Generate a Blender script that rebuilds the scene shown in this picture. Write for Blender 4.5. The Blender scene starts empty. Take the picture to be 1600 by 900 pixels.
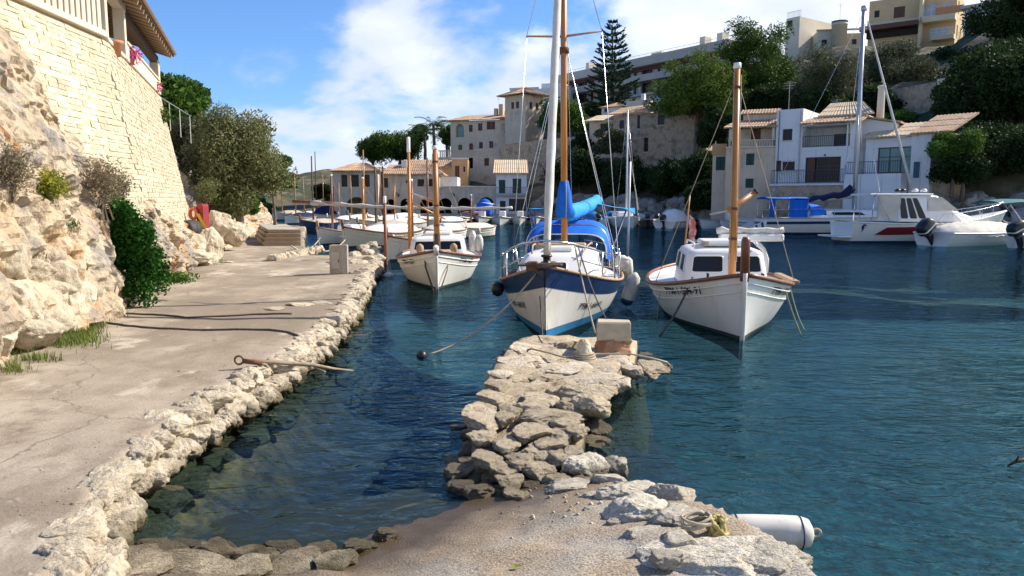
import bpy, math, random
import numpy as np
from mathutils import Vector, Matrix, noise

random.seed(11)
rng = np.random.default_rng(11)
scene = bpy.context.scene
COL = scene.collection
R = math.radians

# ------------------------------------------------------------------ camera
CAMH, FPX, PITCH = 2.4, 1150.0, math.atan(139 / 1150)
cam = bpy.data.cameras.new('camera')
cam.lens = 36.0 * FPX / 1600.0
cam.sensor_width = 36.0
cam.clip_start = 0.1
cam.clip_end = 4000
camo = bpy.data.objects.new('camera', cam)
COL.objects.link(camo)
camo.location = (0, 0, CAMH)
camo.rotation_euler = (R(90) - PITCH, 0, 0)
scene.camera = camo

# ------------------------------------------------------------------ light
SUN_AZ, SUN_EL = R(69), R(38)          # azimuth from +Y towards +X
SUNV = Vector((math.sin(SUN_AZ) * math.cos(SUN_EL), math.cos(SUN_AZ) * math.cos(SUN_EL), math.sin(SUN_EL)))
sl = bpy.data.lights.new('sun', 'SUN')
sl.energy = 4.9
sl.angle = R(0.53)
sl.color = (1.0, 0.92, 0.80)
slo = bpy.data.objects.new('sun', sl)
COL.objects.link(slo)
slo.rotation_euler = SUNV.to_track_quat('Z', 'Y').to_euler()

world = bpy.data.worlds.new('World')
scene.world = world
world.use_nodes = True
wn, wl = world.node_tree.nodes, world.node_tree.links
wn.clear()


def WN(t, **kw):
    n = wn.new(t)
    for k, v in kw.items():
        setattr(n, k, v)
    return n


w_out = WN('ShaderNodeOutputWorld')
w_bg = WN('ShaderNodeBackground')
w_bg.inputs['Strength'].default_value = 0.080
w_sky = WN('ShaderNodeTexSky', sky_type='NISHITA', sun_disc=False, sun_elevation=SUN_EL, sun_rotation=SUN_AZ,
           altitude=0, air_density=1.0, dust_density=0.4, ozone_density=2.5)
tc = WN('ShaderNodeTexCoord')
sep = WN('ShaderNodeSeparateXYZ')
wl.new(tc.outputs['Generated'], sep.inputs[0])
zadd = WN('ShaderNodeMath', operation='MAXIMUM')
zadd.inputs[1].default_value = 0.0
wl.new(sep.outputs['Z'], zadd.inputs[0])
zz = WN('ShaderNodeMath', operation='ADD')
zz.inputs[1].default_value = 0.34
wl.new(zadd.outputs[0], zz.inputs[0])
dx = WN('ShaderNodeMath', operation='DIVIDE')
dy = WN('ShaderNodeMath', operation='DIVIDE')
wl.new(sep.outputs['X'], dx.inputs[0]); wl.new(zz.outputs[0], dx.inputs[1])
wl.new(sep.outputs['Y'], dy.inputs[0]); wl.new(zz.outputs[0], dy.inputs[1])
cmb = WN('ShaderNodeCombineXYZ')
wl.new(dx.outputs[0], cmb.inputs['X']); wl.new(dy.outputs[0], cmb.inputs['Y'])
cn = WN('ShaderNodeTexNoise')
cn.inputs['Scale'].default_value = 2.0
cn.inputs['Detail'].default_value = 9
cn.inputs['Roughness'].default_value = 0.56
cn.inputs['Distortion'].default_value = 0.25
cmap = WN('ShaderNodeMapping')
cmap.inputs['Location'].default_value = (3.1, 1.7, 0)
wl.new(cmb.outputs[0], cmap.inputs[0]); wl.new(cmap.outputs[0], cn.inputs['Vector'])
# the bank of cloud is thicker towards the north-east of the bay and lower in the sky
bias = WN('ShaderNodeMath', operation='MULTIPLY_ADD')
bias.inputs[1].default_value = 0.42
wl.new(sep.outputs['X'], bias.inputs[0])
wl.new(cn.outputs['Fac'], bias.inputs[2])
bias2 = WN('ShaderNodeMath', operation='MULTIPLY_ADD')
bias2.inputs[1].default_value = -1.0
wl.new(zadd.outputs[0], bias2.inputs[0]); wl.new(bias.outputs[0], bias2.inputs[2])
ramp = WN('ShaderNodeMapRange', interpolation_type='SMOOTHSTEP')
ramp.inputs['From Min'].default_value = 0.19
ramp.inputs['From Max'].default_value = 0.37
wl.new(bias2.outputs[0], ramp.inputs['Value'])
cn2 = WN('ShaderNodeTexNoise')
cn2.inputs['Scale'].default_value = 3.4
cn2.inputs['Detail'].default_value = 7
wl.new(cmap.outputs[0], cn2.inputs['Vector'])
ccol = WN('ShaderNodeMix', data_type='RGBA')
ccol.inputs[6].default_value = (6.7, 7.3, 8.4, 1)
ccol.inputs[7].default_value = (10.3, 10.5, 10.9, 1)
cr2 = WN('ShaderNodeMapRange')
cr2.inputs['From Min'].default_value = 0.42
cr2.inputs['From Max'].default_value = 0.86
cs = WN('ShaderNodeMath', operation='MULTIPLY_ADD')
cs.inputs[1].default_value = 0.42
wl.new(sep.outputs['X'], cs.inputs[0]); wl.new(cn2.outputs['Fac'], cs.inputs[2])
wl.new(cs.outputs[0], cr2.inputs['Value'])
wl.new(cr2.outputs[0], ccol.inputs[0])
skymul = WN('ShaderNodeMix', data_type='RGBA', blend_type='MULTIPLY')
skymul.inputs[0].default_value = 1.0
skymul.inputs[7].default_value = (0.80, 1.12, 1.56, 1)
wl.new(w_sky.outputs[0], skymul.inputs[6])
wmix = WN('ShaderNodeMix', data_type='RGBA')
cf = WN('ShaderNodeMath', operation='MULTIPLY')
cf.inputs[1].default_value = 0.94
wl.new(ramp.outputs[0], cf.inputs[0])
wl.new(cf.outputs[0], wmix.inputs[0])
wl.new(skymul.outputs[2], wmix.inputs[6]); wl.new(ccol.outputs[2], wmix.inputs[7])
wl.new(wmix.outputs[2], w_bg.inputs['Color'])
wl.new(w_bg.outputs[0], w_out.inputs['Surface'])

scene.view_settings.view_transform = 'Standard'
scene.view_settings.look = 'None'
scene.view_settings.exposure = 0.62
scene.view_settings.gamma = 1.0
scene.cycles.max_bounces = 6
scene.cycles.transparent_max_bounces = 12
scene.cycles.caustics_reflective = False
scene.cycles.caustics_refractive = False


# ------------------------------------------------------------------ helpers
def ray(u, v):
    xc, yc = (u - 800) / FPX, -(v - 450) / FPX
    cp, sp = math.cos(PITCH), math.sin(PITCH)
    return Vector((xc, cp + yc * sp, -sp + yc * cp))


def D(u, v, Y):
    """point on the sight line of a photo pixel at forward distance Y"""
    d = ray(u, v)
    return Vector((0, 0, CAMH)) + d * (Y / d.y)


def G(u, v, z=0.0):
    """point on the sight line of a photo pixel at height z"""
    d = ray(u, v)
    return Vector((0, 0, CAMH)) + d * ((z - CAMH) / d.z)


def fbm(x, y, z=0.0, o=4):
    return noise.fractal(Vector((x, y, z)), 1.0, 2.0, o)


def props(o, label=None, cat=None, group=None, kind=None):
    if label: o['label'] = label
    if cat: o['category'] = cat
    if group: o['group'] = group
    if kind: o['kind'] = kind
    return o


def thing(name, label, cat, loc=(0, 0, 0), rz=0.0, group=None):
    o = bpy.data.objects.new(name, None)
    o.empty_display_size = 0.2
    COL.objects.link(o)
    o.location = loc
    o.rotation_euler = (0, 0, rz)
    return props(o, label, cat, group)


def link(name, me, parent=None, loc=None, rot=None, scale=None):
    o = bpy.data.objects.new(name, me)
    COL.objects.link(o)
    if parent is not None: o.parent = parent
    if loc is not None: o.location = loc
    if rot is not None: o.rotation_euler = rot
    if scale is not None: o.scale = scale
    return o


def copy_tree(o, parent=None):
    c = o.copy()
    COL.objects.link(c)
    if parent is not None: c.parent = parent
    for ch in [q for q in bpy.data.objects if q.parent == o]:
        copy_tree(ch, c)
    return c


class MB:
    def __init__(self):
        self.v, self.f = [], []

    def add(self, vs, fs):
        o = len(self.v)
        self.v.extend([tuple(p) for p in vs])
        self.f.extend([tuple(i + o for i in f) for f in fs])
        return self

    def box(self, x0, x1, y0, y1, z0, z1, M=None):
        vs = [Vector((x, y, z)) for z in (z0, z1) for y in (y0, y1) for x in (x0, x1)]
        if M is not None: vs = [M @ p for p in vs]
        return self.add(vs, [(0, 2, 3, 1), (4, 5, 7, 6), (0, 1, 5, 4), (2, 6, 7, 3), (0, 4, 6, 2), (1, 3, 7, 5)])

    def bbox(self, x0, x1, y0, y1, z0, z1, b=0.02, M=None):
        """box with bevelled edges"""
        pts, idx = [], {}
        xs, ys, zs = (x0, x1), (y0, y1), (z0, z1)
        for i in (0, 1):
            for j in (0, 1):
                for k in (0, 1):
                    sx, sy, sz = (1, -1)[i], (1, -1)[j], (1, -1)[k]
                    for a in range(3):
                        p = [xs[i] + sx * b, ys[j] + sy * b, zs[k] + sz * b]
                        p[a] = (xs[i], ys[j], zs[k])[a]
                        idx[(i, j, k, a)] = len(pts)
                        pts.append(Vector(p))
        fs = []
        for i in (0, 1):
            fs.append([idx[(i, 0, 0, 0)], idx[(i, 1, 0, 0)], idx[(i, 1, 1, 0)], idx[(i, 0, 1, 0)]])
            fs.append([idx[(0, i, 0, 1)], idx[(1, i, 0, 1)], idx[(1, i, 1, 1)], idx[(0, i, 1, 1)]])
            fs.append([idx[(0, 0, i, 2)], idx[(1, 0, i, 2)], idx[(1, 1, i, 2)], idx[(0, 1, i, 2)]])
            for j in (0, 1):
                fs.append([idx[(i, j, 0, 0)], idx[(i, j, 1, 0)], idx[(i, j, 1, 1)], idx[(i, j, 0, 1)]])
                fs.append([idx[(i, 0, j, 0)], idx[(i, 1, j, 0)], idx[(i, 1, j, 2)], idx[(i, 0, j, 2)]])
                fs.append([idx[(0, i, j, 1)], idx[(1, i, j, 1)], idx[(1, i, j, 2)], idx[(0, i, j, 2)]])
                for k in (0, 1):
                    fs.append([idx[(i, j, k, 0)], idx[(i, j, k, 1)], idx[(i, j, k, 2)]])
        if M is not None: pts = [M @ p for p in pts]
        return self.add(pts, fs)

    def tube(self, pts, r, n=8, cap=True):
        pts = [Vector(p) for p in pts]
        m = len(pts)
        rs = [r] * m if not hasattr(r, '__len__') else list(r)
        ref = None
        rings = []
        for i, p in enumerate(pts):
            t = (pts[min(i + 1, m - 1)] - pts[max(i - 1, 0)])
            t = t.normalized() if t.length > 1e-9 else Vector((0, 0, 1))
            if ref is None:
                ref = Vector((1, 0, 0)) if abs(t.x) < 0.8 else Vector((0, 1, 0))
            a = (ref - t * ref.dot(t))
            a = a.normalized() if a.length > 1e-6 else t.orthogonal().normalized()
            ref = a
            b = t.cross(a)
            rings.append([p + (a * math.cos(2 * math.pi * k / n) + b * math.sin(2 * math.pi * k / n)) * rs[i] for k in range(n)])
        return self.loft(rings, True, cap)

    def loft(self, rings, closed=True, cap=True):
        n = len(rings[0])
        vs = [p for rg in rings for p in rg]
        fs = []
        for i in range(len(rings) - 1):
            for k in range(n if closed else n - 1):
                k2 = (k + 1) % n
                fs.append((i * n + k, i * n + k2, (i + 1) * n + k2, (i + 1) * n + k))
        if cap:
            fs.append(tuple(range(n - 1, -1, -1)))
            fs.append(tuple((len(rings) - 1) * n + k for k in range(n)))
        return self.add(vs, fs)

    def sheet(self, rows):
        return self.loft(rows, False, False)

    def poly_prism(self, poly, fn, d0, d1):
        """poly: list of 2-D points; fn(a, b, d) -> 3-D"""
        n = len(poly)
        vs = [fn(a, b, d0) for a, b in poly] + [fn(a, b, d1) for a, b in poly]
        fs = [tuple(range(n)), tuple(range(2 * n - 1, n - 1, -1))]
        fs += [(i, (i + 1) % n, n + (i + 1) % n, n + i) for i in range(n)]
        return self.add(vs, fs)

    def lathe(self, prof, n=16, c=(0, 0, 0), M=None):
        rings = []
        for r, z in prof:
            rg = [Vector((c[0] + r * math.cos(2 * math.pi * k / n), c[1] + r * math.sin(2 * math.pi * k / n), c[2] + z)) for k in range(n)]
            if M is not None: rg = [M @ p for p in rg]
            rings.append(rg)
        return self.loft(rings, True, True)

    def mesh(self, name, m=None, smooth=False):
        me = bpy.data.meshes.new(name)
        me.from_pydata(self.v, [], self.f)
        if m is not None: me.materials.append(m)
        if smooth: me.polygons.foreach_set('use_smooth', [True] * len(me.polygons))
        return me

    def build(self, name, m, parent=None, smooth=False, **kw):
        o = link(name, self.mesh(name, m, smooth), parent)
        return props(o, **kw)


def np_mesh(name, verts, faces, m, smooth=False):
    """fast mesh from an (n,3) array and a (k,4) or (k,3) index array"""
    me = bpy.data.meshes.new(name)
    k, c = faces.shape
    me.vertices.add(len(verts))
    me.vertices.foreach_set('co', np.ascontiguousarray(verts, dtype=np.float32).ravel())
    me.loops.add(k * c)
    me.loops.foreach_set('vertex_index', np.ascontiguousarray(faces, dtype=np.int32).ravel())
    me.polygons.add(k)
    me.polygons.foreach_set('loop_start', np.arange(0, k * c, c, dtype=np.int32))
    me.polygons.foreach_set('loop_total', np.full(k, c, dtype=np.int32))
    if smooth: me.polygons.foreach_set('use_smooth', np.ones(k, dtype=bool))
    me.update(calc_edges=True)
    me.materials.append(m)
    return me


# ------------------------------------------------------------------ materials
def new_mat(name):
    m = bpy.data.materials.new(name)
    m.use_nodes = True
    nt = m.node_tree
    return m, nt, nt.nodes, nt.links, nt.nodes['Principled BSDF']


def c4(c):
    return (c[0], c[1], c[2], 1.0)


def mat(name, c1, c2=None, rough=0.75, scale=6.0, detail=5, lo=0.35, hi=0.65, bump=0.0, bscale=None, bdist=0.02,
        metal=0.0, rnd=0.0, spec=0.4, stretch=None, c3=None, s3=1.0, lo3=0.55, hi3=0.7, pits=0.0, pscale=20.0, coat=0.0):
    m, nt, N, L, P = new_mat(name)
    P.inputs['Roughness'].default_value = rough
    P.inputs['Metallic'].default_value = metal
    P.inputs['Specular IOR Level'].default_value = spec
    if coat: P.inputs['Coat Weight'].default_value = coat
    tcn = N.new('ShaderNodeTexCoord')
    mp = N.new('ShaderNodeMapping')
    L.new(tcn.outputs['Object'], mp.inputs[0])
    if stretch: mp.inputs['Scale'].default_value = stretch
    info = None
    if rnd:
        info = N.new('ShaderNodeObjectInfo')
        sc = N.new('ShaderNodeVectorMath'); sc.operation = 'MULTIPLY_ADD'
        cx = N.new('ShaderNodeCombineXYZ')
        mu = N.new('ShaderNodeMath'); mu.operation = 'MULTIPLY'; mu.inputs[1].default_value = 57.0
        L.new(info.outputs['Random'], mu.inputs[0]); L.new(mu.outputs[0], cx.inputs[0]); L.new(mu.outputs[0], cx.inputs[1])
        sc.inputs[1].default_value = (1, 1, 1)
        L.new(tcn.outputs['Object'], sc.inputs[0]); L.new(cx.outputs[0], sc.inputs[2])
        L.new(sc.outputs[0], mp.inputs[0])
    colout = None
    if c2 is not None:
        nz = N.new('ShaderNodeTexNoise')
        nz.inputs['Scale'].default_value = scale
        nz.inputs['Detail'].default_value = detail
        nz.inputs['Roughness'].default_value = 0.62
        L.new(mp.outputs[0], nz.inputs['Vector'])
        mr = N.new('ShaderNodeMapRange')
        mr.inputs['From Min'].default_value = lo; mr.inputs['From Max'].default_value = hi
        L.new(nz.outputs['Fac'], mr.inputs['Value'])
        mx = N.new('ShaderNodeMix'); mx.data_type = 'RGBA'
        mx.inputs[6].default_value = c4(c1); mx.inputs[7].default_value = c4(c2)
        L.new(mr.outputs[0], mx.inputs[0])
        colout = mx.outputs[2]
        if c3 is not None:
            nz3 = N.new('ShaderNodeTexNoise')
            nz3.inputs['Scale'].default_value = s3; nz3.inputs['Detail'].default_value = 6
            nz3.inputs['Roughness'].default_value = 0.65
            L.new(mp.outputs[0], nz3.inputs['Vector'])
            mr3 = N.new('ShaderNodeMapRange')
            mr3.inputs['From Min'].default_value = lo3; mr3.inputs['From Max'].default_value = hi3
            L.new(nz3.outputs['Fac'], mr3.inputs['Value'])
            mx3 = N.new('ShaderNodeMix'); mx3.data_type = 'RGBA'
            L.new(colout, mx3.inputs[6]); mx3.inputs[7].default_value = c4(c3)
            L.new(mr3.outputs[0], mx3.inputs[0])
            colout = mx3.outputs[2]
    if rnd:
        hs = N.new('ShaderNodeHueSaturation')
        mrr = N.new('ShaderNodeMapRange')
        mrr.inputs['To Min'].default_value = 1 - rnd; mrr.inputs['To Max'].default_value = 1 + rnd
        L.new(info.outputs['Random'], mrr.inputs['Value']); L.new(mrr.outputs[0], hs.inputs['Value'])
        if colout is None: hs.inputs['Color'].default_value = c4(c1)
        else: L.new(colout, hs.inputs['Color'])
        colout = hs.outputs[0]
    if colout is None: P.inputs['Base Color'].default_value = c4(c1)
    else: L.new(colout, P.inputs['Base Color'])
    if bump:
        nb = N.new('ShaderNodeTexNoise')
        nb.inputs['Scale'].default_value = bscale or scale * 3
        nb.inputs['Detail'].default_value = 7
        nb.inputs['Roughness'].default_value = 0.65
        L.new(mp.outputs[0], nb.inputs['Vector'])
        h = nb.outputs['Fac']
        if pits:
            vo = N.new('ShaderNodeTexVoronoi')
            vo.inputs['Scale'].default_value = pscale
            dn = N.new('ShaderNodeTexNoise'); dn.inputs['Scale'].default_value = pscale * 0.7
            L.new(mp.outputs[0], dn.inputs['Vector'])
            va = N.new('ShaderNodeVectorMath'); va.operation = 'MULTIPLY_ADD'
            va.inputs[1].default_value = (0.1, 0.1, 0.1)
            L.new(dn.outputs['Color'], va.inputs[0]); L.new(mp.outputs[0], va.inputs[2]); L.new(va.outputs[0], vo.inputs['Vector'])
            pm = N.new('ShaderNodeMapRange'); pm.inputs['From Max'].default_value = 0.42
            L.new(vo.outputs['Distance'], pm.inputs['Value'])
            ad = N.new('ShaderNodeMath'); ad.operation = 'MULTIPLY_ADD'; ad.inputs[1].default_value = pits
            L.new(pm.outputs[0], ad.inputs[0]); L.new(h, ad.inputs[2])
            h = ad.outputs[0]
        b = N.new('ShaderNodeBump')
        b.inputs['Strength'].default_value = bump; b.inputs['Distance'].default_value = bdist
        L.new(h, b.inputs['Height']); L.new(b.outputs[0], P.inputs['Normal'])
    return m


def leaf_mat(name, c1, c2, scale=0.7, trans=0.25, c3=None):
    m = mat(name, c1, c2, rough=0.6, scale=scale, detail=4, lo=0.38, hi=0.62, spec=0.08, c3=c3, s3=scale * 2.3, lo3=0.5, hi3=0.68)
    nt = m.node_tree; N, L = nt.nodes, nt.links
    P = N['Principled BSDF']
    tr = N.new('ShaderNodeBsdfTranslucent')
    src = P.inputs['Base Color'].links[0].from_socket
    L.new(src, tr.inputs['Color'])
    ms = N.new('ShaderNodeMixShader'); ms.inputs[0].default_value = trans
    L.new(P.outputs[0], ms.inputs[1]); L.new(tr.outputs[0], ms.inputs[2])
    out = [n for n in N if n.type == 'OUTPUT_MATERIAL'][0]
    L.new(ms.outputs[0], out.inputs['Surface'])
    return m


M = {}
M['limestone'] = mat('limestone', (0.47, 0.39, 0.28), (0.61, 0.535, 0.41), rough=0.95, scale=2.2, bump=0.9, bscale=9, bdist=0.03, rnd=0.14, c3=(0.27, 0.215, 0.14), s3=2.6, lo3=0.53, hi3=0.70, pits=0.2, pscale=12, spec=0.15)
M['boulder'] = mat('boulder', (0.56, 0.49, 0.37), (0.70, 0.64, 0.52), rough=0.95, scale=4, bump=1.0, bscale=16, bdist=0.018, rnd=0.10, c3=(0.24, 0.20, 0.14), s3=5.0, lo3=0.55, hi3=0.75, pits=0.6, pscale=22, spec=0.15)
M['jetty_stone'] = mat('jetty_stone', (0.46, 0.37, 0.245), (0.62, 0.53, 0.385), rough=0.9, scale=3.0, bump=1.0, bscale=13, bdist=0.04, rnd=0.2, c3=(0.22, 0.16, 0.095), s3=3.2, lo3=0.52, hi3=0.72, pits=0.3, pscale=20, spec=0.2)
M['wet_stone'] = mat('wet_stone', (0.11, 0.085, 0.045), (0.20, 0.155, 0.085), rough=0.35, scale=4, bump=1.0, bscale=14, bdist=0.04, rnd=0.25, c3=(0.05, 0.05, 0.02), s3=3, pits=0.3, pscale=18, spec=0.5)
M['cliff'] = mat('cliff', (0.49, 0.375, 0.245), (0.60, 0.51, 0.385), rough=0.95, scale=1.1, detail=12, bump=1.0, bscale=3.6, bdist=0.13, c3=(0.37, 0.30, 0.225), s3=0.9, lo3=0.52, hi3=0.64, pits=0.35, pscale=4.5, spec=0.12)
M['wallstone'] = mat('wallstone', (0.60, 0.52, 0.36), (0.70, 0.62, 0.46), rough=0.92, scale=3, bump=0.7, bscale=14, bdist=0.02, rnd=0.22, spec=0.15, c3=(0.46, 0.37, 0.25), s3=2, lo3=0.52, hi3=0.7)
M['mortar'] = mat('mortar', (0.50, 0.42, 0.29), (0.58, 0.50, 0.36), rough=0.95, scale=2.5, bump=0.6, bscale=15, spec=0.1)
M['path'] = mat('path', (0.29, 0.236, 0.172), (0.43, 0.362, 0.276), rough=0.9, scale=0.75, detail=12, lo=.4, hi=.6, bump=0.8, bscale=30, bdist=0.012, c3=(0.22, 0.17, 0.12), s3=1.7, lo3=0.52, hi3=0.70, spec=0.2)
M['cement'] = mat('cement', (0.40, 0.34, 0.27), (0.50, 0.44, 0.36), rough=0.9, scale=2, bump=0.6, bscale=22, bdist=0.01, c3=(0.30, 0.25, 0.19), s3=1.6, spec=0.2)
M['block'] = mat('block', (0.42, 0.35, 0.25), (0.52, 0.45, 0.33), rough=0.9, scale=8, bump=0.6, bscale=40, bdist=0.006)
M['brick'] = mat('brick', (0.36, 0.17, 0.085), (0.46, 0.27, 0.15), rough=0.9, scale=5, bump=0.9, bscale=25, bdist=0.012, c3=(0.42, 0.35, 0.26), s3=4)
M['white'] = mat('white_paint', (0.80, 0.79, 0.75), (0.74, 0.72, 0.66), rough=0.35, scale=1.6, detail=8, lo=0.45, hi=0.75, spec=0.5)
M['white_hull'] = mat('white_hull', (0.79, 0.77, 0.71), (0.66, 0.61, 0.51), rough=0.38, scale=1.6, detail=11, lo=0.48, hi=0.75, spec=0.5, stretch=(1.6, 1.6, .55), bump=0.12, bscale=3, bdist=0.012, c3=(0.48, 0.41, 0.30), s3=2.3, lo3=.62, hi3=.80)
M['cream_hull'] = mat('cream_hull', (0.72, 0.66, 0.55), (0.58, 0.51, 0.39), rough=0.42, scale=1.4, detail=9, lo=0.5, hi=0.8, spec=0.5, stretch=(1.6, 1.6, .6), c3=(0.42, 0.35, 0.25), s3=2.3, lo3=.6, hi3=.8)
M['navy'] = mat('navy_paint', (0.012, 0.03, 0.10), (0.02, 0.05, 0.14), rough=0.3, scale=3)
M['boot_blue'] = mat('boot_blue', (0.02, 0.15, 0.36), (0.04, 0.22, 0.42), rough=0.5, scale=5)
M['antifoul'] = mat('antifoul', (0.02, 0.035, 0.04), (0.05, 0.06, 0.045), rough=0.7, scale=6)
M['red_paint'] = mat('red_paint', (0.20, 0.012, 0.022), rough=0.3)
M['varnish'] = mat('varnish', (0.40, 0.145, 0.022), (0.50, 0.22, 0.045), rough=0.35, scale=5, stretch=(4, 4, 0.4), coat=0.3)
M['mahogany'] = mat('mahogany', (0.17, 0.055, 0.025), (0.26, 0.10, 0.045), rough=0.4, scale=5, stretch=(4, 4, 0.5))
M['teak'] = mat('teak', (0.34, 0.22, 0.12), (0.45, 0.32, 0.20), rough=0.75, scale=6, stretch=(6, 6, 0.6))
M['dark_wood'] = mat('dark_wood', (0.075, 0.045, 0.028), (0.13, 0.08, 0.05), rough=0.8, scale=6, stretch=(3, 3, 0.6))
M['driftwood'] = mat('driftwood', (0.36, 0.29, 0.20), (0.20, 0.15, 0.10), rough=0.9, scale=9, bump=0.6, bscale=30, bdist=0.006)
M['steel'] = mat('steel', (0.62, 0.63, 0.64), rough=0.25, metal=0.9)
M['alu'] = mat('aluminium', (0.42, 0.43, 0.42), (0.50, 0.50, 0.49), rough=0.45, metal=0.5, scale=3)
M['rust'] = mat('rusty_iron', (0.10, 0.05, 0.03), (0.20, 0.09, 0.04), rough=0.9, scale=20, bump=0.5, bscale=50, bdist=0.005)
M['blue_canvas'] = mat('blue_canvas', (0.010, 0.13, 0.62), (0.012, 0.16, 0.70), rough=0.8, scale=3, bump=0.35, bscale=5, bdist=0.03, spec=0.2)
M['sky_canvas'] = mat('sky_canvas', (0.03, 0.27, 0.62), (0.05, 0.34, 0.70), rough=0.8, scale=3, bump=0.3, bscale=4, bdist=0.03, spec=0.2)
M['navy_canvas'] = mat('navy_canvas', (0.010, 0.016, 0.05), (0.02, 0.028, 0.075), rough=0.85, scale=3, bump=0.4, bscale=5, bdist=0.04, spec=0.2)
M['teal_canvas'] = mat('teal_canvas', (0.01, 0.11, 0.13), (0.015, 0.15, 0.17), rough=0.8, scale=3, bump=0.3, bscale=5, bdist=0.03)
M['cream_canvas'] = mat('cream_canvas', (0.66, 0.62, 0.54), (0.54, 0.50, 0.42), rough=0.85, scale=2.5, bump=0.45, bscale=4, bdist=0.05, spec=0.2)
M['sailcloth'] = mat('sailcloth', (0.72, 0.69, 0.62), (0.58, 0.54, 0.47), rough=0.85, scale=4, bump=0.5, bscale=9, bdist=0.02, spec=0.2, stretch=(1, 1, 0.5))
M['rope'] = mat('rope', (0.46, 0.40, 0.29), (0.34, 0.28, 0.19), rough=0.95, scale=30, bump=0.5, bscale=90, bdist=0.004)
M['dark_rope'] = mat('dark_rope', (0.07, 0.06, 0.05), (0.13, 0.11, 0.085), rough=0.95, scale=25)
M['green_rope'] = mat('green_rope', (0.16, 0.22, 0.12), (0.30, 0.30, 0.16), rough=0.95, scale=8)
M['yellow_rope'] = mat('yellow_rope', (0.52, 0.43, 0.16), (0.36, 0.32, 0.13), rough=0.95, scale=12, bump=0.6, bscale=60, bdist=0.006)
M['black'] = mat('black_plastic', (0.012, 0.012, 0.014), (0.025, 0.025, 0.028), rough=0.4, scale=4)
M['dark_glass'] = mat('dark_glass', (0.016, 0.019, 0.022), rough=0.22, spec=0.25)
M['dark_void'] = mat('dark_interior', (0.025, 0.022, 0.02), rough=0.9)  # near-black colour stands in for the unlit depth behind openings
M['fender'] = mat('fender_vinyl', (0.66, 0.63, 0.56), (0.50, 0.47, 0.38), rough=0.5, scale=2.5, detail=9, lo=0.45, hi=0.8, stretch=(3, 1, 1))
M['fender_blue'] = mat('fender_blue', (0.015, 0.03, 0.10), rough=0.45)
M['red_box'] = mat('red_box', (0.34, 0.03, 0.035), (0.24, 0.025, 0.03), rough=0.5, scale=4)
M['dark_metal'] = mat('dark_metal', (0.035, 0.033, 0.03), (0.06, 0.055, 0.05), rough=0.7, scale=5)
M['orange_buoy'] = mat('orange_buoy', (0.62, 0.12, 0.045), (0.55, 0.16, 0.08), rough=0.5, scale=5)
M['yellow'] = mat('yellow', (0.72, 0.46, 0.02), rough=0.6)
M['terracotta'] = mat('terracotta', (0.44, 0.19, 0.085), (0.54, 0.27, 0.14), rough=0.85, scale=7)
M['pink'] = mat('pink_petals', (0.55, 0.05, 0.22), (0.68, 0.12, 0.33), rough=0.6, scale=8)
# buildings
M['b_stone'] = mat('grey_stucco', (0.50, 0.42, 0.325), (0.58, 0.50, 0.395), rough=0.92, scale=0.9, detail=9, bump=0.5, bscale=9, bdist=0.03, c3=(0.27, 0.23, 0.18), s3=0.6)
M['b_tan'] = mat('tan_stucco', (0.59, 0.465, 0.33), (0.66, 0.54, 0.405), rough=0.92, scale=0.7, detail=8, bump=0.3, bscale=9, c3=(0.36, 0.30, 0.22), s3=0.5)
M['b_white'] = mat('white_render', (0.70, 0.70, 0.68), (0.76, 0.76, 0.74), rough=0.9, scale=0.8, detail=8, bump=0.25, bscale=9, c3=(0.60, 0.59, 0.56), s3=0.6, lo3=0.58, hi3=0.75)
M['b_cream'] = mat('cream_render', (0.60, 0.53, 0.41), (0.66, 0.59, 0.47), rough=0.9, scale=0.8, detail=8, bump=0.25, bscale=9)
M['b_ochre'] = mat('ochre_render', (0.50, 0.36, 0.20), (0.56, 0.42, 0.25), rough=0.9, scale=0.6, detail=8)
M['b_ochre_pale'] = mat('pale_ochre', (0.60, 0.48, 0.30), (0.66, 0.54, 0.36), rough=0.9, scale=0.6)
M['b_orange'] = mat('orange_render', (0.50, 0.28, 0.13), (0.56, 0.35, 0.18), rough=0.9, scale=0.7, detail=8)
M['b_rubble'] = mat('rubble_wall', (0.38, 0.29, 0.20), (0.50, 0.40, 0.295), rough=0.95, scale=2.6, detail=8, bump=1.0, bscale=4.0, bdist=0.12, c3=(0.19, 0.15, 0.105), s3=1.1, lo3=0.5, hi3=0.66, pits=0.6, pscale=2.6)
M['b_grey'] = mat('concrete_band', (0.42, 0.38, 0.33), (0.48, 0.44, 0.38), rough=0.9, scale=0.6)
M['rooftile'] = mat('roof_tile', (0.36, 0.21, 0.125), (0.50, 0.35, 0.225), rough=0.9, scale=2.2, detail=6, bump=0.5, bscale=5, c3=(0.26, 0.17, 0.11), s3=1.2)
M['rooftile_pale'] = mat('roof_tile_pale', (0.52, 0.39, 0.24), (0.62, 0.50, 0.34), rough=0.9, scale=2.2, detail=6, bump=0.5, bscale=5, c3=(0.38, 0.26, 0.16), s3=1.0)
M['shutter_green'] = mat('green_shutter', (0.012, 0.06, 0.045), rough=0.6)
M['shutter_brown'] = mat('brown_shutter', (0.10, 0.04, 0.025), rough=0.6)
M['shutter_red'] = mat('red_brown_wood', (0.13, 0.03, 0.025), rough=0.6)
M['door_blue'] = mat('blue_door', (0.05, 0.13, 0.17), rough=0.6)
M['pale_glass'] = mat('pale_glass', (0.30, 0.36, 0.40), (0.40, 0.46, 0.48), rough=0.15, scale=0.5)
M['teal_glass'] = mat('teal_glass', (0.10, 0.22, 0.22), (0.16, 0.30, 0.28), rough=0.2, scale=0.7)
M['rail'] = mat('dark_railing', (0.06, 0.06, 0.06), rough=0.5)
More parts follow.
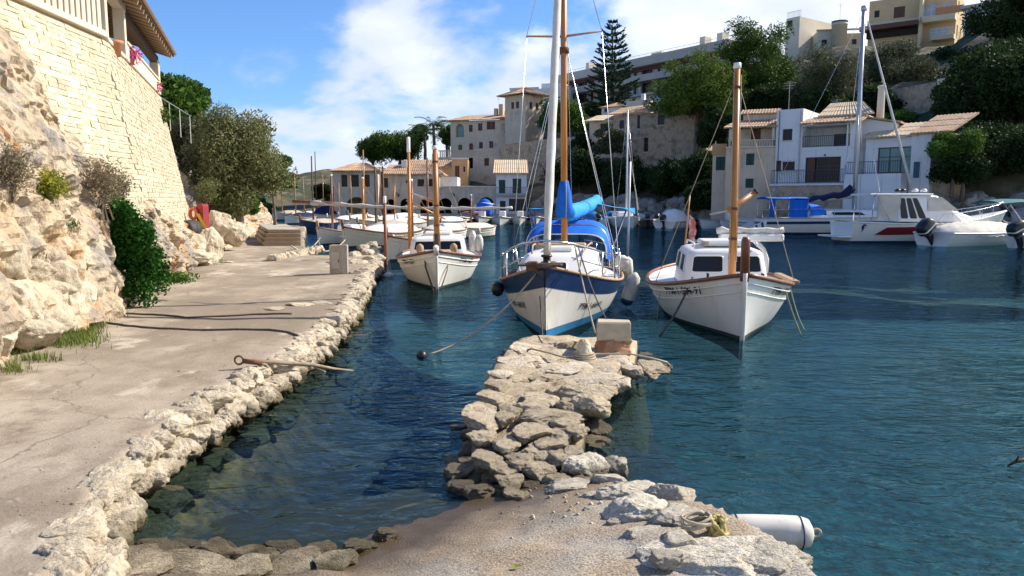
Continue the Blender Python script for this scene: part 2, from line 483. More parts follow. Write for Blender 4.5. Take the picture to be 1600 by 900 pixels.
# plants
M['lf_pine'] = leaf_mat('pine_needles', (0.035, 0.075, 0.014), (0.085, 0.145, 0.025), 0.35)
M['lf_pine_lit'] = leaf_mat('sunlit_pine_needles', (0.07, 0.115, 0.018), (0.125, 0.185, 0.032), 0.4)  # pine colour brightened to carry the sunlight on the crown
M['lf_dark'] = leaf_mat('dark_leaves', (0.018, 0.037, 0.011), (0.042, 0.070, 0.020), 0.4)
M['lf_olive'] = leaf_mat('olive_leaves', (0.075, 0.085, 0.045), (0.125, 0.135, 0.075), 0.5)
M['lf_green'] = leaf_mat('green_leaves', (0.045, 0.10, 0.018), (0.10, 0.18, 0.03), 0.9)
M['lf_grey'] = leaf_mat('grey_olive_leaves', (0.155, 0.175, 0.07), (0.245, 0.25, 0.12), 0.9, c3=(0.09, 0.115, 0.04))
M['lf_dry'] = leaf_mat('dry_twigs', (0.20, 0.16, 0.105), (0.28, 0.245, 0.16), 1.6)
M['lf_yellow'] = leaf_mat('yellow_flowers', (0.34, 0.32, 0.03), (0.16, 0.19, 0.035), 2.5)
M['lf_ivy'] = leaf_mat('ivy_leaves', (0.018, 0.080, 0.012), (0.050, 0.155, 0.024), 3.0, 0.2)
M['lf_norfolk'] = leaf_mat('norfolk_needles', (0.014, 0.042, 0.024), (0.03, 0.075, 0.04), 0.5, 0.1)
M['grass'] = leaf_mat('grass_blades', (0.10, 0.15, 0.03), (0.22, 0.25, 0.07), 2.5)
M['bark'] = mat('bark', (0.12, 0.085, 0.06), (0.20, 0.155, 0.115), rough=0.95, scale=4, bump=0.8, bscale=12, bdist=0.05, stretch=(2, 2, 0.5))
M['palm_leaf'] = leaf_mat('palm_leaf', (0.03, 0.065, 0.018), (0.07, 0.12, 0.035), 0.8)


def wet_band(m, top=0.10, col=(0.075, 0.062, 0.028)):
    """dark weed and damp on whatever stands at the waterline"""
    nt = m.node_tree; N, L = nt.nodes, nt.links
    P = N['Principled BSDF']
    src = P.inputs['Base Color'].links[0].from_socket
    g = N.new('ShaderNodeNewGeometry'); s = N.new('ShaderNodeSeparateXYZ'); L.new(g.outputs['Position'], s.inputs[0])
    nz = N.new('ShaderNodeTexNoise'); nz.inputs['Scale'].default_value = 5; nz.inputs['Detail'].default_value = 5
    L.new(g.outputs['Position'], nz.inputs['Vector'])
    a = N.new('ShaderNodeMath'); a.operation = 'MULTIPLY_ADD'; a.inputs[1].default_value = -0.22
    L.new(nz.outputs['Fac'], a.inputs[0]); L.new(s.outputs['Z'], a.inputs[2])
    mr = N.new('ShaderNodeMapRange'); mr.inputs['From Min'].default_value = top - .19; mr.inputs['From Max'].default_value = top - .05
    L.new(a.outputs[0], mr.inputs['Value'])
    mx = N.new('ShaderNodeMix'); mx.data_type = 'RGBA'; mx.inputs[6].default_value = c4(col)
    L.new(mr.outputs[0], mx.inputs[0]); L.new(src, mx.inputs[7]); L.new(mx.outputs[2], P.inputs['Base Color'])


def blotch(m, col, scale, lo, hi, stretch=(1, 1, 1)):
    nt = m.node_tree; N, L = nt.nodes, nt.links
    P = N['Principled BSDF']; src = P.inputs['Base Color'].links[0].from_socket
    t = N.new('ShaderNodeTexCoord'); mp = N.new('ShaderNodeMapping'); mp.inputs['Scale'].default_value = stretch
    mp.inputs['Location'].default_value = (scale * 3.7, 1.3, .7)
    L.new(t.outputs['Object'], mp.inputs[0])
    nz = N.new('ShaderNodeTexNoise'); nz.inputs['Scale'].default_value = scale; nz.inputs['Detail'].default_value = 8; nz.inputs['Roughness'].default_value = .65
    L.new(mp.outputs[0], nz.inputs['Vector'])
    mr = N.new('ShaderNodeMapRange'); mr.inputs['From Min'].default_value = lo; mr.inputs['From Max'].default_value = hi
    L.new(nz.outputs['Fac'], mr.inputs['Value'])
    mx = N.new('ShaderNodeMix'); mx.data_type = 'RGBA'; mx.inputs[7].default_value = c4(col)
    L.new(mr.outputs[0], mx.inputs[0]); L.new(src, mx.inputs[6]); L.new(mx.outputs[2], P.inputs['Base Color'])


blotch(M['cliff'], (0.40, 0.215, 0.085), .75, .56, .66)
blotch(M['cliff'], (0.22, 0.195, 0.16), 2.8, .56, .70, (1, 1, 1.6))
blotch(M['cliff'], (0.30, 0.27, 0.23), .55, .52, .60)
blotch(M['limestone'], (0.20, 0.175, 0.135), 5.5, .58, .70)
blotch(M['boulder'], (0.20, 0.175, 0.14), 8, .60, .72)
blotch(M['path'], (0.19, 0.15, 0.11), 5.0, .60, .72)
blotch(M['path'], (0.25, 0.20, 0.145), .35, .48, .62, (1, .5, 1))
blotch(M['path'], (0.50, 0.435, 0.34), 1.1, .58, .66, (1, .6, 1))
blotch(M['b_white'], (0.48, 0.46, 0.42), 1.6, .57, .75, (3, 3, .35))
blotch(M['b_tan'], (0.36, 0.29, 0.21), 1.4, .55, .75, (2.5, 2.5, .4))
blotch(M['b_stone'], (0.28, 0.24, 0.19), 1.2, .53, .72, (2.5, 2.5, .5))
blotch(M['fender'], (0.30, 0.28, 0.20), 6, .55, .75)
def cracks(m, scale, width, col):
    nt = m.node_tree; N, L = nt.nodes, nt.links
    P = N['Principled BSDF']; src = P.inputs['Base Color'].links[0].from_socket
    g = N.new('ShaderNodeNewGeometry')
    nz = N.new('ShaderNodeTexNoise'); nz.inputs['Scale'].default_value = 2.5; nz.inputs['Detail'].default_value = 6
    L.new(g.outputs['Position'], nz.inputs['Vector'])
    va = N.new('ShaderNodeVectorMath'); va.operation = 'MULTIPLY_ADD'; va.inputs[1].default_value = (.55, .55, 0)
    L.new(nz.outputs['Color'], va.inputs[0]); L.new(g.outputs['Position'], va.inputs[2])
    vo = N.new('ShaderNodeTexVoronoi'); vo.feature = 'DISTANCE_TO_EDGE'; vo.inputs['Scale'].default_value = scale
    L.new(va.outputs[0], vo.inputs['Vector'])
    mr = N.new('ShaderNodeMapRange'); mr.inputs['From Min'].default_value = width * .3; mr.inputs['From Max'].default_value = width
    L.new(vo.outputs['Distance'], mr.inputs['Value'])
    mx = N.new('ShaderNodeMix'); mx.data_type = 'RGBA'; mx.inputs[6].default_value = c4(col)
    L.new(mr.outputs[0], mx.inputs[0]); L.new(src, mx.inputs[7]); L.new(mx.outputs[2], P.inputs['Base Color'])


cracks(M['path'], .36, .0055, (0.235, 0.19, 0.14))
wet_band(M['path'], .24)
wet_band(M['limestone'], .16); wet_band(M['jetty_stone'], .11); wet_band(M['boulder'], .12)


# ------------------------------------------------------------------ rocks and plants
def ico(sub):
    t = (1 + 5 ** 0.5) / 2
    v = [(-1, t, 0), (1, t, 0), (-1, -t, 0), (1, -t, 0), (0, -1, t), (0, 1, t), (0, -1, -t), (0, 1, -t), (t, 0, -1), (t, 0, 1), (-t, 0, -1), (-t, 0, 1)]
    v = [Vector(p).normalized() for p in v]
    f = [(0, 11, 5), (0, 5, 1), (0, 1, 7), (0, 7, 10), (0, 10, 11), (1, 5, 9), (5, 11, 4), (11, 10, 2), (10, 7, 6), (7, 1, 8), (3, 9, 4), (3, 4, 2), (3, 2, 6), (3, 6, 8), (3, 8, 9), (4, 9, 5), (2, 4, 11), (6, 2, 10), (8, 6, 7), (9, 8, 1)]
    for _ in range(sub):
        cache, nf = {}, []

        def mid(a, b):
            k = (min(a, b), max(a, b))
            if k not in cache:
                v.append(((v[a] + v[b]) / 2).normalized())
                cache[k] = len(v) - 1
            return cache[k]
        for a, b, c in f:
            x, y, z = mid(a, b), mid(b, c), mid(c, a)
            nf += [(a, x, z), (b, y, x), (c, z, y), (x, y, z)]
        f = nf
    return v, f


ICO = {k: ico(k) for k in (1, 2, 3, 4, 5)}


def rock_mesh(name, seed, sub, m, rough=0.16, cuts=9, flat=0.0, pit=0.0):
    r = random.Random(seed)
    v0, f = ICO[sub]
    planes = []
    for _ in range(cuts):
        n = Vector((r.gauss(0, 1), r.gauss(0, 1), r.gauss(0, 1))).normalized()
        planes.append((n, r.uniform(0.55, 0.88)))
    if flat: planes.append((Vector((r.uniform(-.1, .1), r.uniform(-.1, .1), 1)).normalized(), flat))
    off = Vector((r.uniform(-90, 90), r.uniform(-90, 90), r.uniform(-90, 90)))
    vs = []
    for p in v0:
        q = p.copy()
        for n, d in planes:
            k = q.dot(n)
            if k > d: q -= n * (k - d) * 0.9
        k = 1 + rough * noise.fractal(q * 1.4 + off, 1.0, 2.0, 3) + rough * 0.4 * noise.fractal(q * 5 + off, 1.0, 2.0, 3)
        if pit:
            dd = noise.voronoi(q * 4.2 + off)[0][0]
            k -= pit * max(0.0, 0.34 - dd)
            k += pit * 0.2 * noise.fractal(q * 13 + off, 1.0, 2.0, 3)
        vs.append(q * k)
    me = bpy.data.meshes.new(name)
    me.from_pydata([tuple(p) for p in vs], [], f)
    me.materials.append(m)
    me.polygons.foreach_set('use_smooth', [sub >= 4] * len(me.polygons))
    return me


def leaves_np(clumps, n, size, r, aspect=0.45, shell=0.42, droop=0.0, up=0.0):
    """n leaf quads spread through ellipsoid clumps (cx,cy,cz,rx,ry,rz)"""
    C = np.array(clumps, dtype=float)
    w = (C[:, 3] * C[:, 4] * C[:, 5]) ** 0.66
    idx = r.choice(len(C), n, p=w / w.sum())
    d = r.normal(size=(n, 3)); d /= np.linalg.norm(d, axis=1)[:, None]
    rad = 1.0 - np.abs(r.normal(size=n)) * shell
    rad = np.clip(rad, 0.05, 1.12)
    pos = C[idx, :3] + d * rad[:, None] * C[idx, 3:6]
    a = r.normal(size=(n, 3)) + d * 0.6
    a[:, 2] += up - droop
    a /= np.linalg.norm(a, axis=1)[:, None]
    b = np.cross(a, r.normal(size=(n, 3))); b /= np.linalg.norm(b, axis=1)[:, None] + 1e-9
    s = size * r.uniform(0.6, 1.35, n)[:, None]
    L_, W_ = a * s * 0.5, b * s * 0.5 * aspect
    V = np.stack([pos - L_, pos - L_ * 0.1 + W_, pos + L_, pos - L_ * 0.1 - W_], 1).reshape(-1, 3)
    F = np.arange(4 * n).reshape(-1, 4)
    return V, F


def crown_clumps(c, rad, n, cr, r, hollow=0.55, flat=0.75, full=False):
    out = []
    for _ in range(n):
        d = r.normal(size=3); d /= np.linalg.norm(d)
        if d[2] < -0.5 and not full: d[2] *= 0.4
        k = r.uniform(hollow, 1.0)
        p = np.array(c) + d * k * (np.array(rad) - cr * 0.6)
        s = cr * r.uniform(0.65, 1.3)
        out.append((p[0], p[1], p[2], s, s, s * flat))
    return out


def tree(name, label, base, clumps, n, size, leafm, trunk_r=0.2, aspect=0.45, cat='tree', group=None, limbs=5, seed=1, lean=0.0, cname='crown', droop=0.0, shell=0.45):
    r = np.random.default_rng(seed)
    b = Vector(base)
    t = thing(name, label, cat, b, 0, group)
    C = [(c[0] - b.x, c[1] - b.y, c[2] - b.z, c[3], c[4], c[5]) for c in clumps]
    V, F = leaves_np(C, n, size, r, aspect, shell, droop)
    link(cname, np_mesh(cname, V, F, M[leafm]), t)
    cen = np.mean(np.array(C)[:, :3], axis=0)
    zt = cen[2]
    tb = MB()
    mid = Vector((cen[0] * 0.35 + r.uniform(-.3, .3) * lean, cen[1] * 0.35, zt * 0.45))
    top = Vector((cen[0] * 0.8, cen[1] * 0.8, zt * 0.9))
    tb.tube([(0, 0, -0.4), (0.05, 0, 0.2), mid, top], [trunk_r * 1.25, trunk_r, trunk_r * 0.75, trunk_r * 0.4], 8)
    order = r.permutation(len(C))[:limbs]
    for i in order:
        e = Vector(C[i][:3])
        s = mid.lerp(top, r.uniform(0.0, 0.7))
        m2 = s.lerp(e, 0.5) + Vector((0, 0, -0.06 * (e - s).length))
        tb.tube([s, m2, e], [trunk_r * 0.45, trunk_r * 0.3, trunk_r * 0.12], 6)
    tb.build('trunk', M['bark'], t, True)
    return t


def px_tree(name, label, u0, v0, u1, v1, Y, n, size, leafm, base_v=None, nclump=26, cr=None, depth=0.8, seed=1, flat=0.75, hollow=0.45, full=False, **kw):
    """tree whose crown fills a box of the photo at distance Y"""
    a, b = D(u0, v1, Y), D(u1, v0, Y)
    c = (a + b) / 2
    rx, rz = (b.x - a.x) / 2, (b.z - a.z) / 2
    ry = rx * depth
    r = np.random.default_rng(seed + 100)
    cr = cr or 0.36 * min(rx, rz * 1.3)
    cl = crown_clumps(c, (rx, ry, rz), nclump, cr, r, hollow, flat, full)
    zb = D((u0 + u1) / 2, base_v, Y).z if base_v is not None else a.z - 0.5
    return tree(name, label, (c.x, c.y, zb), cl, n, size, leafm, seed=seed, **kw)

# ================================================================== SETTING: near shore
def interp(tab, y):
    if y <= tab[0][0]:
        a, b = tab[0], tab[1]
    elif y >= tab[-1][0]:
        a, b = tab[-2], tab[-1]
    else:
        for a, b in zip(tab, tab[1:]):
            if a[0] <= y <= b[0]: break
    return a[1] + (b[1] - a[1]) * (y - a[0]) / (b[0] - a[0])


QUAY = [(2.0, -2.15), (3.75, -2.42), (4.5, -2.70), (5.5, -2.98), (6.9, -3.06), (8.3, -2.94), (10.9, -2.90), (13.6, -3.10), (17.9, -3.67), (20.2, -4.03), (23, -4.25), (26.5, -4.9)]
PATHL = [(2.0, -5.5), (6.0, -5.95), (8.8, -6.22), (10.4, -6.62), (12.1, -6.82), (16.0, -7.97), (22.2, -9.49), (27.5, -10.91), (38, -13.87), (56.7, -18.2)]


def quay_x(y):
    if y <= 26.5: return interp(QUAY, y)
    return interp([(26.5, -7.2), (33.0, -9.3), (45, -12.6), (56.7, -15.8)], y)


def path_x(y): return interp(PATHL, y)


def slip_z(x, y): return 0.139 * (x + 1.1) - 0.137 * (y - 4.9)


def path_z(x, y):
    return 0.40 + 0.025 * fbm(x * 0.5, y * 0.5) + 0.006 * fbm(x * 3, y * 3, 5)


# path sheet, with its outer face going down into the water
rows = []
y = 1.5
while y < 57:
    xl, xr = path_x(y) - 1.2, quay_x(y)
    xr += 0.10 * fbm(y * 2.1, 3.3) - 0.10
    row = [Vector((xl + (xr - xl) * k / 60, y, path_z(xl + (xr - xl) * k / 60, y))) for k in range(61)]
    row += [Vector((xr + 0.06, y, 0.30)), Vector((xr + 0.14, y, -0.2)), Vector((xr + 0.3, y, -1.6))]
    rows.append(row)
    y += 0.09 if y < 9 else (0.18 if y < 26.6 else 0.5)
path = MB().sheet(rows).build('quay_path', M['path'], None, True, kind='structure')

# slipway
SLIPR = [(2.0, 1.95), (4.3, 1.62), (4.9, 1.28), (5.35, 0.98), (5.8, 0.72), (6.2, 0.50), (6.6, 0.30)]


def slip_zz(x, y):
    e = x - interp(SLIPR, y)
    z = min(slip_z(x, y), 0.34 + 0.02 * (x - 1))
    if x < -.6: z = max(z, (4.80 - y) * (.20 if y < 4.8 else .45) + .03 * fbm(x * 3, y * 3, 8))
    if y > 5.9: z = min(z, 0.15 - (y - 5.9) * 0.12)
    if e > 0: z -= 2.2 * e + 4 * e * e
    return z + 0.022 * fbm(x * 2.6, y * 2.6, 2) + 0.009 * fbm(x * 11, y * 11, 4)


rows = []
for j in range(112):
    yy = 2.6 + j * 0.033
    rows.append([Vector((-2.75 + i * 0.05, yy, slip_zz(-2.75 + i * 0.05, yy))) for i in range(90)])
mslip, nt, N, L, P = new_mat('slip_concrete')
tcn = N.new('ShaderNodeNewGeometry')
nz1 = N.new('ShaderNodeTexNoise'); nz1.inputs['Scale'].default_value = 1.7; nz1.inputs['Detail'].default_value = 9
nz2 = N.new('ShaderNodeTexNoise'); nz2.inputs['Scale'].default_value = 75; nz2.inputs['Detail'].default_value = 4
L.new(tcn.outputs['Position'], nz1.inputs['Vector']); L.new(tcn.outputs['Position'], nz2.inputs['Vector'])
dry = N.new('ShaderNodeMix'); dry.data_type = 'RGBA'
dry.inputs[6].default_value = (0.36, 0.28, 0.19, 1); dry.inputs[7].default_value = (0.37, 0.33, 0.27, 1)
mr = N.new('ShaderNodeMapRange'); mr.inputs['From Min'].default_value = 0.42; mr.inputs['From Max'].default_value = 0.58
L.new(nz1.outputs['Fac'], mr.inputs['Value']); L.new(mr.outputs[0], dry.inputs[0])
spk = N.new('ShaderNodeMix'); spk.data_type = 'RGBA'; spk.blend_type = 'MULTIPLY'; spk.inputs[0].default_value = 1.0
mr2 = N.new('ShaderNodeMapRange'); mr2.inputs['From Min'].default_value = 0.36; mr2.inputs['From Max'].default_value = 0.62
mr2.inputs['To Min'].default_value = 0.46; mr2.inputs['To Max'].default_value = 1.2
L.new(nz2.outputs['Fac'], mr2.inputs['Value']); L.new(dry.outputs[2], spk.inputs[6]); L.new(mr2.outputs[0], spk.inputs[7])
sx = N.new('ShaderNodeSeparateXYZ'); L.new(tcn.outputs['Position'], sx.inputs[0])
wz = N.new('ShaderNodeMath'); wz.operation = 'MULTIPLY_ADD'; wz.inputs[1].default_value = -0.14
L.new(nz1.outputs['Fac'], wz.inputs[0]); L.new(sx.outputs['Z'], wz.inputs[2])
wr = N.new('ShaderNodeMapRange'); wr.inputs['From Min'].default_value = -0.01; wr.inputs['From Max'].default_value = 0.15
L.new(wz.outputs[0], wr.inputs['Value'])
wet = N.new('ShaderNodeMix'); wet.data_type = 'RGBA'; wet.inputs[6].default_value = (0.085, 0.055, 0.024, 1)
L.new(wr.outputs[0], wet.inputs[0]); L.new(spk.outputs[2], wet.inputs[7])
L.new(wet.outputs[2], P.inputs['Base Color'])
rr = N.new('ShaderNodeMapRange'); rr.inputs['To Min'].default_value = 0.35; rr.inputs['To Max'].default_value = 0.92
L.new(wr.outputs[0], rr.inputs['Value']); L.new(rr.outputs[0], P.inputs['Roughness'])
bp = N.new('ShaderNodeBump'); bp.inputs['Strength'].default_value = 0.8; bp.inputs['Distance'].default_value = 0.010
L.new(nz2.outputs['Fac'], bp.inputs['Height']); L.new(bp.outputs[0], P.inputs['Normal'])
slip = MB().sheet(rows).build('slipway', mslip, None, True, kind='structure')


# seabed
def seg_d(px, py, pts):
    best = 1e9
    for (ax, ay), (bx, by) in zip(pts, pts[1:]):
        vx, vy = bx - ax, by - ay
        t = max(0, min(1, ((px - ax) * vx + (py - ay) * vy) / (vx * vx + vy * vy)))
        best = min(best, math.hypot(px - ax - t * vx, py - ay - t * vy))
    return best


JET = [(0.1, 6.0), (0.25, 7.6), (0.5, 9.0), (0.95, 10.6)]


def bed_z(x, yy):
    jx = interp([(2, .2), (6, .2), (7.6, .25), (9.0, .5), (10.6, 1.0), (12, 1.2), (40, 3.0)], yy)
    dq = max(0.0, x - quay_x(min(yy, 26)) - .1)
    dj = max(0.0, seg_d(x, yy, JET) - 0.50)
    if x < jx:
        d = dq * dj / (dq + dj + .05) * 1.6 if dj < 3 else dq
        z = -0.09 - .62 * min(d, 1.1) - .30 * max(0, d - 1.1)
        z -= .10 * max(0, yy - 7)
    else:
        de = max(0.0, (x - interp(SLIPR, min(yy, 6.6))) * .8) if yy < 6.6 else 9
        d = min(dj, de)
        z = -0.15 - 3.0 * (1 - math.exp(-d * .62))
    z = max(z, -3.15)
    if x < 1.0 and yy < 6.0: z = max(z, min(-.03, slip_z(x, yy) - .03))
    return min(-.05, z + 0.10 * fbm(x * .9, yy * .9, 9) + 0.04 * fbm(x * 3.5, yy * 3.5, 2))


rows = []
yy = 2.5
while yy < 36:
    rows.append([Vector((-8 + i * 0.22, yy, bed_z(-8 + i * 0.22, yy))) for i in range(112)])
    yy += 0.16 if yy < 9 else 0.4
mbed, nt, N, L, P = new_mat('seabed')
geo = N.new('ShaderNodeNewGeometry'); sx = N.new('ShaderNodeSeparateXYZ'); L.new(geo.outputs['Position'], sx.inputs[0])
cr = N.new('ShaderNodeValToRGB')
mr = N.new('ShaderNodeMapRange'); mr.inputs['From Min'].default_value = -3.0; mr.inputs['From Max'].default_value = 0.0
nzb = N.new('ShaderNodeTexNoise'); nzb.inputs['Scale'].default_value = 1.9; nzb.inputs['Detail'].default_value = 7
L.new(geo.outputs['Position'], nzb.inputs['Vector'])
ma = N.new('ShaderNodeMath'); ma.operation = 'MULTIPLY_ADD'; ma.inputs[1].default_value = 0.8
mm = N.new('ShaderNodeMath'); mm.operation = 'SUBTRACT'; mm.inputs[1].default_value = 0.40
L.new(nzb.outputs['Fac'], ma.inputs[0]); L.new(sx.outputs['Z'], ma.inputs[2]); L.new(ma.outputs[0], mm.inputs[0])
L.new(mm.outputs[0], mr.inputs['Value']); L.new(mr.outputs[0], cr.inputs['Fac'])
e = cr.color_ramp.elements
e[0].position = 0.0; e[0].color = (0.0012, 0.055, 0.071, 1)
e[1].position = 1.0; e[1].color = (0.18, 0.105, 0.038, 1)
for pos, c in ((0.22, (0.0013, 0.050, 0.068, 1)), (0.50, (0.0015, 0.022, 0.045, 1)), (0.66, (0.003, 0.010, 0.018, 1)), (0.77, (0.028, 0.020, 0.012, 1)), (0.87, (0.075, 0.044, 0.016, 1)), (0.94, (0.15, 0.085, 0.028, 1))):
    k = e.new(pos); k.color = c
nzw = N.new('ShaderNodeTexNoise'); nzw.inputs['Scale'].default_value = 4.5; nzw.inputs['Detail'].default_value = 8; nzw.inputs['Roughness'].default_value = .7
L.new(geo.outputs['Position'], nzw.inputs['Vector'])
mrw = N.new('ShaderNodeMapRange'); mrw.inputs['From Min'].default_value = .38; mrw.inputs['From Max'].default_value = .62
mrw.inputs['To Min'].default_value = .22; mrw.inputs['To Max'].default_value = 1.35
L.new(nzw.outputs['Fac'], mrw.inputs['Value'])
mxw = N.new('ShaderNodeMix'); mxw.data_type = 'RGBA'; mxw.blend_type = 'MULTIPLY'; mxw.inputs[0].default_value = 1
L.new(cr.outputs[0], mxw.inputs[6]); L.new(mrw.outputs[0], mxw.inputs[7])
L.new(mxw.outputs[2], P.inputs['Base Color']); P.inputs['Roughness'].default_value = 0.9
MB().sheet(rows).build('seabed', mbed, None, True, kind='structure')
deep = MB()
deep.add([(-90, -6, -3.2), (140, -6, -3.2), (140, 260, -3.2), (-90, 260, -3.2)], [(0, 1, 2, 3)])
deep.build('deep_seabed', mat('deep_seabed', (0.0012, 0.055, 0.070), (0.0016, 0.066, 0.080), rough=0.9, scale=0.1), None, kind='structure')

# water: clear sheet with rippled surface
mw, nt, N, L, P = new_mat('sea_water')
N.remove(P)
out = [n for n in N if n.type == 'OUTPUT_MATERIAL'][0]
geo = N.new('ShaderNodeNewGeometry')
mp1 = N.new('ShaderNodeMapping'); mp1.inputs['Scale'].default_value = (0.55, 1.0, 1); mp1.inputs['Rotation'].default_value = (0, 0, R(-14))
mp2 = N.new('ShaderNodeMapping'); mp2.inputs['Scale'].default_value = (0.6, 1.0, 1); mp2.inputs['Rotation'].default_value = (0, 0, R(17))
L.new(geo.outputs['Position'], mp1.inputs[0]); L.new(geo.outputs['Position'], mp2.inputs[0])
w1 = N.new('ShaderNodeTexNoise'); w1.inputs['Scale'].default_value = 3.1; w1.inputs['Detail'].default_value = 3; w1.inputs['Distortion'].default_value = 0.6
w2 = N.new('ShaderNodeTexNoise'); w2.inputs['Scale'].default_value = 8.0; w2.inputs['Detail'].default_value = 3; w2.inputs['Distortion'].default_value = 0.8
w3 = N.new('ShaderNodeTexNoise'); w3.inputs['Scale'].default_value = 0.9; w3.inputs['Detail'].default_value = 2
L.new(mp1.outputs[0], w1.inputs['Vector']); L.new(mp2.outputs[0], w2.inputs['Vector']); L.new(mp1.outputs[0], w3.inputs['Vector'])
a1 = N.new('ShaderNodeMath'); a1.operation = 'MULTIPLY_ADD'; a1.inputs[1].default_value = 0.36
L.new(w2.outputs['Fac'], a1.inputs[0]); L.new(w1.outputs['Fac'], a1.inputs[2])
a2 = N.new('ShaderNodeMath'); a2.operation = 'MULTIPLY_ADD'; a2.inputs[1].default_value = 1.4
L.new(w3.outputs['Fac'], a2.inputs[0]); L.new(a1.outputs[0], a2.inputs[2])
bw = N.new('ShaderNodeBump'); bw.inputs['Strength'].default_value = 0.8; bw.inputs['Distance'].default_value = 0.105
wp = N.new('ShaderNodeTexNoise'); wp.inputs['Scale'].default_value = 0.16; wp.inputs['Detail'].default_value = 2
L.new(geo.outputs['Position'], wp.inputs['Vector'])
wpr = N.new('ShaderNodeMapRange'); wpr.inputs['From Min'].default_value = .35; wpr.inputs['From Max'].default_value = .62
wpr.inputs['To Min'].default_value = .45; wpr.inputs['To Max'].default_value = 1.15
L.new(wp.outputs['Fac'], wpr.inputs['Value'])
wm_ = N.new('ShaderNodeMath'); wm_.operation = 'MULTIPLY'
L.new(a2.outputs[0], wm_.inputs[0]); L.new(wpr.outputs[0], wm_.inputs[1])
L.new(wm_.outputs[0], bw.inputs['Height'])
lw = N.new('ShaderNodeLayerWeight'); lw.inputs['Blend'].default_value = 0.5
L.new(bw.outputs[0], lw.inputs['Normal'])
pw = N.new('ShaderNodeMath'); pw.operation = 'POWER'; pw.inputs[1].default_value = 5.0
L.new(lw.outputs['Facing'], pw.inputs[0])
fr = N.new('ShaderNodeMath'); fr.operation = 'MULTIPLY_ADD'; fr.inputs[1].default_value = 0.97; fr.inputs[2].default_value = 0.022
L.new(pw.outputs[0], fr.inputs[0])
gl = N.new('ShaderNodeBsdfGlossy'); gl.inputs['Roughness'].default_value = 0.03
gl.inputs['Color'].default_value = (0.27, 0.50, 0.63, 1)
L.new(bw.outputs[0], gl.inputs['Normal'])
tr = N.new('ShaderNodeBsdfTransparent'); tr.inputs['Color'].default_value = (0.56, 0.74, 0.77, 1)
ms = N.new('ShaderNodeMixShader')
L.new(fr.outputs[0], ms.inputs[0]); L.new(tr.outputs[0], ms.inputs[1]); L.new(gl.outputs[0], ms.inputs[2])
L.new(ms.outputs[0], out.inputs['Surface'])
wv = MB()
ys_ = [-8, 0, 3, 5, 8, 12, 18, 26, 40, 60, 90, 260]
wv.sheet([[Vector((-90 + 230 * i / 12, q, 0.0)) for i in range(13)] for q in ys_])
wv.build('water', mw, None, True, kind='structure')

# ------------------------------------------------------------------ cliff and retaining wall on the landward side
KW = 1.3
WALL_A, WALL_B, WALL_C = D(39, 9, 11 * KW), D(163, 60, 13.3 * KW), D(249, 147, 20.4 * KW)
ZW = 6.03
WALL_TAB = [(8.0, WALL_A.x + 0.15), (WALL_A.y, WALL_A.x), (WALL_B.y, WALL_B.x), (WALL_C.y, WALL_C.x)]


def wall_x(yy, z):
    return interp(WALL_TAB, yy) + 1.05 * (1 - (z - 0.6) / (ZW - 0.6))


HR = [(6, 8.5), (11.6, 7.2), (13.2, 5.0), (14.2, 3.6), (16.5, 2.3), (19.0, 1.6), (25, 1.2), (27, 1.9), (30, 3.2), (36, 3.4), (46, 2.6), (57, 2.2)]


def rock_x(yy, h):
    hr = interp(HR, yy)
    xp = path_x(yy)
    if yy < 26.5: xw = wall_x(yy, h + 0.4)
    else: xw = xp - 1.1 - 0.25 * hr
    k = h / hr
    fk = (.55 * k if k < .40 else .22 + (k - .40) / .14 * .38 if k < .54 else .60 + (k - .54) / .46 * .40) if yy < 16 else (0.55 * k + 0.45 * k * k)
    x = xp + (xw - xp) * fk
    if k > 1.02 and yy < 27.5: x = min(x, xw - 0.35)
    amp = (0.40 if yy < 26 else 0.5) * (max(.25, 1.0 - .7 * k) if yy < 26 else 1)
    q = Vector((x * 0.9, yy * 0.75, h * 1.15))
    d = noise.voronoi(q, distance_metric='DISTANCE')[0]
    crack = min(0.5, d[1] - d[0])
    bl = noise.cell_vector(q * 1.25 + Vector((0, .35 * fbm(yy, h), .35 * fbm(h, yy, 3)))).x - 0.5
    x += amp * (0.75 * fbm(x * 0.5, yy * 0.55, h * 0.75, 5) + 0.32 * (crack - 0.25)) + 0.14 * bl
    x += 0.16 * fbm(yy * 2.2, h * 2.6, 7, 4)
    st = h * 1.3 + 1.4 * fbm(yy * 0.5, h * 0.4, 2)
    x += 0.05 * (1 - abs((st % 1.0) * 2 - 1)) * max(0, fbm(yy * .6, h * .6, 5) + .4)
    x += 0.07 * fbm(yy * 5.5, h * 5.5, 3, 4)
    return x


rows = []
yy = 5.0
while yy < 58:
    hr = interp(HR, yy)
    top = min(hr * 1.25, 9.0)
    row = [Vector((path_x(yy) + 0.12 + 0.1 * fbm(yy, 1), yy, 0.28))]
    for k in range(0, 131):
        h = top * k / 130
        row.append(Vector((rock_x(yy, h) + 0.05, yy + 0.12 * fbm(yy * 1.7, h * 1.7, 8), 0.36 + h)))
    last = row[-1]
    for bx, bz in ((-1.2, .2), (-3.5, .7), (-8, 1.5), (-20, 4), (-60, 8)):
        row.append(Vector((last.x + bx, yy, last.z + bz + (0.3 * fbm(yy, bx) if yy > 27 else -1.0))))
    rows.append(row)
    yy += 0.06 if yy < 20 else (0.12 if yy < 30 else 0.4)
MB().sheet(rows).build('limestone_cliff', M['cliff'], None, False, kind='structure')

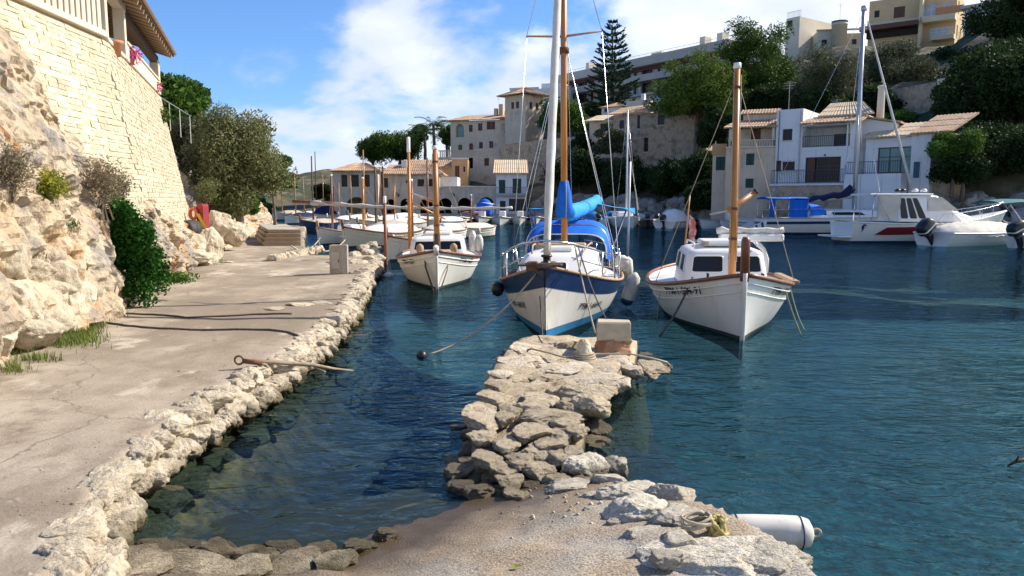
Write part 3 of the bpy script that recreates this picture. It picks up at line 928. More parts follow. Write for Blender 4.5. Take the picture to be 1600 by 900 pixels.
# retaining wall: core, coursed stones, coping
wall = thing('retaining_wall', 'tall battered wall of pale coursed stone rising from the rock below the terrace', 'wall', (0, 0, 0))
core = MB()
wy = [12.4 + (WALL_C.y - 12.4) * i / 30 for i in range(31)]
rows = [[Vector((wall_x(q, z) - 0.03, q, z)) for z in (0.4, 2, 4, ZW)] + [Vector((wall_x(q, ZW) - 0.9, q, ZW - 0.005)), Vector((wall_x(q, ZW) - 0.9, q, 0.2))] for q in wy]
core.loft(rows, False, False)
q = WALL_C.y
core.add([(wall_x(q, 0.4) - .03, q, .4), (wall_x(q, ZW) - .03, q, ZW), (wall_x(q, ZW) - .9, q, ZW), (wall_x(q, ZW) - 6, q + 3, ZW - .3), (wall_x(q, ZW) - 6, q + 3, .2), (wall_x(q, .4) - .9, q, .2)], [(0, 1, 2, 3, 4, 5)])
core.build('wall_core', M['mortar'], wall)
bm_ = []
for k in range(6):
    b = MB(); b.bbox(-.5, .5, -.5, .5, -.5, .5, 0.04)
    r_ = random.Random(k)
    b.v = [(x + r_.uniform(-.045, .045), y_ + r_.uniform(-.06, .06), z + r_.uniform(-.08, .08)) for x, y_, z in b.v]
    bm_.append(b)
bme = [b.mesh('wall_stone', M['wallstone']) for b in bm_]
cand = []
z = 0.75
r_ = random.Random(5)
while z < ZW - 0.1:
    h = r_.uniform(0.06, 0.15)
    yy = 12.6 + r_.uniform(0, .3)
    while yy < WALL_C.y - 0.05:
        l = r_.uniform(0.14, 0.46)
        l = min(l, WALL_C.y - yy)
        ym = yy + l / 2
        hr = interp(HR, ym)
        if z + 0.4 > hr * 0.85 and l > 0.1:
            sl_ = (wall_x(ym + .2, z) - wall_x(ym - .2, z)) / 0.4
            cand.append((ym, z + h / 2, l, h, math.atan2(-sl_, 1), r_.uniform(-.008, .005), r_.randrange(6)))
        yy += l
    z += h
cand.sort(key=lambda c: c[0] - 0.3 * c[2])
lean = math.atan2(1.05, ZW - 0.6)
rest = MB()
for i, (ym, zc, l, h, a, d, k) in enumerate(cand):
    loc = Vector((wall_x(ym, zc) + d - 0.07, ym, zc))
    rot = Matrix.Rotation(a, 4, 'Z') @ Matrix.Rotation(-lean, 4, 'Y')
    sc = (0.20, l * 1.0 - 0.002, h * 0.99)
    if i < 300:
        o = link('wall_stone', bme[k], wall)
        o.matrix_local = Matrix.Translation(loc) @ rot @ Matrix.Diagonal((*sc, 1))
    else:
        Mx = Matrix.Translation(loc) @ rot @ Matrix.Diagonal((*sc, 1))
        rest.add([Mx @ Vector(p) for p in bm_[k].v], bm_[k].f)
rest.build('wall_stones', M['wallstone'], wall, False, kind='stuff')

# terrace balustrade along the near stretch of the wall top
bal = thing('terrace_balustrade', 'pale balustrade of flat slats above the stone wall', 'balustrade', (WALL_B.x, WALL_B.y, ZW))
bal.rotation_euler = (0, 0, math.atan2(WALL_A.x - WALL_B.x, -(WALL_A.y - WALL_B.y)))
Lb = 6.2
b = MB(); b.bbox(-.16, .10, -Lb, 0, 0.0, .14, .015); b.build('coping', M['b_cream'], bal)
b = MB(); b.bbox(-.10, .06, -Lb, 0, .92, 1.05, .015); b.build('top_rail', M['b_cream'], bal)
sm = MB(); sm.bbox(-.05, .03, -.075, .075, .135, .925, .01)
sme = sm.mesh('slat', M['b_cream'])
for k in range(27):
    link('slat', sme, bal, (0, -0.22 - k * 0.225, 0))

# veranda
dirw = Vector((WALL_C.x - WALL_B.x, WALL_C.y - WALL_B.y, 0)); LV = dirw.length; dirw.normalize()
ver = thing('veranda_house', 'veranda with posts and a tiled overhanging roof on top of the stone wall', 'house', (WALL_B.x, WALL_B.y, ZW), math.atan2(dirw.y, dirw.x))
# local: x along the wall (away from camera), y inland (left), z up
b = MB(); b.box(-.2, LV, 0.05, 5, -.25, .02); b.build('floor_slab', M['cement'], ver)
for x0, w, h in ((0.0, .24, 1.7), (2.6, .22, 1.55), (LV - .34, .34, 1.15)):
    b = MB(); b.bbox(x0, x0 + w, -.06, .22, 0, h, .015); b.build('post', M['b_cream'], ver)
b = MB(); b.bbox(.26, 2.58, -.04, .10, .0, .10, .01); b.build('sill', M['b_cream'], ver)
for xa, xb, h in ((2.85, LV - .4, .42),):
    b = MB(); b.bbox(xa, xb, -.05, .11, 0, h, .015); b.build('parapet', M['b_cream'], ver)
    b = MB(); b.bbox(xa, xb, -.09, .15, h, h + .08, .015); b.build('parapet_coping', M['b_cream'], ver)
EV = 1.36  # eave height above wall top
b = MB(); b.bbox(-.3, 3.0, -.05, .2, EV - .12, EV + .16, .01); b.build('lintel', M['b_cream'], ver)
b = MB(); b.bbox(2.9, LV + .1, -.02, .2, EV - .30, EV - .03, .01); b.build('beam', M['dark_wood'], ver)
b = MB(); b.box(-4, LV - .6, 2.6, 2.75, 0, 3); b.build('back_wall', M['b_tan'], ver)
Mr = Matrix.Translation((0, -.5, EV)) @ Matrix.Rotation(R(17), 4, 'X')
b = MB(); b.box(-7, LV + .35, 0, 5.2, .03, .07, Mr); b.build('roof_boards', M['dark_wood'], ver)
raf = MB(); raf.box(-.045, .045, 0.02, 5, -.10, .028, Mr); rme = raf.mesh('rafter', M['teak'])
for k in range(34):
    link('rafter', rme, ver, (-6.9 + k * 0.5 + 0.0, 0, 0)) if -6.9 + k * .5 < LV + .3 else None
tl = MB()
n_t = 0
tp = MB()
for rr in range(7):   # barrel tile courses
    ring = []
tile = MB()
prof = [(math.cos(math.pi * k / 6) * .085, math.sin(math.pi * k / 6) * .06) for k in range(7)]
tile.sheet([[Vector((px_, yy_, pz_ + (0.02 if yy_ == 0 else 0))) for px_, pz_ in prof] for yy_ in (0.0, .45)])
tile.sheet([[Vector((px_ * .8, yy_, pz_ * .75)) for px_, pz_ in prof] for yy_ in (0.0, .45)])
tile.v = [tuple(Mr @ Vector((p[0], p[1] - .06, p[2] + .085))) for p in tile.v]
tme = tile.mesh('tile', M['rooftile'])
k = 0
while -6.8 + k * .19 < LV + .3:
    for c in range(4):
        d = Mr.to_3x3() @ Vector((0, .4 * c, .004 * c))
        link('tile', tme, ver, (-6.8 + k * .19, d.y, d.z))
    k += 1
# street light on the roof corner
lamp = thing('wall_lamp', 'white dome lamp on a bracket beside the veranda roof', 'lamp', D(238, 50, 25.5))
b = MB(); b.lathe([(.02, .16), (.12, .15), (.2, .06), (.22, -.02), (.18, -.03)], 14); b.build('lamp_shade', M['white'], lamp, True)
b = MB(); b.tube([(0, 0, .12), (-.4, .1, .1), (-1.0, .3, -.1)], .03, 6); b.build('bracket', M['steel'], lamp)


def flower_box(u, v, Y, label, n=260):
    p = D(u, v, Y)
    t = thing('flower_pot', label, 'flower pot', p, 0, 'flower pots along the veranda')
    b = MB(); b.lathe([(.09, -.22), (.13, -.02), (.14, -.02), (.14, 0), (.1, 0)], 12); b.build('pot', M['terracotta'], t, True)
    V, F = leaves_np([(0, 0, .1, .3, .28, .2), (.14, 0, -.02, .2, .2, .22)], n, .075, rng, .8, .5)
    link('blossom', np_mesh('blossom', V, F, M['pink']), t)
    V, F = leaves_np([(0, 0, .05, .26, .24, .18)], n // 2, .07, rng, .5, .5)
    link('leaves', np_mesh('leaves', V, F, M['lf_green']), t)


flower_box(203, 88, 20.5, 'pot of pink flowers beside the middle veranda post')
flower_box(237, 136, 25.6, 'pot of pink flowers on the parapet by the far veranda post')
pt = thing('terracotta_pot', 'plain terracotta pot on the sill next to the first veranda post', 'pot', D(180, 88, 18.3))
b = MB(); b.lathe([(.12, 0), (.17, .28), (.2, .3), (.2, .36), (.16, .36)], 14); b.build('pot_body', M['terracotta'], pt, True)
rl = thing('stair_railing', 'thin metal railing beside the far end of the stone wall', 'railing', D(262, 182, 27.2))
b = MB()
b.tube([(-.2, -.2, .7), (.5, .8, .1)], .018, 6)
b.build('handrail', M['steel'], rl)
for k in range(4):
    b = MB(); b.tube([(-.2 + k * .22, -.2 + k * .33, .7 - k * .2), (-.2 + k * .22, -.2 + k * .33, -.3 - k * .2)], .015, 6); b.build('baluster', M['steel'], rl)

# ------------------------------------------------------------------ quay edge stones
QR = [rock_mesh('stone', 100 + i, 3, M['limestone'], 0.18, 11, 0.6) for i in range(10)]
QRN = [rock_mesh('stone', 300 + i, 4, M['limestone'], 0.20, 13, 0.58, 0.12) for i in range(8)]
JR0 = [rock_mesh('stone', 450 + i, 3, M['jetty_stone'], 0.16, 10, 0.6) for i in range(4)]
QR2 = [rock_mesh('stone', 200 + i, 2, M['limestone'], 0.2, 9, 0.75) for i in range(8)]
WR = [rock_mesh('stone', 400 + i, 3, M['wet_stone'], 0.18, 9, 0.7) for i in range(6)]


def stone(parent, me, loc, sc, rz, tilt=0.1, name='stone'):
    o = link(name, me, parent, loc, (random.uniform(-tilt, tilt), random.uniform(-tilt, tilt), rz), sc)
    return o


yy = 3.6
while yy < 26.4:
    s = random.choice((random.uniform(.10, .16), random.uniform(.14, .23), random.uniform(.16, .21)))
    x = quay_x(yy)
    me = random.choice(QRN if yy < 9 else (QR if yy < 16 else QR2))
    stone(path, me, (x - .07 + random.uniform(-.08, .05), yy, 0.415 - s * 0.50 + random.uniform(-.03, .02)), (s * random.uniform(.8, 1.45), s * random.uniform(.9, 1.45), s * .85), random.uniform(0, 6.3))
    for _q in range(2):
        s2 = random.uniform(.11, .20)
        stone(path, me, (x + .02 + random.uniform(-.03, .06), yy + random.uniform(-.1, .1), 0.14 + random.uniform(-.05, .05)), (s2, s2 * 1.15, s2 * .9), random.uniform(0, 6.3))
    if random.random() < 0.6:
        s2 = s * random.uniform(.35, .6)
        stone(path, me, (x - .20 - random.uniform(0, .12), yy + random.uniform(-.12, .12), 0.40 - s2 * .5), (s2, s2, s2 * .7), random.uniform(0, 6.3))
    yy += s * random.uniform(1.15, 1.5)
# wet weed-covered stones along the foot of the quay
for k in range(60):
    yy = random.uniform(4.3, 14)
    s = random.uniform(.1, .2)
    stone(path, random.choice(WR), (quay_x(yy) + random.uniform(.05, .35), yy, -.09), (s, s * 1.2, s * .6), random.uniform(0, 6.3))
# spur of stones past the pedestal, and a low white edging farther on
for u, v, w in ((556, 402, 20), (572, 398, 18), (586, 394, 16), (548, 412, 18), (562, 414, 20), (578, 408, 18), (592, 402, 14), (568, 388, 14), (580, 384, 16), (590, 390, 12)):
    p = G(u, v, .35); s = w * p.y / FPX * 0.75
    stone(path, random.choice(QR2), p, (s, s, s * .75), random.uniform(0, 6))
for k in range(15):
    f = k / 14
    p = G(424 + 76 * f, 405 - 15 * f, .45); s = 8.5 * p.y / FPX
    stone(path, random.choice(QR2), p, (s, s * 1.1, s * 1.0), random.uniform(0, 6))
for u, v, w in ((355, 410, 12), (425, 483, 22), (470, 476, 26), (500, 474, 20)):
    p = G(u, v, .4); s = w * p.y / FPX
    stone(path, random.choice(QR2), p, (s, s * .8, s * .18), random.uniform(0, 6))

# ------------------------------------------------------------------ stones at the head of the slipway (left)
for i, (u, v, w, h) in enumerate(((205, 878, 95, 40), (300, 892, 150, 34), (258, 860, 62, 20), (332, 862, 52, 18), (388, 866, 60, 22), (452, 888, 70, 32), (520, 888, 58, 42), (415, 874, 34, 20), (478, 872, 40, 18), (225, 902, 80, 30), (385, 900, 70, 30), (175, 858, 40, 20), (560, 858, 40, 14), (600, 838, 36, 12), (345, 845, 40, 12), (290, 842, 50, 12), (440, 850, 46, 14), (500, 846, 36, 12), (240, 838, 40, 14), (545, 880, 30, 20))):
    p = G(u, v, .05)
    w_ = w * p.y / FPX * .78
    d_ = min(w_ * 1.0, h * p.y / FPX * 1.5)
    dryish = v > 868 or i in (3, 4)
    stone(slip, random.choice(QR) if i in (6,) else random.choice(JR0) if dryish else random.choice(WR), (p.x, p.y, max(-.03, slip_zz(p.x, p.y)) + (.015 if dryish else .01)), (w_, d_, .07), random.uniform(-.3, .3), .06)
pb = G(128, 892, .36)
stone(slip, QRN[2], (pb.x + .05, pb.y + .05, .2), (.17, .26, .22), .4)

# ------------------------------------------------------------------ jetty
jet = thing('stone_jetty', 'low rough stone jetty reaching out towards the blue and white boat', 'jetty', (0, 0, 0))
M['jetty_mortar'] = mat('jetty_mortar', (0.38, 0.295, 0.19), (0.54, 0.445, 0.315), rough=0.95, scale=5, detail=9, bump=1.0, bscale=24, bdist=.03, c3=(0.13, .095, .05), s3=3)
Lp = [(705, 792), (722, 700), (738, 640), (762, 600), (782, 568), (806, 548)]
Rp = [(910, 780), (930, 690), (925, 640), (950, 612), (1000, 592), (1005, 552)]
JZ = 0.0
rows = []
for i in range(25):
    f = i / 24 * 5
    k = min(4, int(f)); g = f - k
    a = G(Lp[k][0] * (1 - g) + Lp[k + 1][0] * g, Lp[k][1] * (1 - g) + Lp[k + 1][1] * g, JZ)
    c = G(Rp[k][0] * (1 - g) + Rp[k + 1][0] * g, Rp[k][1] * (1 - g) + Rp[k + 1][1] * g, JZ)
    zt = (0.05 if i > 3 else -.07 + .03 * i) + 0.20 * min(1, i / 11)
    row = [Vector((a.x - .25, a.y, -1.4)), Vector((a.x + .08, a.y, -.1))]
    for t in range(13):
        q = a.lerp(c, t / 12)
        row.append(Vector((q.x + (.1 if t == 0 else -.1 if t == 12 else 0), q.y, zt + .09 * fbm(q.x * 4, q.y * 4) + .03 * fbm(q.x * 13, q.y * 13) - (.05 if t in (0, 12) else 0))))
    row += [Vector((c.x - .08, c.y, -.1)), Vector((c.x + .2, c.y, -1.4))]
    rows.append(row)
last = rows[-1]
rows.append([Vector((p.x, p.y + .25, -.3 if i not in (0, len(last) - 1) else -1.4)) for i, p in enumerate(last)])
MB().sheet(rows).build('jetty_core', M['jetty_mortar'], jet, True)
JR = [rock_mesh('stone', 500 + i, 4, M['jetty_stone'], 0.20, 12, 0.45, 0.06) for i in range(9)]
JP = [rock_mesh('stone', 600 + i, 4, M['jetty_stone'], 0.2, 10, 0.6, 0.25) for i in range(4)]
JW = [rock_mesh('stone', 700 + i, 4, M['limestone'], 0.16, 14, 0.45, 0.06) for i in range(5)]
JS = [(545, 205, 140, 55, 'w'), (515, 258, 190, 50, 'w'), (430, 322, 110, 70, 'w'), (410, 372, 110, 55, 'j'), (400, 425, 160, 65, 'j'), (350, 472, 120, 45, 'j'), (340, 545, 180, 105, 'j'), (440, 550, 90, 55, 'j'), (480, 500, 110, 55, 'j'), (390, 640, 150, 85, 'd'), (325, 612, 70, 45, 'd'), (240, 755, 140, 60, 'd'), (345, 755, 80, 50, 'd'), (470, 770, 120, 95, 'j'), (600, 732, 150, 75, 'j'), (560, 600, 170, 90, 'j'), (620, 540, 230, 55, 'j'), (820, 400, 220, 85, 'p'), (850, 462, 150, 75, 'p'), (860, 555, 120, 80, 'd'), (700, 530, 190, 50, 'j'), (860, 340, 260, 70, 'w'), (985, 350, 90, 130, 'w'), (1040, 300, 90, 100, 'w'), (935, 365, 80, 110, 'w'), (1130, 275, 150, 100, 'j'), (1192, 268, 70, 90, 'd'), (590, 342, 90, 45, 'j'), (740, 300, 220, 65, 'w'), (670, 292, 110, 45, 'w'), (505, 345, 100, 65, 'j'), (580, 470, 130, 45, 'j'), (760, 490, 110, 55, 'j'), (660, 640, 150, 75, 'j'), (560, 830, 110, 45, 'd'), (625, 790, 90, 45, 'd'), (520, 655, 100, 55, 'd'), (505, 722, 90, 45, 'j'), (640, 240, 180, 60, 'j'), (960, 255, 160, 50, 'w'), (720, 560, 130, 60, 'j'), (770, 600, 120, 70, 'j'), (620, 435, 150, 60, 'j'), (700, 400, 140, 70, 'j'), (520, 290, 120, 40, 'w'), (830, 265, 160, 45, 'j'), (700, 690, 120, 70, 'j'), (430, 700, 110, 60, 'd'), (290, 660, 90, 50, 'd'), (400, 800, 120, 50, 'd'), (660, 330, 130, 50, 'j'), (900, 300, 150, 50, 'w'), (250, 820, 130, 60, 'd'), (330, 850, 130, 60, 'd'), (420, 860, 120, 50, 'd'), (490, 830, 110, 60, 'j'), (620, 860, 110, 50, 'j'), (550, 880, 130, 40, 'd'), (690, 770, 110, 60, 'j'), (280, 710, 100, 50, 'd'), (300, 580, 90, 60, 'd'), (760, 670, 90, 50, 'j'), (365, 690, 140, 80, 'j'), (450, 640, 130, 75, 'j'), (425, 735, 120, 70, 'j'), (340, 610, 120, 60, 'j'), (520, 690, 120, 60, 'j'), (600, 670, 110, 60, 'j'), (690, 610, 110, 60, 'j')]
for cx, cy, w, h, kd in JS:
    u, v = 640 + cx / 3, 480 + cy / 3
    z0 = (.23 if v < 640 else .17) if kd != 'd' else .05
    p = G(u, v, z0)
    w_ = w / 3 * p.y / FPX * .68
    d_ = min(w_ * 1.3, max(w_ * .5, h / 3 * p.y / FPX * p.y / 2.2 * .52))
    pool = {'w': JW, 'j': JR, 'd': WR, 'p': JP}[kd]
    hz = {'w': .115, 'j': .10, 'd': .09, 'p': .15}[kd]
    stone(jet, random.choice(pool), (p.x, p.y, (.05 + .2 * max(0, min(1, (p.y - 5.2) / 1.9)) - .035 if kd != 'd' else z0 - .045) + (.03 if kd == 'p' else 0) + random.uniform(-.012, .02)), (w_, d_, hz), random.uniform(-.25, .25), .08)
wet_band(M['jetty_mortar'], .12)
for k in range(18):   # dark wet stones round the foot
    sd = random.random() < .5
    i = random.randrange(5); g = random.random()
    A = Lp if sd else Rp
    p = G(A[i][0] * (1 - g) + A[i + 1][0] * g, A[i][1] * (1 - g) + A[i + 1][1] * g, .0)
    s = random.uniform(.10, .18)
    stone(jet, random.choice(WR), (p.x + (-.06 if sd else .04), p.y, -.07), (s, s * 1.1, s * .8), random.uniform(0, 6))

# block on red masonry at the head of the jetty
pk = G(958, 548, .26)
bk = thing('concrete_block', 'square pale concrete block set on crumbling red masonry at the jetty head', 'block', (pk.x, pk.y, .26), R(-6))
r_ = random.Random(3)
b = MB(); b.bbox(-.235, .235, -.16, .16, .17, .43, .018)
b.v = [(x + r_.uniform(-.006, .006), y_ + r_.uniform(-.006, .006), z + r_.uniform(-.006, .006)) for x, y_, z in b.v]
b.build('block_body', M['block'], bk)
me = rock_mesh('red_masonry', 77, 4, M['brick'], .10, 12, .8)
link('red_masonry', me, bk, (.02, .02, .05), (0, 0, .2), (.36, .30, .17))
pm = G(912, 562, .24)
bo = thing('mooring_stone', 'upright stone post wrapped with rope on the jetty', 'bollard', (pm.x, pm.y, .22))
b = MB(); b.lathe([(.15, 0), (.145, .06), (.10, .15), (.085, .24), (.06, .29), (.02, .31)], 14)
b.v = [(x * (1 + .12 * fbm(x * 9, z * 9, 1)), y_, z) for x, y_, z in b.v]
b.build('post_stone', M['jetty_stone'], bo, True)
b = MB()
for k in range(4):
    z = .03 + k * .028
    b.tube([(math.cos(a) * (.165 - k * .012), math.sin(a) * (.165 - k * .012), z + .006 * math.sin(a * 3 + k)) for a in np.linspace(0, 6.28, 22)], .014, 6, False)
b.build('rope_turns', M['rope'], bo, True)
for i, (u, v, w, h, lb) in enumerate(((896, 543, 42, 24, 'rounded brown stone lying beside the roped post on the jetty'),)):
    p = G(u, v, .27)
    o = link('loose_stone', rock_mesh('loose_stone', 88, 4, M['jetty_stone'], .12, 10, .7), None, p, (0, .1, .3), (.24, .17, .13))
    props(o, lb, 'stone')


def rope(pts, r, m, label, name='mooring_rope', group=None, n=6, cat='rope'):
    b = MB(); b.tube(pts, r, n)
    return b.build(name, M[m], None, True, label=label, cat=cat, group=group)


def sag(a, b_, s, n=14):
    a, b_ = Vector(a), Vector(b_)
    return [a.lerp(b_, t / n) - Vector((0, 0, s * 4 * (t / n) * (1 - t / n))) for t in range(n + 1)]


rope([G(830, 545, .33), G(860, 552, .33), G(880, 558, .31), G(905, 556, .30), G(935, 553, .31), G(985, 553, .31), G(1020, 560, .28), G(1042, 566, .18), G(1050, 574, -.1)], .013, 'rope', 'rope lying along the jetty head below the concrete block')
rope([G(997, 565, .3), G(1004, 572, .26), G(1010, 585, .1), G(1016, 592, -.05)], .012, 'rope', 'short frayed rope end hanging off the jetty side')

# ------------------------------------------------------------------ white boulders along the slipway's right edge
BL = [(1118, 874, 240, 96, .36), (1205, 890, 150, 66, .30), (1168, 866, 110, 60, .32), (1012, 806, 130, 66, .30), (985, 768, 100, 52, .26), (1062, 832, 84, 50, .28), (1045, 785, 78, 48, .24), (920, 712, 84, 66, .20), (886, 757, 88, 34, .16), (955, 742, 60, 30, .20), (1005, 842, 80, 30, .30), (965, 722, 40, 40, .14), (1062, 862, 60, 40, .33), (940, 770, 70, 22, .22), (1180, 858, 70, 40, .3), (1040, 892, 60, 30, .33), (870, 735, 44, 20, .17), (925, 790, 30, 14, .26), (905, 800, 22, 10, .26), (960, 815, 26, 12, .3)]
for i, (u, v, w, h, z0) in enumerate(BL):
    p = G(u, v, z0)
    w_ = w * p.y / FPX * .56
    d_ = max(w_ * .55, min(w_ * 1.1, h * p.y / FPX * .85))
    big = w > 60
    me = rock_mesh('boulder', 800 + i, 5 if big else 4, M['boulder'], .17, 11, .6 if i != 6 else .85, .13 if big else .1)
    stone(slip, me, (p.x, p.y + d_ * .25, max(z0 - .12, slip_z(p.x, p.y)) * (1 if u < 1100 else .7) - .02), (w_, d_, max(.06, h * p.y / FPX * .56)), random.uniform(-.4, .4), .1, 'boulder')
MBK = MB()
for k in range(60):   # grit and small stones on the slip
    u, v = random.gauss(900, 60), random.gauss(790, 25)
    p = G(u, v, .2)
    z = slip_zz(p.x, p.y)
    s = random.uniform(.006, .02)
    MBK.add([Vector((p.x, p.y, z)) + q * s for q in ICO[1][0][:12]], ico(0)[1])
MBK.build('grit', M['jetty_stone'], None, False, kind='stuff', label='small crumbs of stone scattered on the slipway', cat='grit')
MBG = MB()
for k in range(420):
    yy_ = 4.2 + 14 * random.random() ** 1.6
    x_ = random.uniform(path_x(yy_) - .2, quay_x(yy_) - .1) if random.random() < .4 else (path_x(yy_) + abs(random.gauss(0, .5)) if random.random() < .5 else quay_x(yy_) - .2 - abs(random.gauss(0, .35)))
    s_ = random.uniform(.004, .011) * (1.8 if random.random() < .05 else 1)
    MBG.add([Vector((x_, yy_, path_z(x_, yy_) + s_ * .2)) + Vector((q.x, q.y * 1.3, q.z * .6)) * s_ for q in ICO[1][0][:12]], ico(0)[1])
MBG.build('gravel', M['path'], None, False, kind='stuff', label='loose pebbles scattered on the quay path', cat='gravel')
lp = G(806, 878, .3)
lf = MB(); lf.add([(-.04, 0, .0), (-.01, .022, .012), (.045, 0, .018), (-.01, -.022, .012), (0, 0, .004)], [(0, 3, 4), (3, 2, 4), (2, 1, 4), (1, 0, 4)])
o = lf.build('fallen_leaf', mat('leaf_green', (0.30, 0.34, 0.03), rough=.6), None, label='yellow green leaf lying on the concrete slipway', cat='leaf')
o.location = (lp.x, lp.y, slip_zz(lp.x, lp.y) + .004)

# fender floating against the boulders
fp = G(1200, 836, .05)
fd = thing('large_fender', 'large off white cylindrical fender floating beside the white boulders', 'fender', (fp.x, fp.y, .075), R(-4))
Mx = Matrix.Rotation(R(90), 4, 'Y')
b = MB(); b.lathe([(.10, -.27), (.112, -.235), (.116, -.1), (.117, .1), (.114, .22), (.095, .275), (.05, .30), (.015, .305)], 28, M=Mx); b.build('fender_body', M['fender'], fd, True)
b = MB(); b.lathe([(.015, -.35), (.06, -.345), (.098, -.31), (.108, -.262), (.100, -.262)], 28, M=Mx); b.build('end_cap', M['fender_blue'], fd, True)
b = MB(); b.tube([(.33 + .03 * math.cos(a), 0, .03 * math.sin(a)) for a in np.linspace(0, 6.28, 14)], .010, 6, False); b.build('rope_eye', M['rope'], fd, True)
b = MB()
for xx in (-.225, .215):
    b.tube([(xx, .116 * math.cos(a), .116 * math.sin(a)) for a in np.linspace(0, 6.283, 29)], .004, 5, False)
b.build('seam_rings', M['fender_blue'], fd, True)
# rope coil on the boulder
cp_ = G(1096, 822, .40)
rc = thing('rope_coil', 'tangled coil of white and yellow rope on the boulder next to the big fender', 'rope', (cp_.x, cp_.y, .36), .2)
b = MB(); r_ = random.Random(9)
for k in range(6):
    R0 = r_.uniform(.07, .11); t0 = r_.uniform(0, 6)
    b.tube([(math.cos(a + t0) * R0 + r_.uniform(-.006, .006) - .03, math.sin(a + t0) * R0 * .7, .02 + .05 * abs(math.sin(a * .5 + k)) + k * .008) for a in np.linspace(0, 6.0, 24)], .009, 6)
b.build('white_rope', M['rope'], rc, True)
b = MB()
for k in range(9):
    R0 = r_.uniform(.03, .075); t0 = r_.uniform(0, 6)
    b.tube([(math.cos(a + t0) * R0 + .09 + r_.uniform(-.008, .008), math.sin(a + t0) * R0 * .6 - .02, .03 + .05 * math.sin(a * 1.5 + k) + r_.uniform(0, .02)) for a in np.linspace(0, 5.6, 22)], .012, 6)
b.build('yellow_rope', M['yellow_rope'], rc, True)

# driftwood pole with an iron ring
pA, pB_ = G(380, 564, .50), D(555, 580, 8.7)
pB_ = G(552, 579, .12)
dw = thing('driftwood_pole', 'weathered wooden pole with an iron ring lying over the quay edge', 'pole', pA)
vv = pB_ - pA
b = MB(); b.tube([(0, 0, 0), vv * .3 + Vector((0, 0, .02)), vv * .6 + Vector((0, 0, .03)), vv * .8, vv], [.022, .028, .024, .02, .008], 8)
b.tube([vv * .62, vv * .72 + Vector((.0, .0, -.05)), vv * .70 + Vector((-.05, -.02, -.16))], [.014, .012, .006], 6)
b.build('pole_wood', M['driftwood'], dw, True)
b = MB(); b.tube([(-.05 + .05 * math.cos(a), .0, .01 + .05 * math.sin(a)) for a in np.linspace(0, 6.28, 18)], .012, 6, False); b.tube([(0, 0, .0), (.22, .01, -.03)], .03, 8); b.build('iron_ring', M['rust'], dw, True)
qa = G(405, 568, .44)
rope([qa, qa + Vector((.1, -.05, .0)), G(428, 585, .25), G(440, 598, .0)], .012, 'rope', 'frayed rope dangling from the driftwood pole over the quay edge')

# shadow lines of overhead cables across the path, imitated by two dark tubes
for pts, lb in ((((160, 492), (195, 489), (240, 490), (290, 494), (345, 491), (400, 489), (470, 490)), 'thin dark tube imitating a cable shadow on the path, the farther of two'), (((165, 503), (200, 507), (250, 510), (330, 512), (420, 513), (452, 517), (470, 526)), 'thin dark tube imitating a cable shadow on the path, the nearer of two')):
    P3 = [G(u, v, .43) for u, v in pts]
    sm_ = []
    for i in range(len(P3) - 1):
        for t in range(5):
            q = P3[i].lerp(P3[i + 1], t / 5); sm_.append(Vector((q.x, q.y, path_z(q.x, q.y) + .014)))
    rope(sm_, .017, 'dark_rope', lb, 'cable_shadow', None, 6, 'cable_shadow')

# pedestal with a metal door
pp = G(531, 428, .4)
pe = thing('service_pedestal', 'squat concrete pedestal with a grey metal door on the quay edge', 'pedestal', (pp.x, pp.y, .4), R(-10))
b = MB(); b.bbox(-.24, .20, -.12, .16, -.02, .78, .02); b.build('pedestal_body', M['cement'], pe)
b = MB(); b.bbox(-.17, .06, -.14, -.118, .14, .60, .008); dd = b.build('metal_door', M['alu'], pe)
b = MB(); b.box(.02, .035, -.15, -.14, .32, .40); b.build('handle', M['black'], dd)

# stepped landing farther along the path
sp = thing('stepped_landing', 'low landing with dark timber steps beyond the pedestal', 'steps', G(438, 384, .4))
r0 = sp.location
def W2L(p): return p - r0
pz = 1.05
cornersT = [G(418, 358, pz), G(470, 357, pz), G(455, 350, pz), G(425, 350, pz)]
for k in range(4):
    z0, z1 = .36 - .4 + .4 + k * .17 - .4, .4 + (k + 1) * .17 - .4
    a0, a1 = G(412 + k * 2.5, 384 - 6.5 * k, .4 + k * .17), G(470, 384 - 6.5 * k, .4 + k * .17)
    ca, cb = W2L(a0), W2L(a1)
    def slab(za, zb_, f):
        g = MB(); sh = Vector((-.40, 1, 0)) * 7.0
        base = [Vector((ca.x, ca.y - f, 0)), Vector((cb.x, cb.y - f, 0)), Vector((cb.x, cb.y, 0)) + sh, Vector((ca.x, ca.y, 0)) + sh]
        return g.loft([[p + Vector((0, 0, za)) for p in base], [p + Vector((0, 0, zb_)) for p in base]])
    slab(z1 - .2, z1 - .05, 0).build('riser', M['cement'], sp)
    slab(z1 - .05, z1, .06).build('tread', M['teak'] if k < 3 else M['cement'], sp)

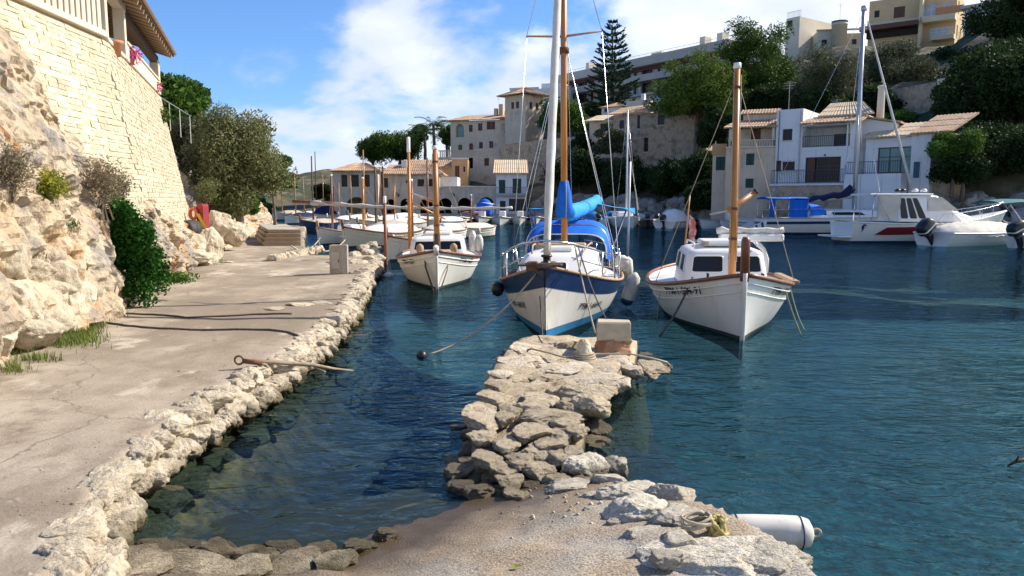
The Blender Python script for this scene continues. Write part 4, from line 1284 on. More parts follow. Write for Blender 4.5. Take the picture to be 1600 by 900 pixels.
# rescue point on the wall
bx = thing('fire_box', 'tall dark red equipment box standing against the foot of the stone wall', 'box', D(318, 358, 25.0), R(-25))
b = MB(); b.bbox(-.15, .15, -.14, .14, 0, .80, .02); b.build('box_body', M['red_box'], bx)
b = MB(); b.bbox(-.13, .13, -.155, -.139, .06, .74, .006); b.build('box_door', M['red_box'], bx)
b = MB(); b.lathe([(.17, 0), (.17, .04), (.02, .06)], 4, (0, 0, .8), Matrix.Rotation(R(45), 4, 'Z')); b.build('box_lid', M['red_box'], bx)
lr = thing('life_ring', 'faded orange life ring hung on the stone wall beside the red box', 'life ring', D(302, 334, 24.9), R(-30))
b = MB(); b.tube([(.17 * math.cos(a), 0, .17 * math.sin(a)) for a in np.linspace(0, 6.283, 25)], .055, 8, False); b.build('ring', M['orange_buoy'], lr, True)
yf = thing('yellow_strap', 'yellow strap hanging between the red box and the dark drum', 'strap', D(313, 362, 24.6))
b = MB(); b.sheet([[Vector((-.12 + .05 * t, 0, .6 - .1 * t)), Vector((-.02 + .05 * t, .02, .6 - .1 * t))] for t in range(6)]); b.sheet([[Vector((-.12 + .05 * t, .03, .6 - .1 * t)), Vector((-.02 + .05 * t, .05, .6 - .1 * t))] for t in range(6)]); b.build('strap_band', M['yellow'], yf)
dr = thing('dark_drum', 'dark rounded metal drum lying on the rock below the red box', 'drum', D(297, 358, 24.4), R(-12))
b = MB(); b.lathe([(.0, -.3), (.26, -.29), (.30, -.25), (.30, .25), (.26, .29), (.0, .3)], 20, M=Matrix.Rotation(R(90), 4, 'X') @ Matrix.Scale(1, 4)); b.build('drum_body', M['dark_metal'], dr, True)
b = MB(); b.lathe([(.302, -.02), (.312, -.01), (.312, .01), (.302, .02)], 20, M=Matrix.Rotation(R(90), 4, 'X')); b.build('rim', M['dark_metal'], dr, True)
# boulders under the rescue point
for u, v, w, h, Y in ((330, 378, 38, 60, 24), (285, 385, 60, 55, 23), (322, 405, 40, 30, 22.5), (260, 395, 50, 50, 21.5), (345, 350, 34, 50, 27), (365, 362, 40, 44, 29), (252, 372, 40, 40, 21), (300, 400, 50, 30, 22.2)):
    p = D(u, v, Y); s = w * Y / FPX * .6
    stone(bpy.data.objects['limestone_cliff'], random.choice(QR), p, (s, s, h * Y / FPX * .55), random.uniform(0, 6), .2, 'boulder')
for u, v, w, h, Y in ((30, 470, 110, 110, 9.6), (95, 440, 90, 90, 11.2), (120, 470, 70, 90, 11.3), (60, 520, 90, 60, 9.6), (20, 400, 90, 90, 9.8), (125, 405, 80, 50, 11.8), (10, 530, 60, 60, 8.9), (90, 500, 80, 60, 10.4), (60, 420, 70, 50, 10.6)):
    p = D(u, v, Y); s = w * Y / FPX * .5
    me = rock_mesh('boulder', 900 + u, 4, M['limestone'], .15, 14, .7, .1)
    stone(bpy.data.objects['limestone_cliff'], me, p - Vector((s * .35, 0, 0)), (s, s, h * Y / FPX * .5), random.uniform(0, 6), .2, 'boulder')

# ------------------------------------------------------------------ plants on the landward side
def rock_hit(u, v, dflt=14.0):
    Yq = 6.0
    while Yq < 30:
        p = D(u, v, Yq)
        if p.x < rock_x(Yq, max(0.0, p.z - .36)) + .05 and p.z - .36 < interp(HR, Yq) * 1.2: return Yq
        if Yq > 12.4 and p.x < wall_x(Yq, p.z): return Yq
        Yq += .08
    return dflt


def shrub(name, label, u0, v0, u1, v1, Y, n, size, leafm, aspect=.4, cat='shrub', group=None, seed=1, up=.3, stems=10, depth=.8, shell=.5, nclump=9):
    if Y < 20: Y = rock_hit((u0 + u1) / 2, v1 - 4, Y) + .05
    a, b_ = D(u0, v1, Y), D(u1, v0, Y)
    c = (a + b_) / 2
    rx, rz = (b_.x - a.x) / 2, (b_.z - a.z) / 2
    r = np.random.default_rng(seed)
    base = Vector((c.x, c.y, a.z))
    t = thing(name, label, cat, base, 0, group)
    cl = [(q[0] - base.x, q[1] - base.y, q[2] - base.z, *q[3:]) for q in crown_clumps(c, (rx, rx * depth, rz), nclump, min(rx, rz) * .62, r, .2, .95, True)]
    V, F = leaves_np(cl, n, size, r, aspect, shell, 0, up)
    link('foliage', np_mesh('foliage', V, F, M[leafm]), t)
    b = MB()
    for k in range(stems):
        e = Vector(cl[int(r.integers(len(cl)))][:3])
        b.tube([(r.normal() * .06, r.normal() * .06, -.1), e * .5 + Vector((0, 0, .02)), e], [.02 * rx + .008, .012 * rx + .004, .004], 4)
    b.build('stems', M['bark'], t)
    return t


shrub('grey_shrub', 'twiggy grey shrub on the rock above the ivy', 112, 225, 205, 335, 14.2, 3600, .055, 'lf_dry', .3, seed=3)
shrub('grey_shrub', 'olive grey shrub at the foot of the wall just left of the ivy top', 140, 262, 215, 320, 13.6, 2600, .05, 'lf_olive', .4, seed=4)
shrub('flowering_shrub', 'yellow flowered shrub on the ledge at the left', 30, 248, 125, 318, 12.6, 2600, .05, 'lf_yellow', .5, seed=5)
shrub('dry_shrub', 'dry straw coloured shrub left of the yellow flowers', -30, 215, 50, 305, 12.2, 2400, .06, 'lf_dry', .25, seed=6)
shrub('dry_shrub', 'dry wispy tuft growing from the orange hollow in the rock', 25, 375, 75, 425, 9.6, 700, .06, 'lf_dry', .2, seed=7, up=1.2)
shrub('rock_tuft', 'small green tuft in a crack high on the rock left of the ivy', 98, 340, 128, 372, 11.6, 420, .05, 'lf_green', .25, seed=8, up=1.2)
shrub('rock_tuft', 'small green tuft in a crack near the top of the leftmost boulder', 85, 415, 112, 440, 10.6, 320, .05, 'lf_green', .25, seed=9, up=1.2)
shrub('wall_plant', 'small leafy plant growing at the top corner of the stone wall', 240, 165, 268, 200, 25.2, 600, .08, 'lf_green', .5, seed=10)
shrub('wall_plant', 'dry tuft on the wall foot right of the ivy', 222, 325, 248, 350, 19.6, 420, .06, 'lf_dry', .3, seed=12)

# ivy hanging over the rock
iv = thing('ivy_creeper', 'dense dark green ivy hanging down the rock beside the path', 'ivy', D(205, 455, 13.6))
r = np.random.default_rng(21)
n = 15000
cl = []
for k in range(70):
    f = r.uniform(0, 1)
    v = 318 + 138 * f
    hw = 20 + 30 * min(1, f * 1.7) - (10 if f > .9 else 0)
    u = 205 - 14 * (1 - f) + r.uniform(-hw, hw)
    q = D(u, v, 13.55 + .3 * (1 - f) + r.uniform(-.25, .2)) - iv.location
    s = r.uniform(.14, .27)
    cl.append((q.x, q.y, q.z, s * r.uniform(.6, 1.1), s * .8, s * r.uniform(1.0, 1.9)))
V, F = leaves_np(cl, n, .07, r, .7, .45, .5)
link('foliage', np_mesh('foliage', V, F, M['lf_ivy']), iv)
V, F = leaves_np([(D(u, v, 14.6).x - iv.location.x, D(u, v, 14.6).y - iv.location.y, .15, .35, .3, .12) for u, v in ((225, 448), (250, 442), (270, 436), (285, 432))], 1400, .06, r, .6, .4)
link('ground_runners', np_mesh('ground_runners', V, F, M['lf_green']), iv)
b = MB()
for k in range(9):
    a = Vector(cl[k][:3])
    b.tube([(random.uniform(-.2, .2), .1, 0), a * .5, a], [.02, .014, .005], 5)
b.build('stems', M['bark'], iv)

# grass along the rock foot
r = np.random.default_rng(31)
pts = []
for u, v, su, sv, n in ((105, 526, 38, 11, 3200), (12, 545, 14, 8, 500), (180, 476, 14, 16, 1500), (150, 505, 14, 8, 400), (215, 450, 18, 6, 500), (250, 442, 22, 4, 500), (335, 408, 14, 3, 200), (390, 370, 10, 3, 160), (60, 560, 30, 4, 160), (20, 575, 20, 6, 200)):
    for _ in range(n):
        p = G(r.normal(u, su * .6), r.normal(v, sv * .6), .42)
        pts.append((p.x, p.y, .40))
pts = np.array(pts); n = len(pts)
h = r.uniform(.03, .15, n); a = r.uniform(0, 6.28, n); ln = r.uniform(.1, .7, n)
dv = np.stack([np.cos(a) * ln * h, np.sin(a) * ln * h, h], 1)
sd = np.stack([-np.sin(a), np.cos(a), np.zeros(n)], 1) * .006
V = np.stack([pts - sd, pts + sd, pts + dv * .6 + sd * .7, pts + dv], 1).reshape(-1, 3)
props(link('grass', np_mesh('grass', V, np.arange(4 * n).reshape(-1, 4), M['grass'])), 'green grass tufts at the foot of the rock along the path', 'grass', None, 'stuff')

# trees above the cliff
px_tree('olive_tree', 'large grey green olive tree leaning over the path beyond the stone wall', 286, 160, 454, 352, 31, 52000, .17, 'lf_grey', base_v=352, nclump=70, seed=41, aspect=.32, trunk_r=.18, limbs=10, cr=.8, hollow=.3, flat=.95, full=True)
px_tree('green_tree', 'bright green leafy tree behind the veranda', 212, 96, 332, 235, 36, 15000, .26, 'lf_green', base_v=260, nclump=26, seed=42, aspect=.6, trunk_r=.2, cr=.95)
px_tree('green_bush', 'green bush below the olive tree at the cliff foot', 340, 285, 415, 360, 33, 9000, .15, 'lf_green', base_v=362, nclump=16, seed=43, aspect=.6, trunk_r=.06)
px_tree('green_bush', 'green bush at the right edge of the olive tree', 395, 225, 456, 300, 38, 5200, .17, 'lf_green', base_v=345, nclump=14, seed=44, aspect=.6, trunk_r=.08)
px_tree('olive_tree', 'smaller dark olive bush between the wall end and the big olive tree', 258, 180, 350, 300, 32.5, 12000, .15, 'lf_olive', base_v=310, nclump=16, seed=45, aspect=.4, trunk_r=.08)
shrub('cliff_shrub', 'dry brown shrub at the cliff top right of the stone wall', 300, 275, 345, 320, 28.5, 1500, .09, 'lf_grey', .35, seed=46)

# ================================================================== FAR SHORE: terrain
def tp(u, Y, z): return ((u - 800) / FPX * Y, Y, z)


CT = [tp(u, Y, .6) for u, Y in ((430, 100), (520, 86), (650, 84), (770, 84), (850, 82), (900, 79), (950, 76), (1050, 71), (1110, 66), (1210, 63), (1350, 57), (1450, 51), (1600, 46), (1750, 40), (1900, 34))]
CT += [(x, y - 5, -2.5) for x, y, z in CT] + [(x, y - 14, -4) for x, y, z in CT]
CT += [tp(*a) for a in ((600, 98, 2.5), (720, 98, 4.5), (710, 106, 7), (850, 106, 8), (770, 91, 3.5), (850, 91, 4), (900, 88, 6), (960, 92, 7.6), (1060, 90, 6.0), (1010, 79, 3.5), (1100, 73, 4.2), (1180, 72, 6), (1300, 70, 7), (1400, 65, 7), (1440, 60, 5), (1540, 55, 5.5), (880, 126, 15), (1000, 118, 16), (1100, 110, 18), (1200, 105, 21), (1300, 104, 23), (1420, 112, 24), (1550, 98, 24), (1650, 85, 21), (1080, 89, 8.5), (1290, 80, 12), (1400, 85, 15.5), (1550, 70, 13), (1700, 60, 12), (900, 160, 17), (1300, 160, 27), (1600, 150, 29), (650, 130, 8), (560, 120, 3.5), (500, 112, 1.5), (430, 140, 3), (380, 200, 8), (600, 200, 10), (300, 120, 8), (800, 210, 16), (1900, 110, 26))]
CTA = np.array(CT)
gx = np.arange(-75, 125, 1.6); gy = np.arange(34, 230, 1.6)
X, Y_ = np.meshgrid(gx, gy)
d2 = (X[..., None] - CTA[:, 0]) ** 2 + (Y_[..., None] - CTA[:, 1]) ** 2 + 1.0
w = d2 ** -1.7
TZ = (w * CTA[:, 2]).sum(-1) / w.sum(-1)


def ground_z(x, y_):
    w_ = ((x - CTA[:, 0]) ** 2 + (y_ - CTA[:, 1]) ** 2 + 1.0) ** -1.7
    return float((w_ * CTA[:, 2]).sum() / w_.sum())


rows = [[Vector((X[j, i] + .5 * fbm(X[j, i] * .4, Y_[j, i] * .4, 3), Y_[j, i], TZ[j, i] + 0.9 * fbm(X[j, i] * .22, Y_[j, i] * .22, 1) * min(1, max(.25, TZ[j, i] / 4)))) for i in range(len(gx))] for j in range(len(gy))]
M['hill'] = mat('hillside_soil', (0.10, 0.085, 0.055), (0.20, 0.165, 0.115), rough=0.95, scale=0.35, detail=9, bump=1.0, bscale=1.2, bdist=.3, c3=(0.045, 0.06, 0.022), s3=.22, lo3=.42, hi3=.55)
hill = MB().sheet(rows).build('hillside', M['hill'], None, True, kind='structure')
# far shore of the creek beyond the moored boats
rows = []
for j in range(26):
    rows.append([Vector((-190 + i * 4, 165 + j * 6, -1.5 + (1 - abs(i - 22) / 46) * (.20 * min(j, 9)) * (.45 + .8 * max(0, fbm(i * .13, j * .16, 4) + .35)) )) for i in range(60)])
M['far_hill'] = mat('distant_scrub', (0.38, 0.32, 0.24), (0.20, 0.18, 0.11), rough=.95, scale=.12, detail=9, bump=1, bscale=.4, bdist=.8, c3=(.07, .085, .04), s3=.13, lo3=.46, hi3=.56)
MB().sheet(rows).build('distant_hill', M['far_hill'], None, True, kind='structure')
# rocky foot of the far shore
RF = [rock_mesh('rock', 1200 + i, 2, mat('shore_rock%d' % i, (0.26, 0.22, 0.175), (0.40, 0.36, 0.30), rough=.95, scale=.9, bump=1, bscale=2.5, bdist=.2, rnd=.25, c3=(.14, .12, .09), s3=.7, spec=.1) if i == 0 else bpy.data.materials['shore_rock0'], .26, 9) for i in range(7)]
SH = [(850, 83), (900, 79), (950, 76), (1050, 71), (1110, 66.5), (1210, 63.5), (1350, 58), (1450, 51.5), (1600, 46.5), (1700, 42)]
r = random.Random(77)
u = 845
while u < 1690:
    Yb = interp(SH, u)
    if not 1135 < u < 1440:
        for lv in range(3):
            s = r.uniform(.5, 1.25) * (1.15 if u < 1000 else .95)
            stone(hill, r.choice(RF), tp(u + r.uniform(-8, 8), Yb + lv * 1.1 + r.uniform(-.5, .5), .2 + lv * .8 + r.uniform(-.2, .4)), (s, s, s * .8), r.uniform(0, 6), .5, 'rock')
    u += r.uniform(10, 17)
# quays of the far side
qy = MB()
def strip(uY, z, depth):
    a = [Vector(tp(u_, Yq, z)) for u_, Yq in uY]
    qy.sheet([[p + Vector((0, 0, -2)) for p in a], [p for p in a], [p + Vector((0, depth, 0)) for p in a]])
strip(((480, 81.5), (770, 81.0), (860, 81.0)), .75, 7)
qy.build('far_quay', M['cement'], None, kind='structure')
q2 = MB(); qy = q2
strip(((1110, 62.0), (1210, 60.2), (1350, 55.8), (1450, 52.2)), .7, 6)
q2.build('house_quay', M['b_rubble'], None, kind='structure')


# ------------------------------------------------------------------ building kit
class Facade:
    """vertical plane through two photo columns at given distances; local x along it, y inland, z up"""
    def __init__(s, u0, Y0, u1, Y1, zb, vr=265):
        a, e = D(u0, vr, Y0), D(u1, vr, Y1)
        s.O = Vector((a.x, a.y, zb)); e = Vector((e.x, e.y, zb))
        s.d = (e - s.O); s.W = s.d.length; s.d.normalize()
        s.n = Vector((s.d.y, -s.d.x, 0)); s.zb = zb
        s.yaw = math.atan2(s.d.y, s.d.x)

    def uv(s, u, v):
        d = ray(u, v); c = Vector((0, 0, CAMH))
        t = (s.O - c).dot(s.n) / d.dot(s.n)
        p = c + d * t
        return (p - s.O).dot(s.d), p.z - s.zb

    def rect(s, r):
        a, zt = s.uv(r[0], r[1]); b_, zb = s.uv(r[2], r[3])
        return (a, zb, b_, zt)

    def z(s, u, v): return s.uv(u, v)[1]
    def x(s, u): return s.uv(u, 311)[0]


def wall_panel(mb, x0, x1, z0, z1, ops, T, dep=.22):
    """rectangular wall with openings (xa, za, xb, zb), reveals DEP deep; T(a, d, z) -> local point"""
    xs = sorted({x0, x1} | {min(max(o[k], x0), x1) for o in ops for k in (0, 2)})
    zs = sorted({z0, z1} | {min(max(o[k], z0), z1) for o in ops for k in (1, 3)})
    for i in range(len(xs) - 1):
        for j in range(len(zs) - 1):
            cx, cz = (xs[i] + xs[i + 1]) / 2, (zs[j] + zs[j + 1]) / 2
            if any(o[0] < cx < o[2] and o[1] < cz < o[3] for o in ops): continue
            mb.add([T(xs[i], 0, zs[j]), T(xs[i + 1], 0, zs[j]), T(xs[i + 1], 0, zs[j + 1]), T(xs[i], 0, zs[j + 1])], [(0, 1, 2, 3)])
    for a, za, b_, zb in ops:
        c = [(a, za), (b_, za), (b_, zb), (a, zb)]
        mb.add([T(p[0], 0, p[1]) for p in c] + [T(p[0], dep, p[1]) for p in c], [(i, (i + 1) % 4, 4 + (i + 1) % 4, 4 + i) for i in range(4)])


def window(par, op, T, kind, name=None):
    a, z0, b_, z1 = op
    w_, h = b_ - a, z1 - z0
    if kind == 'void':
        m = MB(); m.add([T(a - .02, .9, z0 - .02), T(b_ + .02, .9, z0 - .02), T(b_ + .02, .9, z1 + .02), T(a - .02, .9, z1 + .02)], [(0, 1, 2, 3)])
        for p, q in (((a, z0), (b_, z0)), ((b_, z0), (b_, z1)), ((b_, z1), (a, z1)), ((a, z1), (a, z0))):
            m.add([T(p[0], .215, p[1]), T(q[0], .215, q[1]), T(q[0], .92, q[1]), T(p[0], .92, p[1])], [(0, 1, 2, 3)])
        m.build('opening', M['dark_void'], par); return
    if kind.startswith('sh_'):
        mt = M[{'g': 'shutter_green', 'b': 'shutter_brown', 'r': 'shutter_red', 'u': 'door_blue'}[kind[3]]]
        f = None
        for x0, x1 in ((a + .01, (a + b_) / 2 - .012), ((a + b_) / 2 + .012, b_ - .01)):
            m = MB()
            q = [(x0, z0 + .01), (x1, z0 + .01), (x1, z1 - .01), (x0, z1 - .01)]
            m.add([T(p[0], .06, p[1]) for p in q] + [T(p[0], .11, p[1]) for p in q], [(0, 1, 2, 3), (4, 5, 6, 7), (0, 1, 5, 4), (1, 2, 6, 5), (2, 3, 7, 6), (3, 0, 4, 7)])
            for k in range(1, 6):
                zz_ = z0 + h * k / 6
                m.add([T(x0 + .04, .052, zz_), T(x1 - .04, .052, zz_), T(x1 - .04, .045, zz_ + h / 16), T(x0 + .04, .058, zz_ + h / 16)], [(0, 1, 2, 3)])
            m.build('shutter', mt, par)
        return
    gm, fm = {'w': ('dark_glass', 'b_white'), 'd': ('dark_glass', 'shutter_brown'), 'p': ('pale_glass', 'b_white'), 't': ('teal_glass', 'shutter_brown'), 'k': ('dark_glass', 'rail')}[kind]
    fr_ = MB(); t = min(.07, w_ * .12)
    bars = [(a, z0, a + t, z1), (b_ - t, z0, b_, z1), (a + t, z0, b_ - t, z0 + t), (a + t, z1 - t, b_ - t, z1)]
    nb = max(1, int(round(w_ / .75)))
    bars += [(a + w_ * k / nb - t * .4, z0 + t, a + w_ * k / nb + t * .4, z1 - t) for k in range(1, nb)]
    if h > 1.3: bars.append((a + t, z0 + h * .62, b_ - t, z0 + h * .62 + t * .6))
    for p in bars:
        q = [(p[0], p[1]), (p[2], p[1]), (p[2], p[3]), (p[0], p[3])]
        fr_.add([T(s_[0], .13, s_[1]) for s_ in q] + [T(s_[0], .19, s_[1]) for s_ in q], [(0, 1, 2, 3), (0, 1, 5, 4), (1, 2, 6, 5), (2, 3, 7, 6), (3, 0, 4, 7)])
    f = fr_.build('window', M[fm], par)
    if h < 2.0:
        k_ = MB(); q = [(a - .06, z0 - .08), (b_ + .06, z0 - .08), (b_ + .06, z0 - .005), (a - .06, z0 - .005)]
        k_.add([T(s_[0], -.07, s_[1]) for s_ in q] + [T(s_[0], .12, s_[1]) for s_ in q], [(0, 1, 2, 3), (0, 1, 5, 4), (1, 2, 6, 5), (2, 3, 7, 6), (3, 0, 4, 7)]); k_.build('sill', M['b_cream'], f)
    m = MB(); m.add([T(a, .165, z0), T(b_, .165, z0), T(b_, .165, z1), T(a, .165, z1)], [(0, 1, 2, 3)]); m.build('pane', M[gm], f)


def arch_wall(mb, x0, x1, z0, z1, arches, T, dep=.5):
    """wall with round-headed openings (xa, zbase, xb, ztop)"""
    xs = [x0]
    for a, zb, b_, zt in arches:
        mb.add([T(xs[-1], 0, z0), T(a, 0, z0), T(a, 0, z1), T(xs[-1], 0, z1)], [(0, 1, 2, 3)])
        c, hw = (a + b_) / 2, (b_ - a) / 2
        rise = min(hw, (zt - zb) * .55)
        pts = [(c - hw * math.cos(math.pi * k / 12), zt - rise + rise * math.sin(math.pi * k / 12)) for k in range(13)]
        for p, q in zip(pts, pts[1:]):
            mb.add([T(p[0], 0, p[1]), T(q[0], 0, q[1]), T(q[0], 0, z1), T(p[0], 0, z1)], [(0, 1, 2, 3)])
        if zb > z0: mb.add([T(a, 0, z0), T(b_, 0, z0), T(b_, 0, zb), T(a, 0, zb)], [(0, 1, 2, 3)])
        loop = [(a, zb)] + pts + [(b_, zb)]
        for p, q in zip(loop, loop[1:]):
            mb.add([T(p[0], 0, p[1]), T(q[0], 0, q[1]), T(q[0], dep, q[1]), T(p[0], dep, p[1])], [(0, 1, 2, 3)])
        xs.append(b_)
    mb.add([T(xs[-1], 0, z0), T(x1, 0, z0), T(x1, 0, z1), T(xs[-1], 0, z1)], [(0, 1, 2, 3)])


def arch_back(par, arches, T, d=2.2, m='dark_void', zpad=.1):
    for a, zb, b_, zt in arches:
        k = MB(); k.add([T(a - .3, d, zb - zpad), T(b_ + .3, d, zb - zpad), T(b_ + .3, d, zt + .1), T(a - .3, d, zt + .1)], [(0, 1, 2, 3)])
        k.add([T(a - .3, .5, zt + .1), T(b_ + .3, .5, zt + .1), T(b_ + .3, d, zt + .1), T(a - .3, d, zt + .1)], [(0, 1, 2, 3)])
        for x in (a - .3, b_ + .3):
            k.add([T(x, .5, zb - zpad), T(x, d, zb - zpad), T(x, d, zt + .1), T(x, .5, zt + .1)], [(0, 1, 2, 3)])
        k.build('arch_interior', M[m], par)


def TF(x0=0, y0=0): return lambda a, d, z: Vector((x0 + a, y0 + d, z))
def TRt(W): return lambda a, d, z: Vector((W - d, a, z))
def TLt(): return lambda a, d, z: Vector((d, a, z))


def tiles(par, e0, e1, r1, r0, m='rooftile', pitch=.24, name='roof', th=.09):
    """tiled slope: eave e0->e1, ridge r0->r1, corrugated with an edge of real thickness"""
    e0, e1, r0, r1 = map(Vector, (e0, e1, r0, r1))
    n = max(2, int((e1 - e0).length / pitch)) * 4
    nn = ((e1 - e0).cross(r0 - e0)).normalized()
    if nn.z < 0: nn = -nn
    mb = MB()
    rows_ = []
    for t in (0, .34, .345, .67, .675, 1):
        step = .03 if t in (.34, .67) else 0
        rows_.append([e0.lerp(e1, k / n).lerp(r0.lerp(r1, k / n), t) + nn * (.05 * (.5 + .5 * math.cos(k * math.pi / 2)) + th - step) for k in range(n + 1)])
    low = [[e0.lerp(e1, k / n) for k in range(n + 1)], [r0.lerp(r1, k / n) for k in range(n + 1)]]
    mb.sheet([low[0]] + rows_)
    mb.sheet(low)
    mb.sheet([[p[0] for p in rows_], [low[0][0].lerp(low[1][0], t) for t in (0, .34, .345, .67, .675, 1)]])
    mb.sheet([[p[-1] for p in rows_], [low[0][-1].lerp(low[1][-1], t) for t in (0, .34, .345, .67, .675, 1)]])
    return mb.build(name, M[m], par)


def house(name, label, F, cat='house', group=None):
    return thing(name, label, cat, F.O, F.yaw, group)


def bx(par, name, m, x0, x1, y0, y1, z0, z1, b=.02):
    k = MB(); k.bbox(x0, x1, y0, y1, z0, z1, min(b, abs(x1 - x0) * .3, abs(y1 - y0) * .3, abs(z1 - z0) * .3)); return k.build(name, M[m], par)


def railing(par, F, x0, x1, y, z0, h, gap=.16, m='rail', name='railing'):
    k = MB()
    k.tube([(x0, y, z0 + h), (x1, y, z0 + h)], .025, 5); k.tube([(x0, y, z0 + .08), (x1, y, z0 + .08)], .018, 5)
    x = x0
    while x < x1:
        k.box(x - .012, x + .012, y - .012, y + .012, z0, z0 + h); x += gap
    k.build(name, M[m], par)


def block(par, F, x0, x1, z0, z1, depth, m, ops=(), right=(), left=(), top=True, dep=.22, y0=0.0):
    """box of four walls: OPS on the front, RIGHT on the right-hand wall (a = distance inland)"""
    k = MB()
    wall_panel(k, x0, x1, z0, z1, [o[:4] for o in ops], TF(0, y0), dep)
    wall_panel(k, 0, depth, z0, z1, [o[:4] for o in right], lambda a, d, z: Vector((x1 - d, y0 + a, z)), dep)
    wall_panel(k, 0, depth, z0, z1, [o[:4] for o in left], lambda a, d, z: Vector((x0 + d, y0 + a, z)), dep)
    k.add([(x0, y0 + depth, z0), (x1, y0 + depth, z0), (x1, y0 + depth, z1), (x0, y0 + depth, z1)], [(0, 1, 2, 3)])
    if top: k.add([(x0, y0, z1), (x1, y0, z1), (x1, y0 + depth, z1), (x0, y0 + depth, z1)], [(0, 1, 2, 3)])
    w_ = k.build('wall', M[m], par)
    for o in ops: window(par, o[:4], TF(0, y0), o[4])
    for o in right: window(par, o[:4], lambda a, d, z: Vector((x1 - d, y0 + a, z)), o[4])
    return w_


def OPS(F, lst): return [(*F.rect(o[:4]), o[4]) for o in lst]


def antenna(par, x, y, z, h):
    k = MB(); k.tube([(x, y, z), (x, y, z + h)], .02, 5)
    for t, w_ in ((.95, .5), (.88, .4), (.8, .3)): k.tube([(x - w_, y, z + h * t), (x + w_, y, z + h * t)], .012, 4)
    k.build('antenna', M['alu'], par)


# ------------------------------------------------------------------ arcade boathouse (left)
F = Facade(520, 82, 590, 82, .75)
h = house('boathouse_pavilion', 'grey stone pavilion with three tall windows over one wide arch at the water', F, 'building')
zt = F.z(555, 268)
wops = OPS(F, [(533, 273, 543, 292, 'd'), (547, 273, 561, 292, 'd'), (565, 273, 578, 292, 'd')])
ar = [F.rect((540, 308, 574, 331))]
ar = [(ar[0][0], 0.02, ar[0][2], ar[0][3])]
zm = F.z(555, 299)
k = MB(); arch_wall(k, 0, F.W, 0, zm, ar, TF()); wall_panel(k, 0, F.W, zm, zt, [o[:4] for o in wops], TF())
wall_panel(k, 0, 6, 0, zt, [], TRt(F.W)); wall_panel(k, 0, 6, 0, zt, [], TLt()); k.add([(0, 6, 0), (F.W, 6, 0), (F.W, 6, zt), (0, 6, zt)], [(0, 1, 2, 3)])
k.build('wall', M['b_stone'], h)
for o in wops: window(h, o[:4], TF(), o[4])
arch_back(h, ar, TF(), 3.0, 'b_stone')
m = F.z(555, 254); W = F.W; o_ = .35
tiles(h, (-o_, -o_, zt), (W + o_, -o_, zt), (W * .62, 3, m), (W * .38, 3, m)); tiles(h, (W + o_, -o_, zt), (W + o_, 6 + o_, zt), (W * .62, 3.2, m), (W * .62, 3, m)); tiles(h, (-o_, 6 + o_, zt), (-o_, -o_, zt), (W * .38, 3, m), (W * .38, 3.2, m))

F = Facade(599, 84, 776, 84, .75)
h = house('arcade_boathouse', 'long grey boathouse with a row of dark arches and a white edged terrace', F, 'building')
ars = [F.rect(a) for a in ((598.5, 311, 618, 331), (625, 310.5, 643, 331), (656, 310, 676, 331), (685, 309.5, 706, 331), (715, 309, 737, 331), (747, 308, 772, 331))]
ars = [(a, .02, b_, z1) for a, z0, b_, z1 in ars]
ars[0] = (.25, .02, ars[0][2], ars[0][3])
zm, zt = F.z(700, 293), F.z(640, 273)
x2 = F.x(687)
k = MB(); arch_wall(k, 0, F.W, 0, zm, ars, TF()); wall_panel(k, 0, 7, 0, zm, [], TRt(F.W)); k.add([(0, 0, zm), (F.W, 0, zm), (F.W, 7, zm), (0, 7, zm)], [(0, 1, 2, 3)])
k.build('arcade_wall', M['b_stone'], h)
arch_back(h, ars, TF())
bx(h, 'terrace_coping', 'b_cream', x2 + .1, F.W + .1, -.12, .25, zm, zm + .18)
ops = OPS(F, [(599.5, 278, 606.5, 295, 'd'), (634, 281.5, 638, 286.5, 'k'), (652, 280, 663, 291.5, 'k'), (669.5, 279.5, 680, 291.5, 'k')])
block(h, F, .02, x2, zm, zt, 6, 'b_stone', ops, y0=.02)
tiles(h, (-.2, -.35, zt), (x2 + .4, -.35, zt), (x2 - 1.2, 3, zt + 1.15), (.2, 3, zt + 1.15))
tiles(h, (x2 + .4, -.35, zt), (x2 + .4, 6.3, zt), (x2 - 1.2, 3.2, zt + 1.15), (x2 - 1.2, 3, zt + 1.15))
# sunlit gable wing on the terrace
bx(h, 'terrace_room', 'b_white', x2 + .03, F.x(714), 1.2, 5.5, zm, F.z(700, 276))
bx(h, 'chimney', 'b_white', F.x(624), F.x(633), 2.0, 2.8, zt + .2, F.z(628, 249))
for u in (620, 706):
    k = MB(); p = F.x(u); k.tube([(p, -.02, zm - .75), (p, -.35, zm - .55), (p + .25, -.4, zm - .7)], .03, 5); k.lathe([(.02, .1), (.12, 0), (.1, -.25), (.02, -.28)], 8, (p + .25, -.4, zm - .75)); k.build('wall_lantern', M['rail'], h)

F = Facade(631, 92, 731, 92, 3.0)
h = house('orange_house', 'small orange rendered house behind the boathouse terrace', F)
zt = F.z(650, 262)
block(h, F, 0, F.x(706), 0, zt, 5, 'b_orange', [])
block(h, F, F.x(706) + .01, F.W, 0, F.z(720, 249), 4.5, 'b_orange', OPS(F, [(711, 259, 718, 280, 'sh_b'), (724, 260, 727, 269, 'k')]), y0=-.1)
tiles(h, (-.3, -.5, zt), (F.x(706), -.5, zt), (F.x(706), 2.6, zt + 1.0), (-.3, 2.6, zt + 1.0))
bx(h, 'parapet', 'b_cream', F.x(705), F.W + .1, -.2, .1, F.z(720, 249), F.z(720, 247))

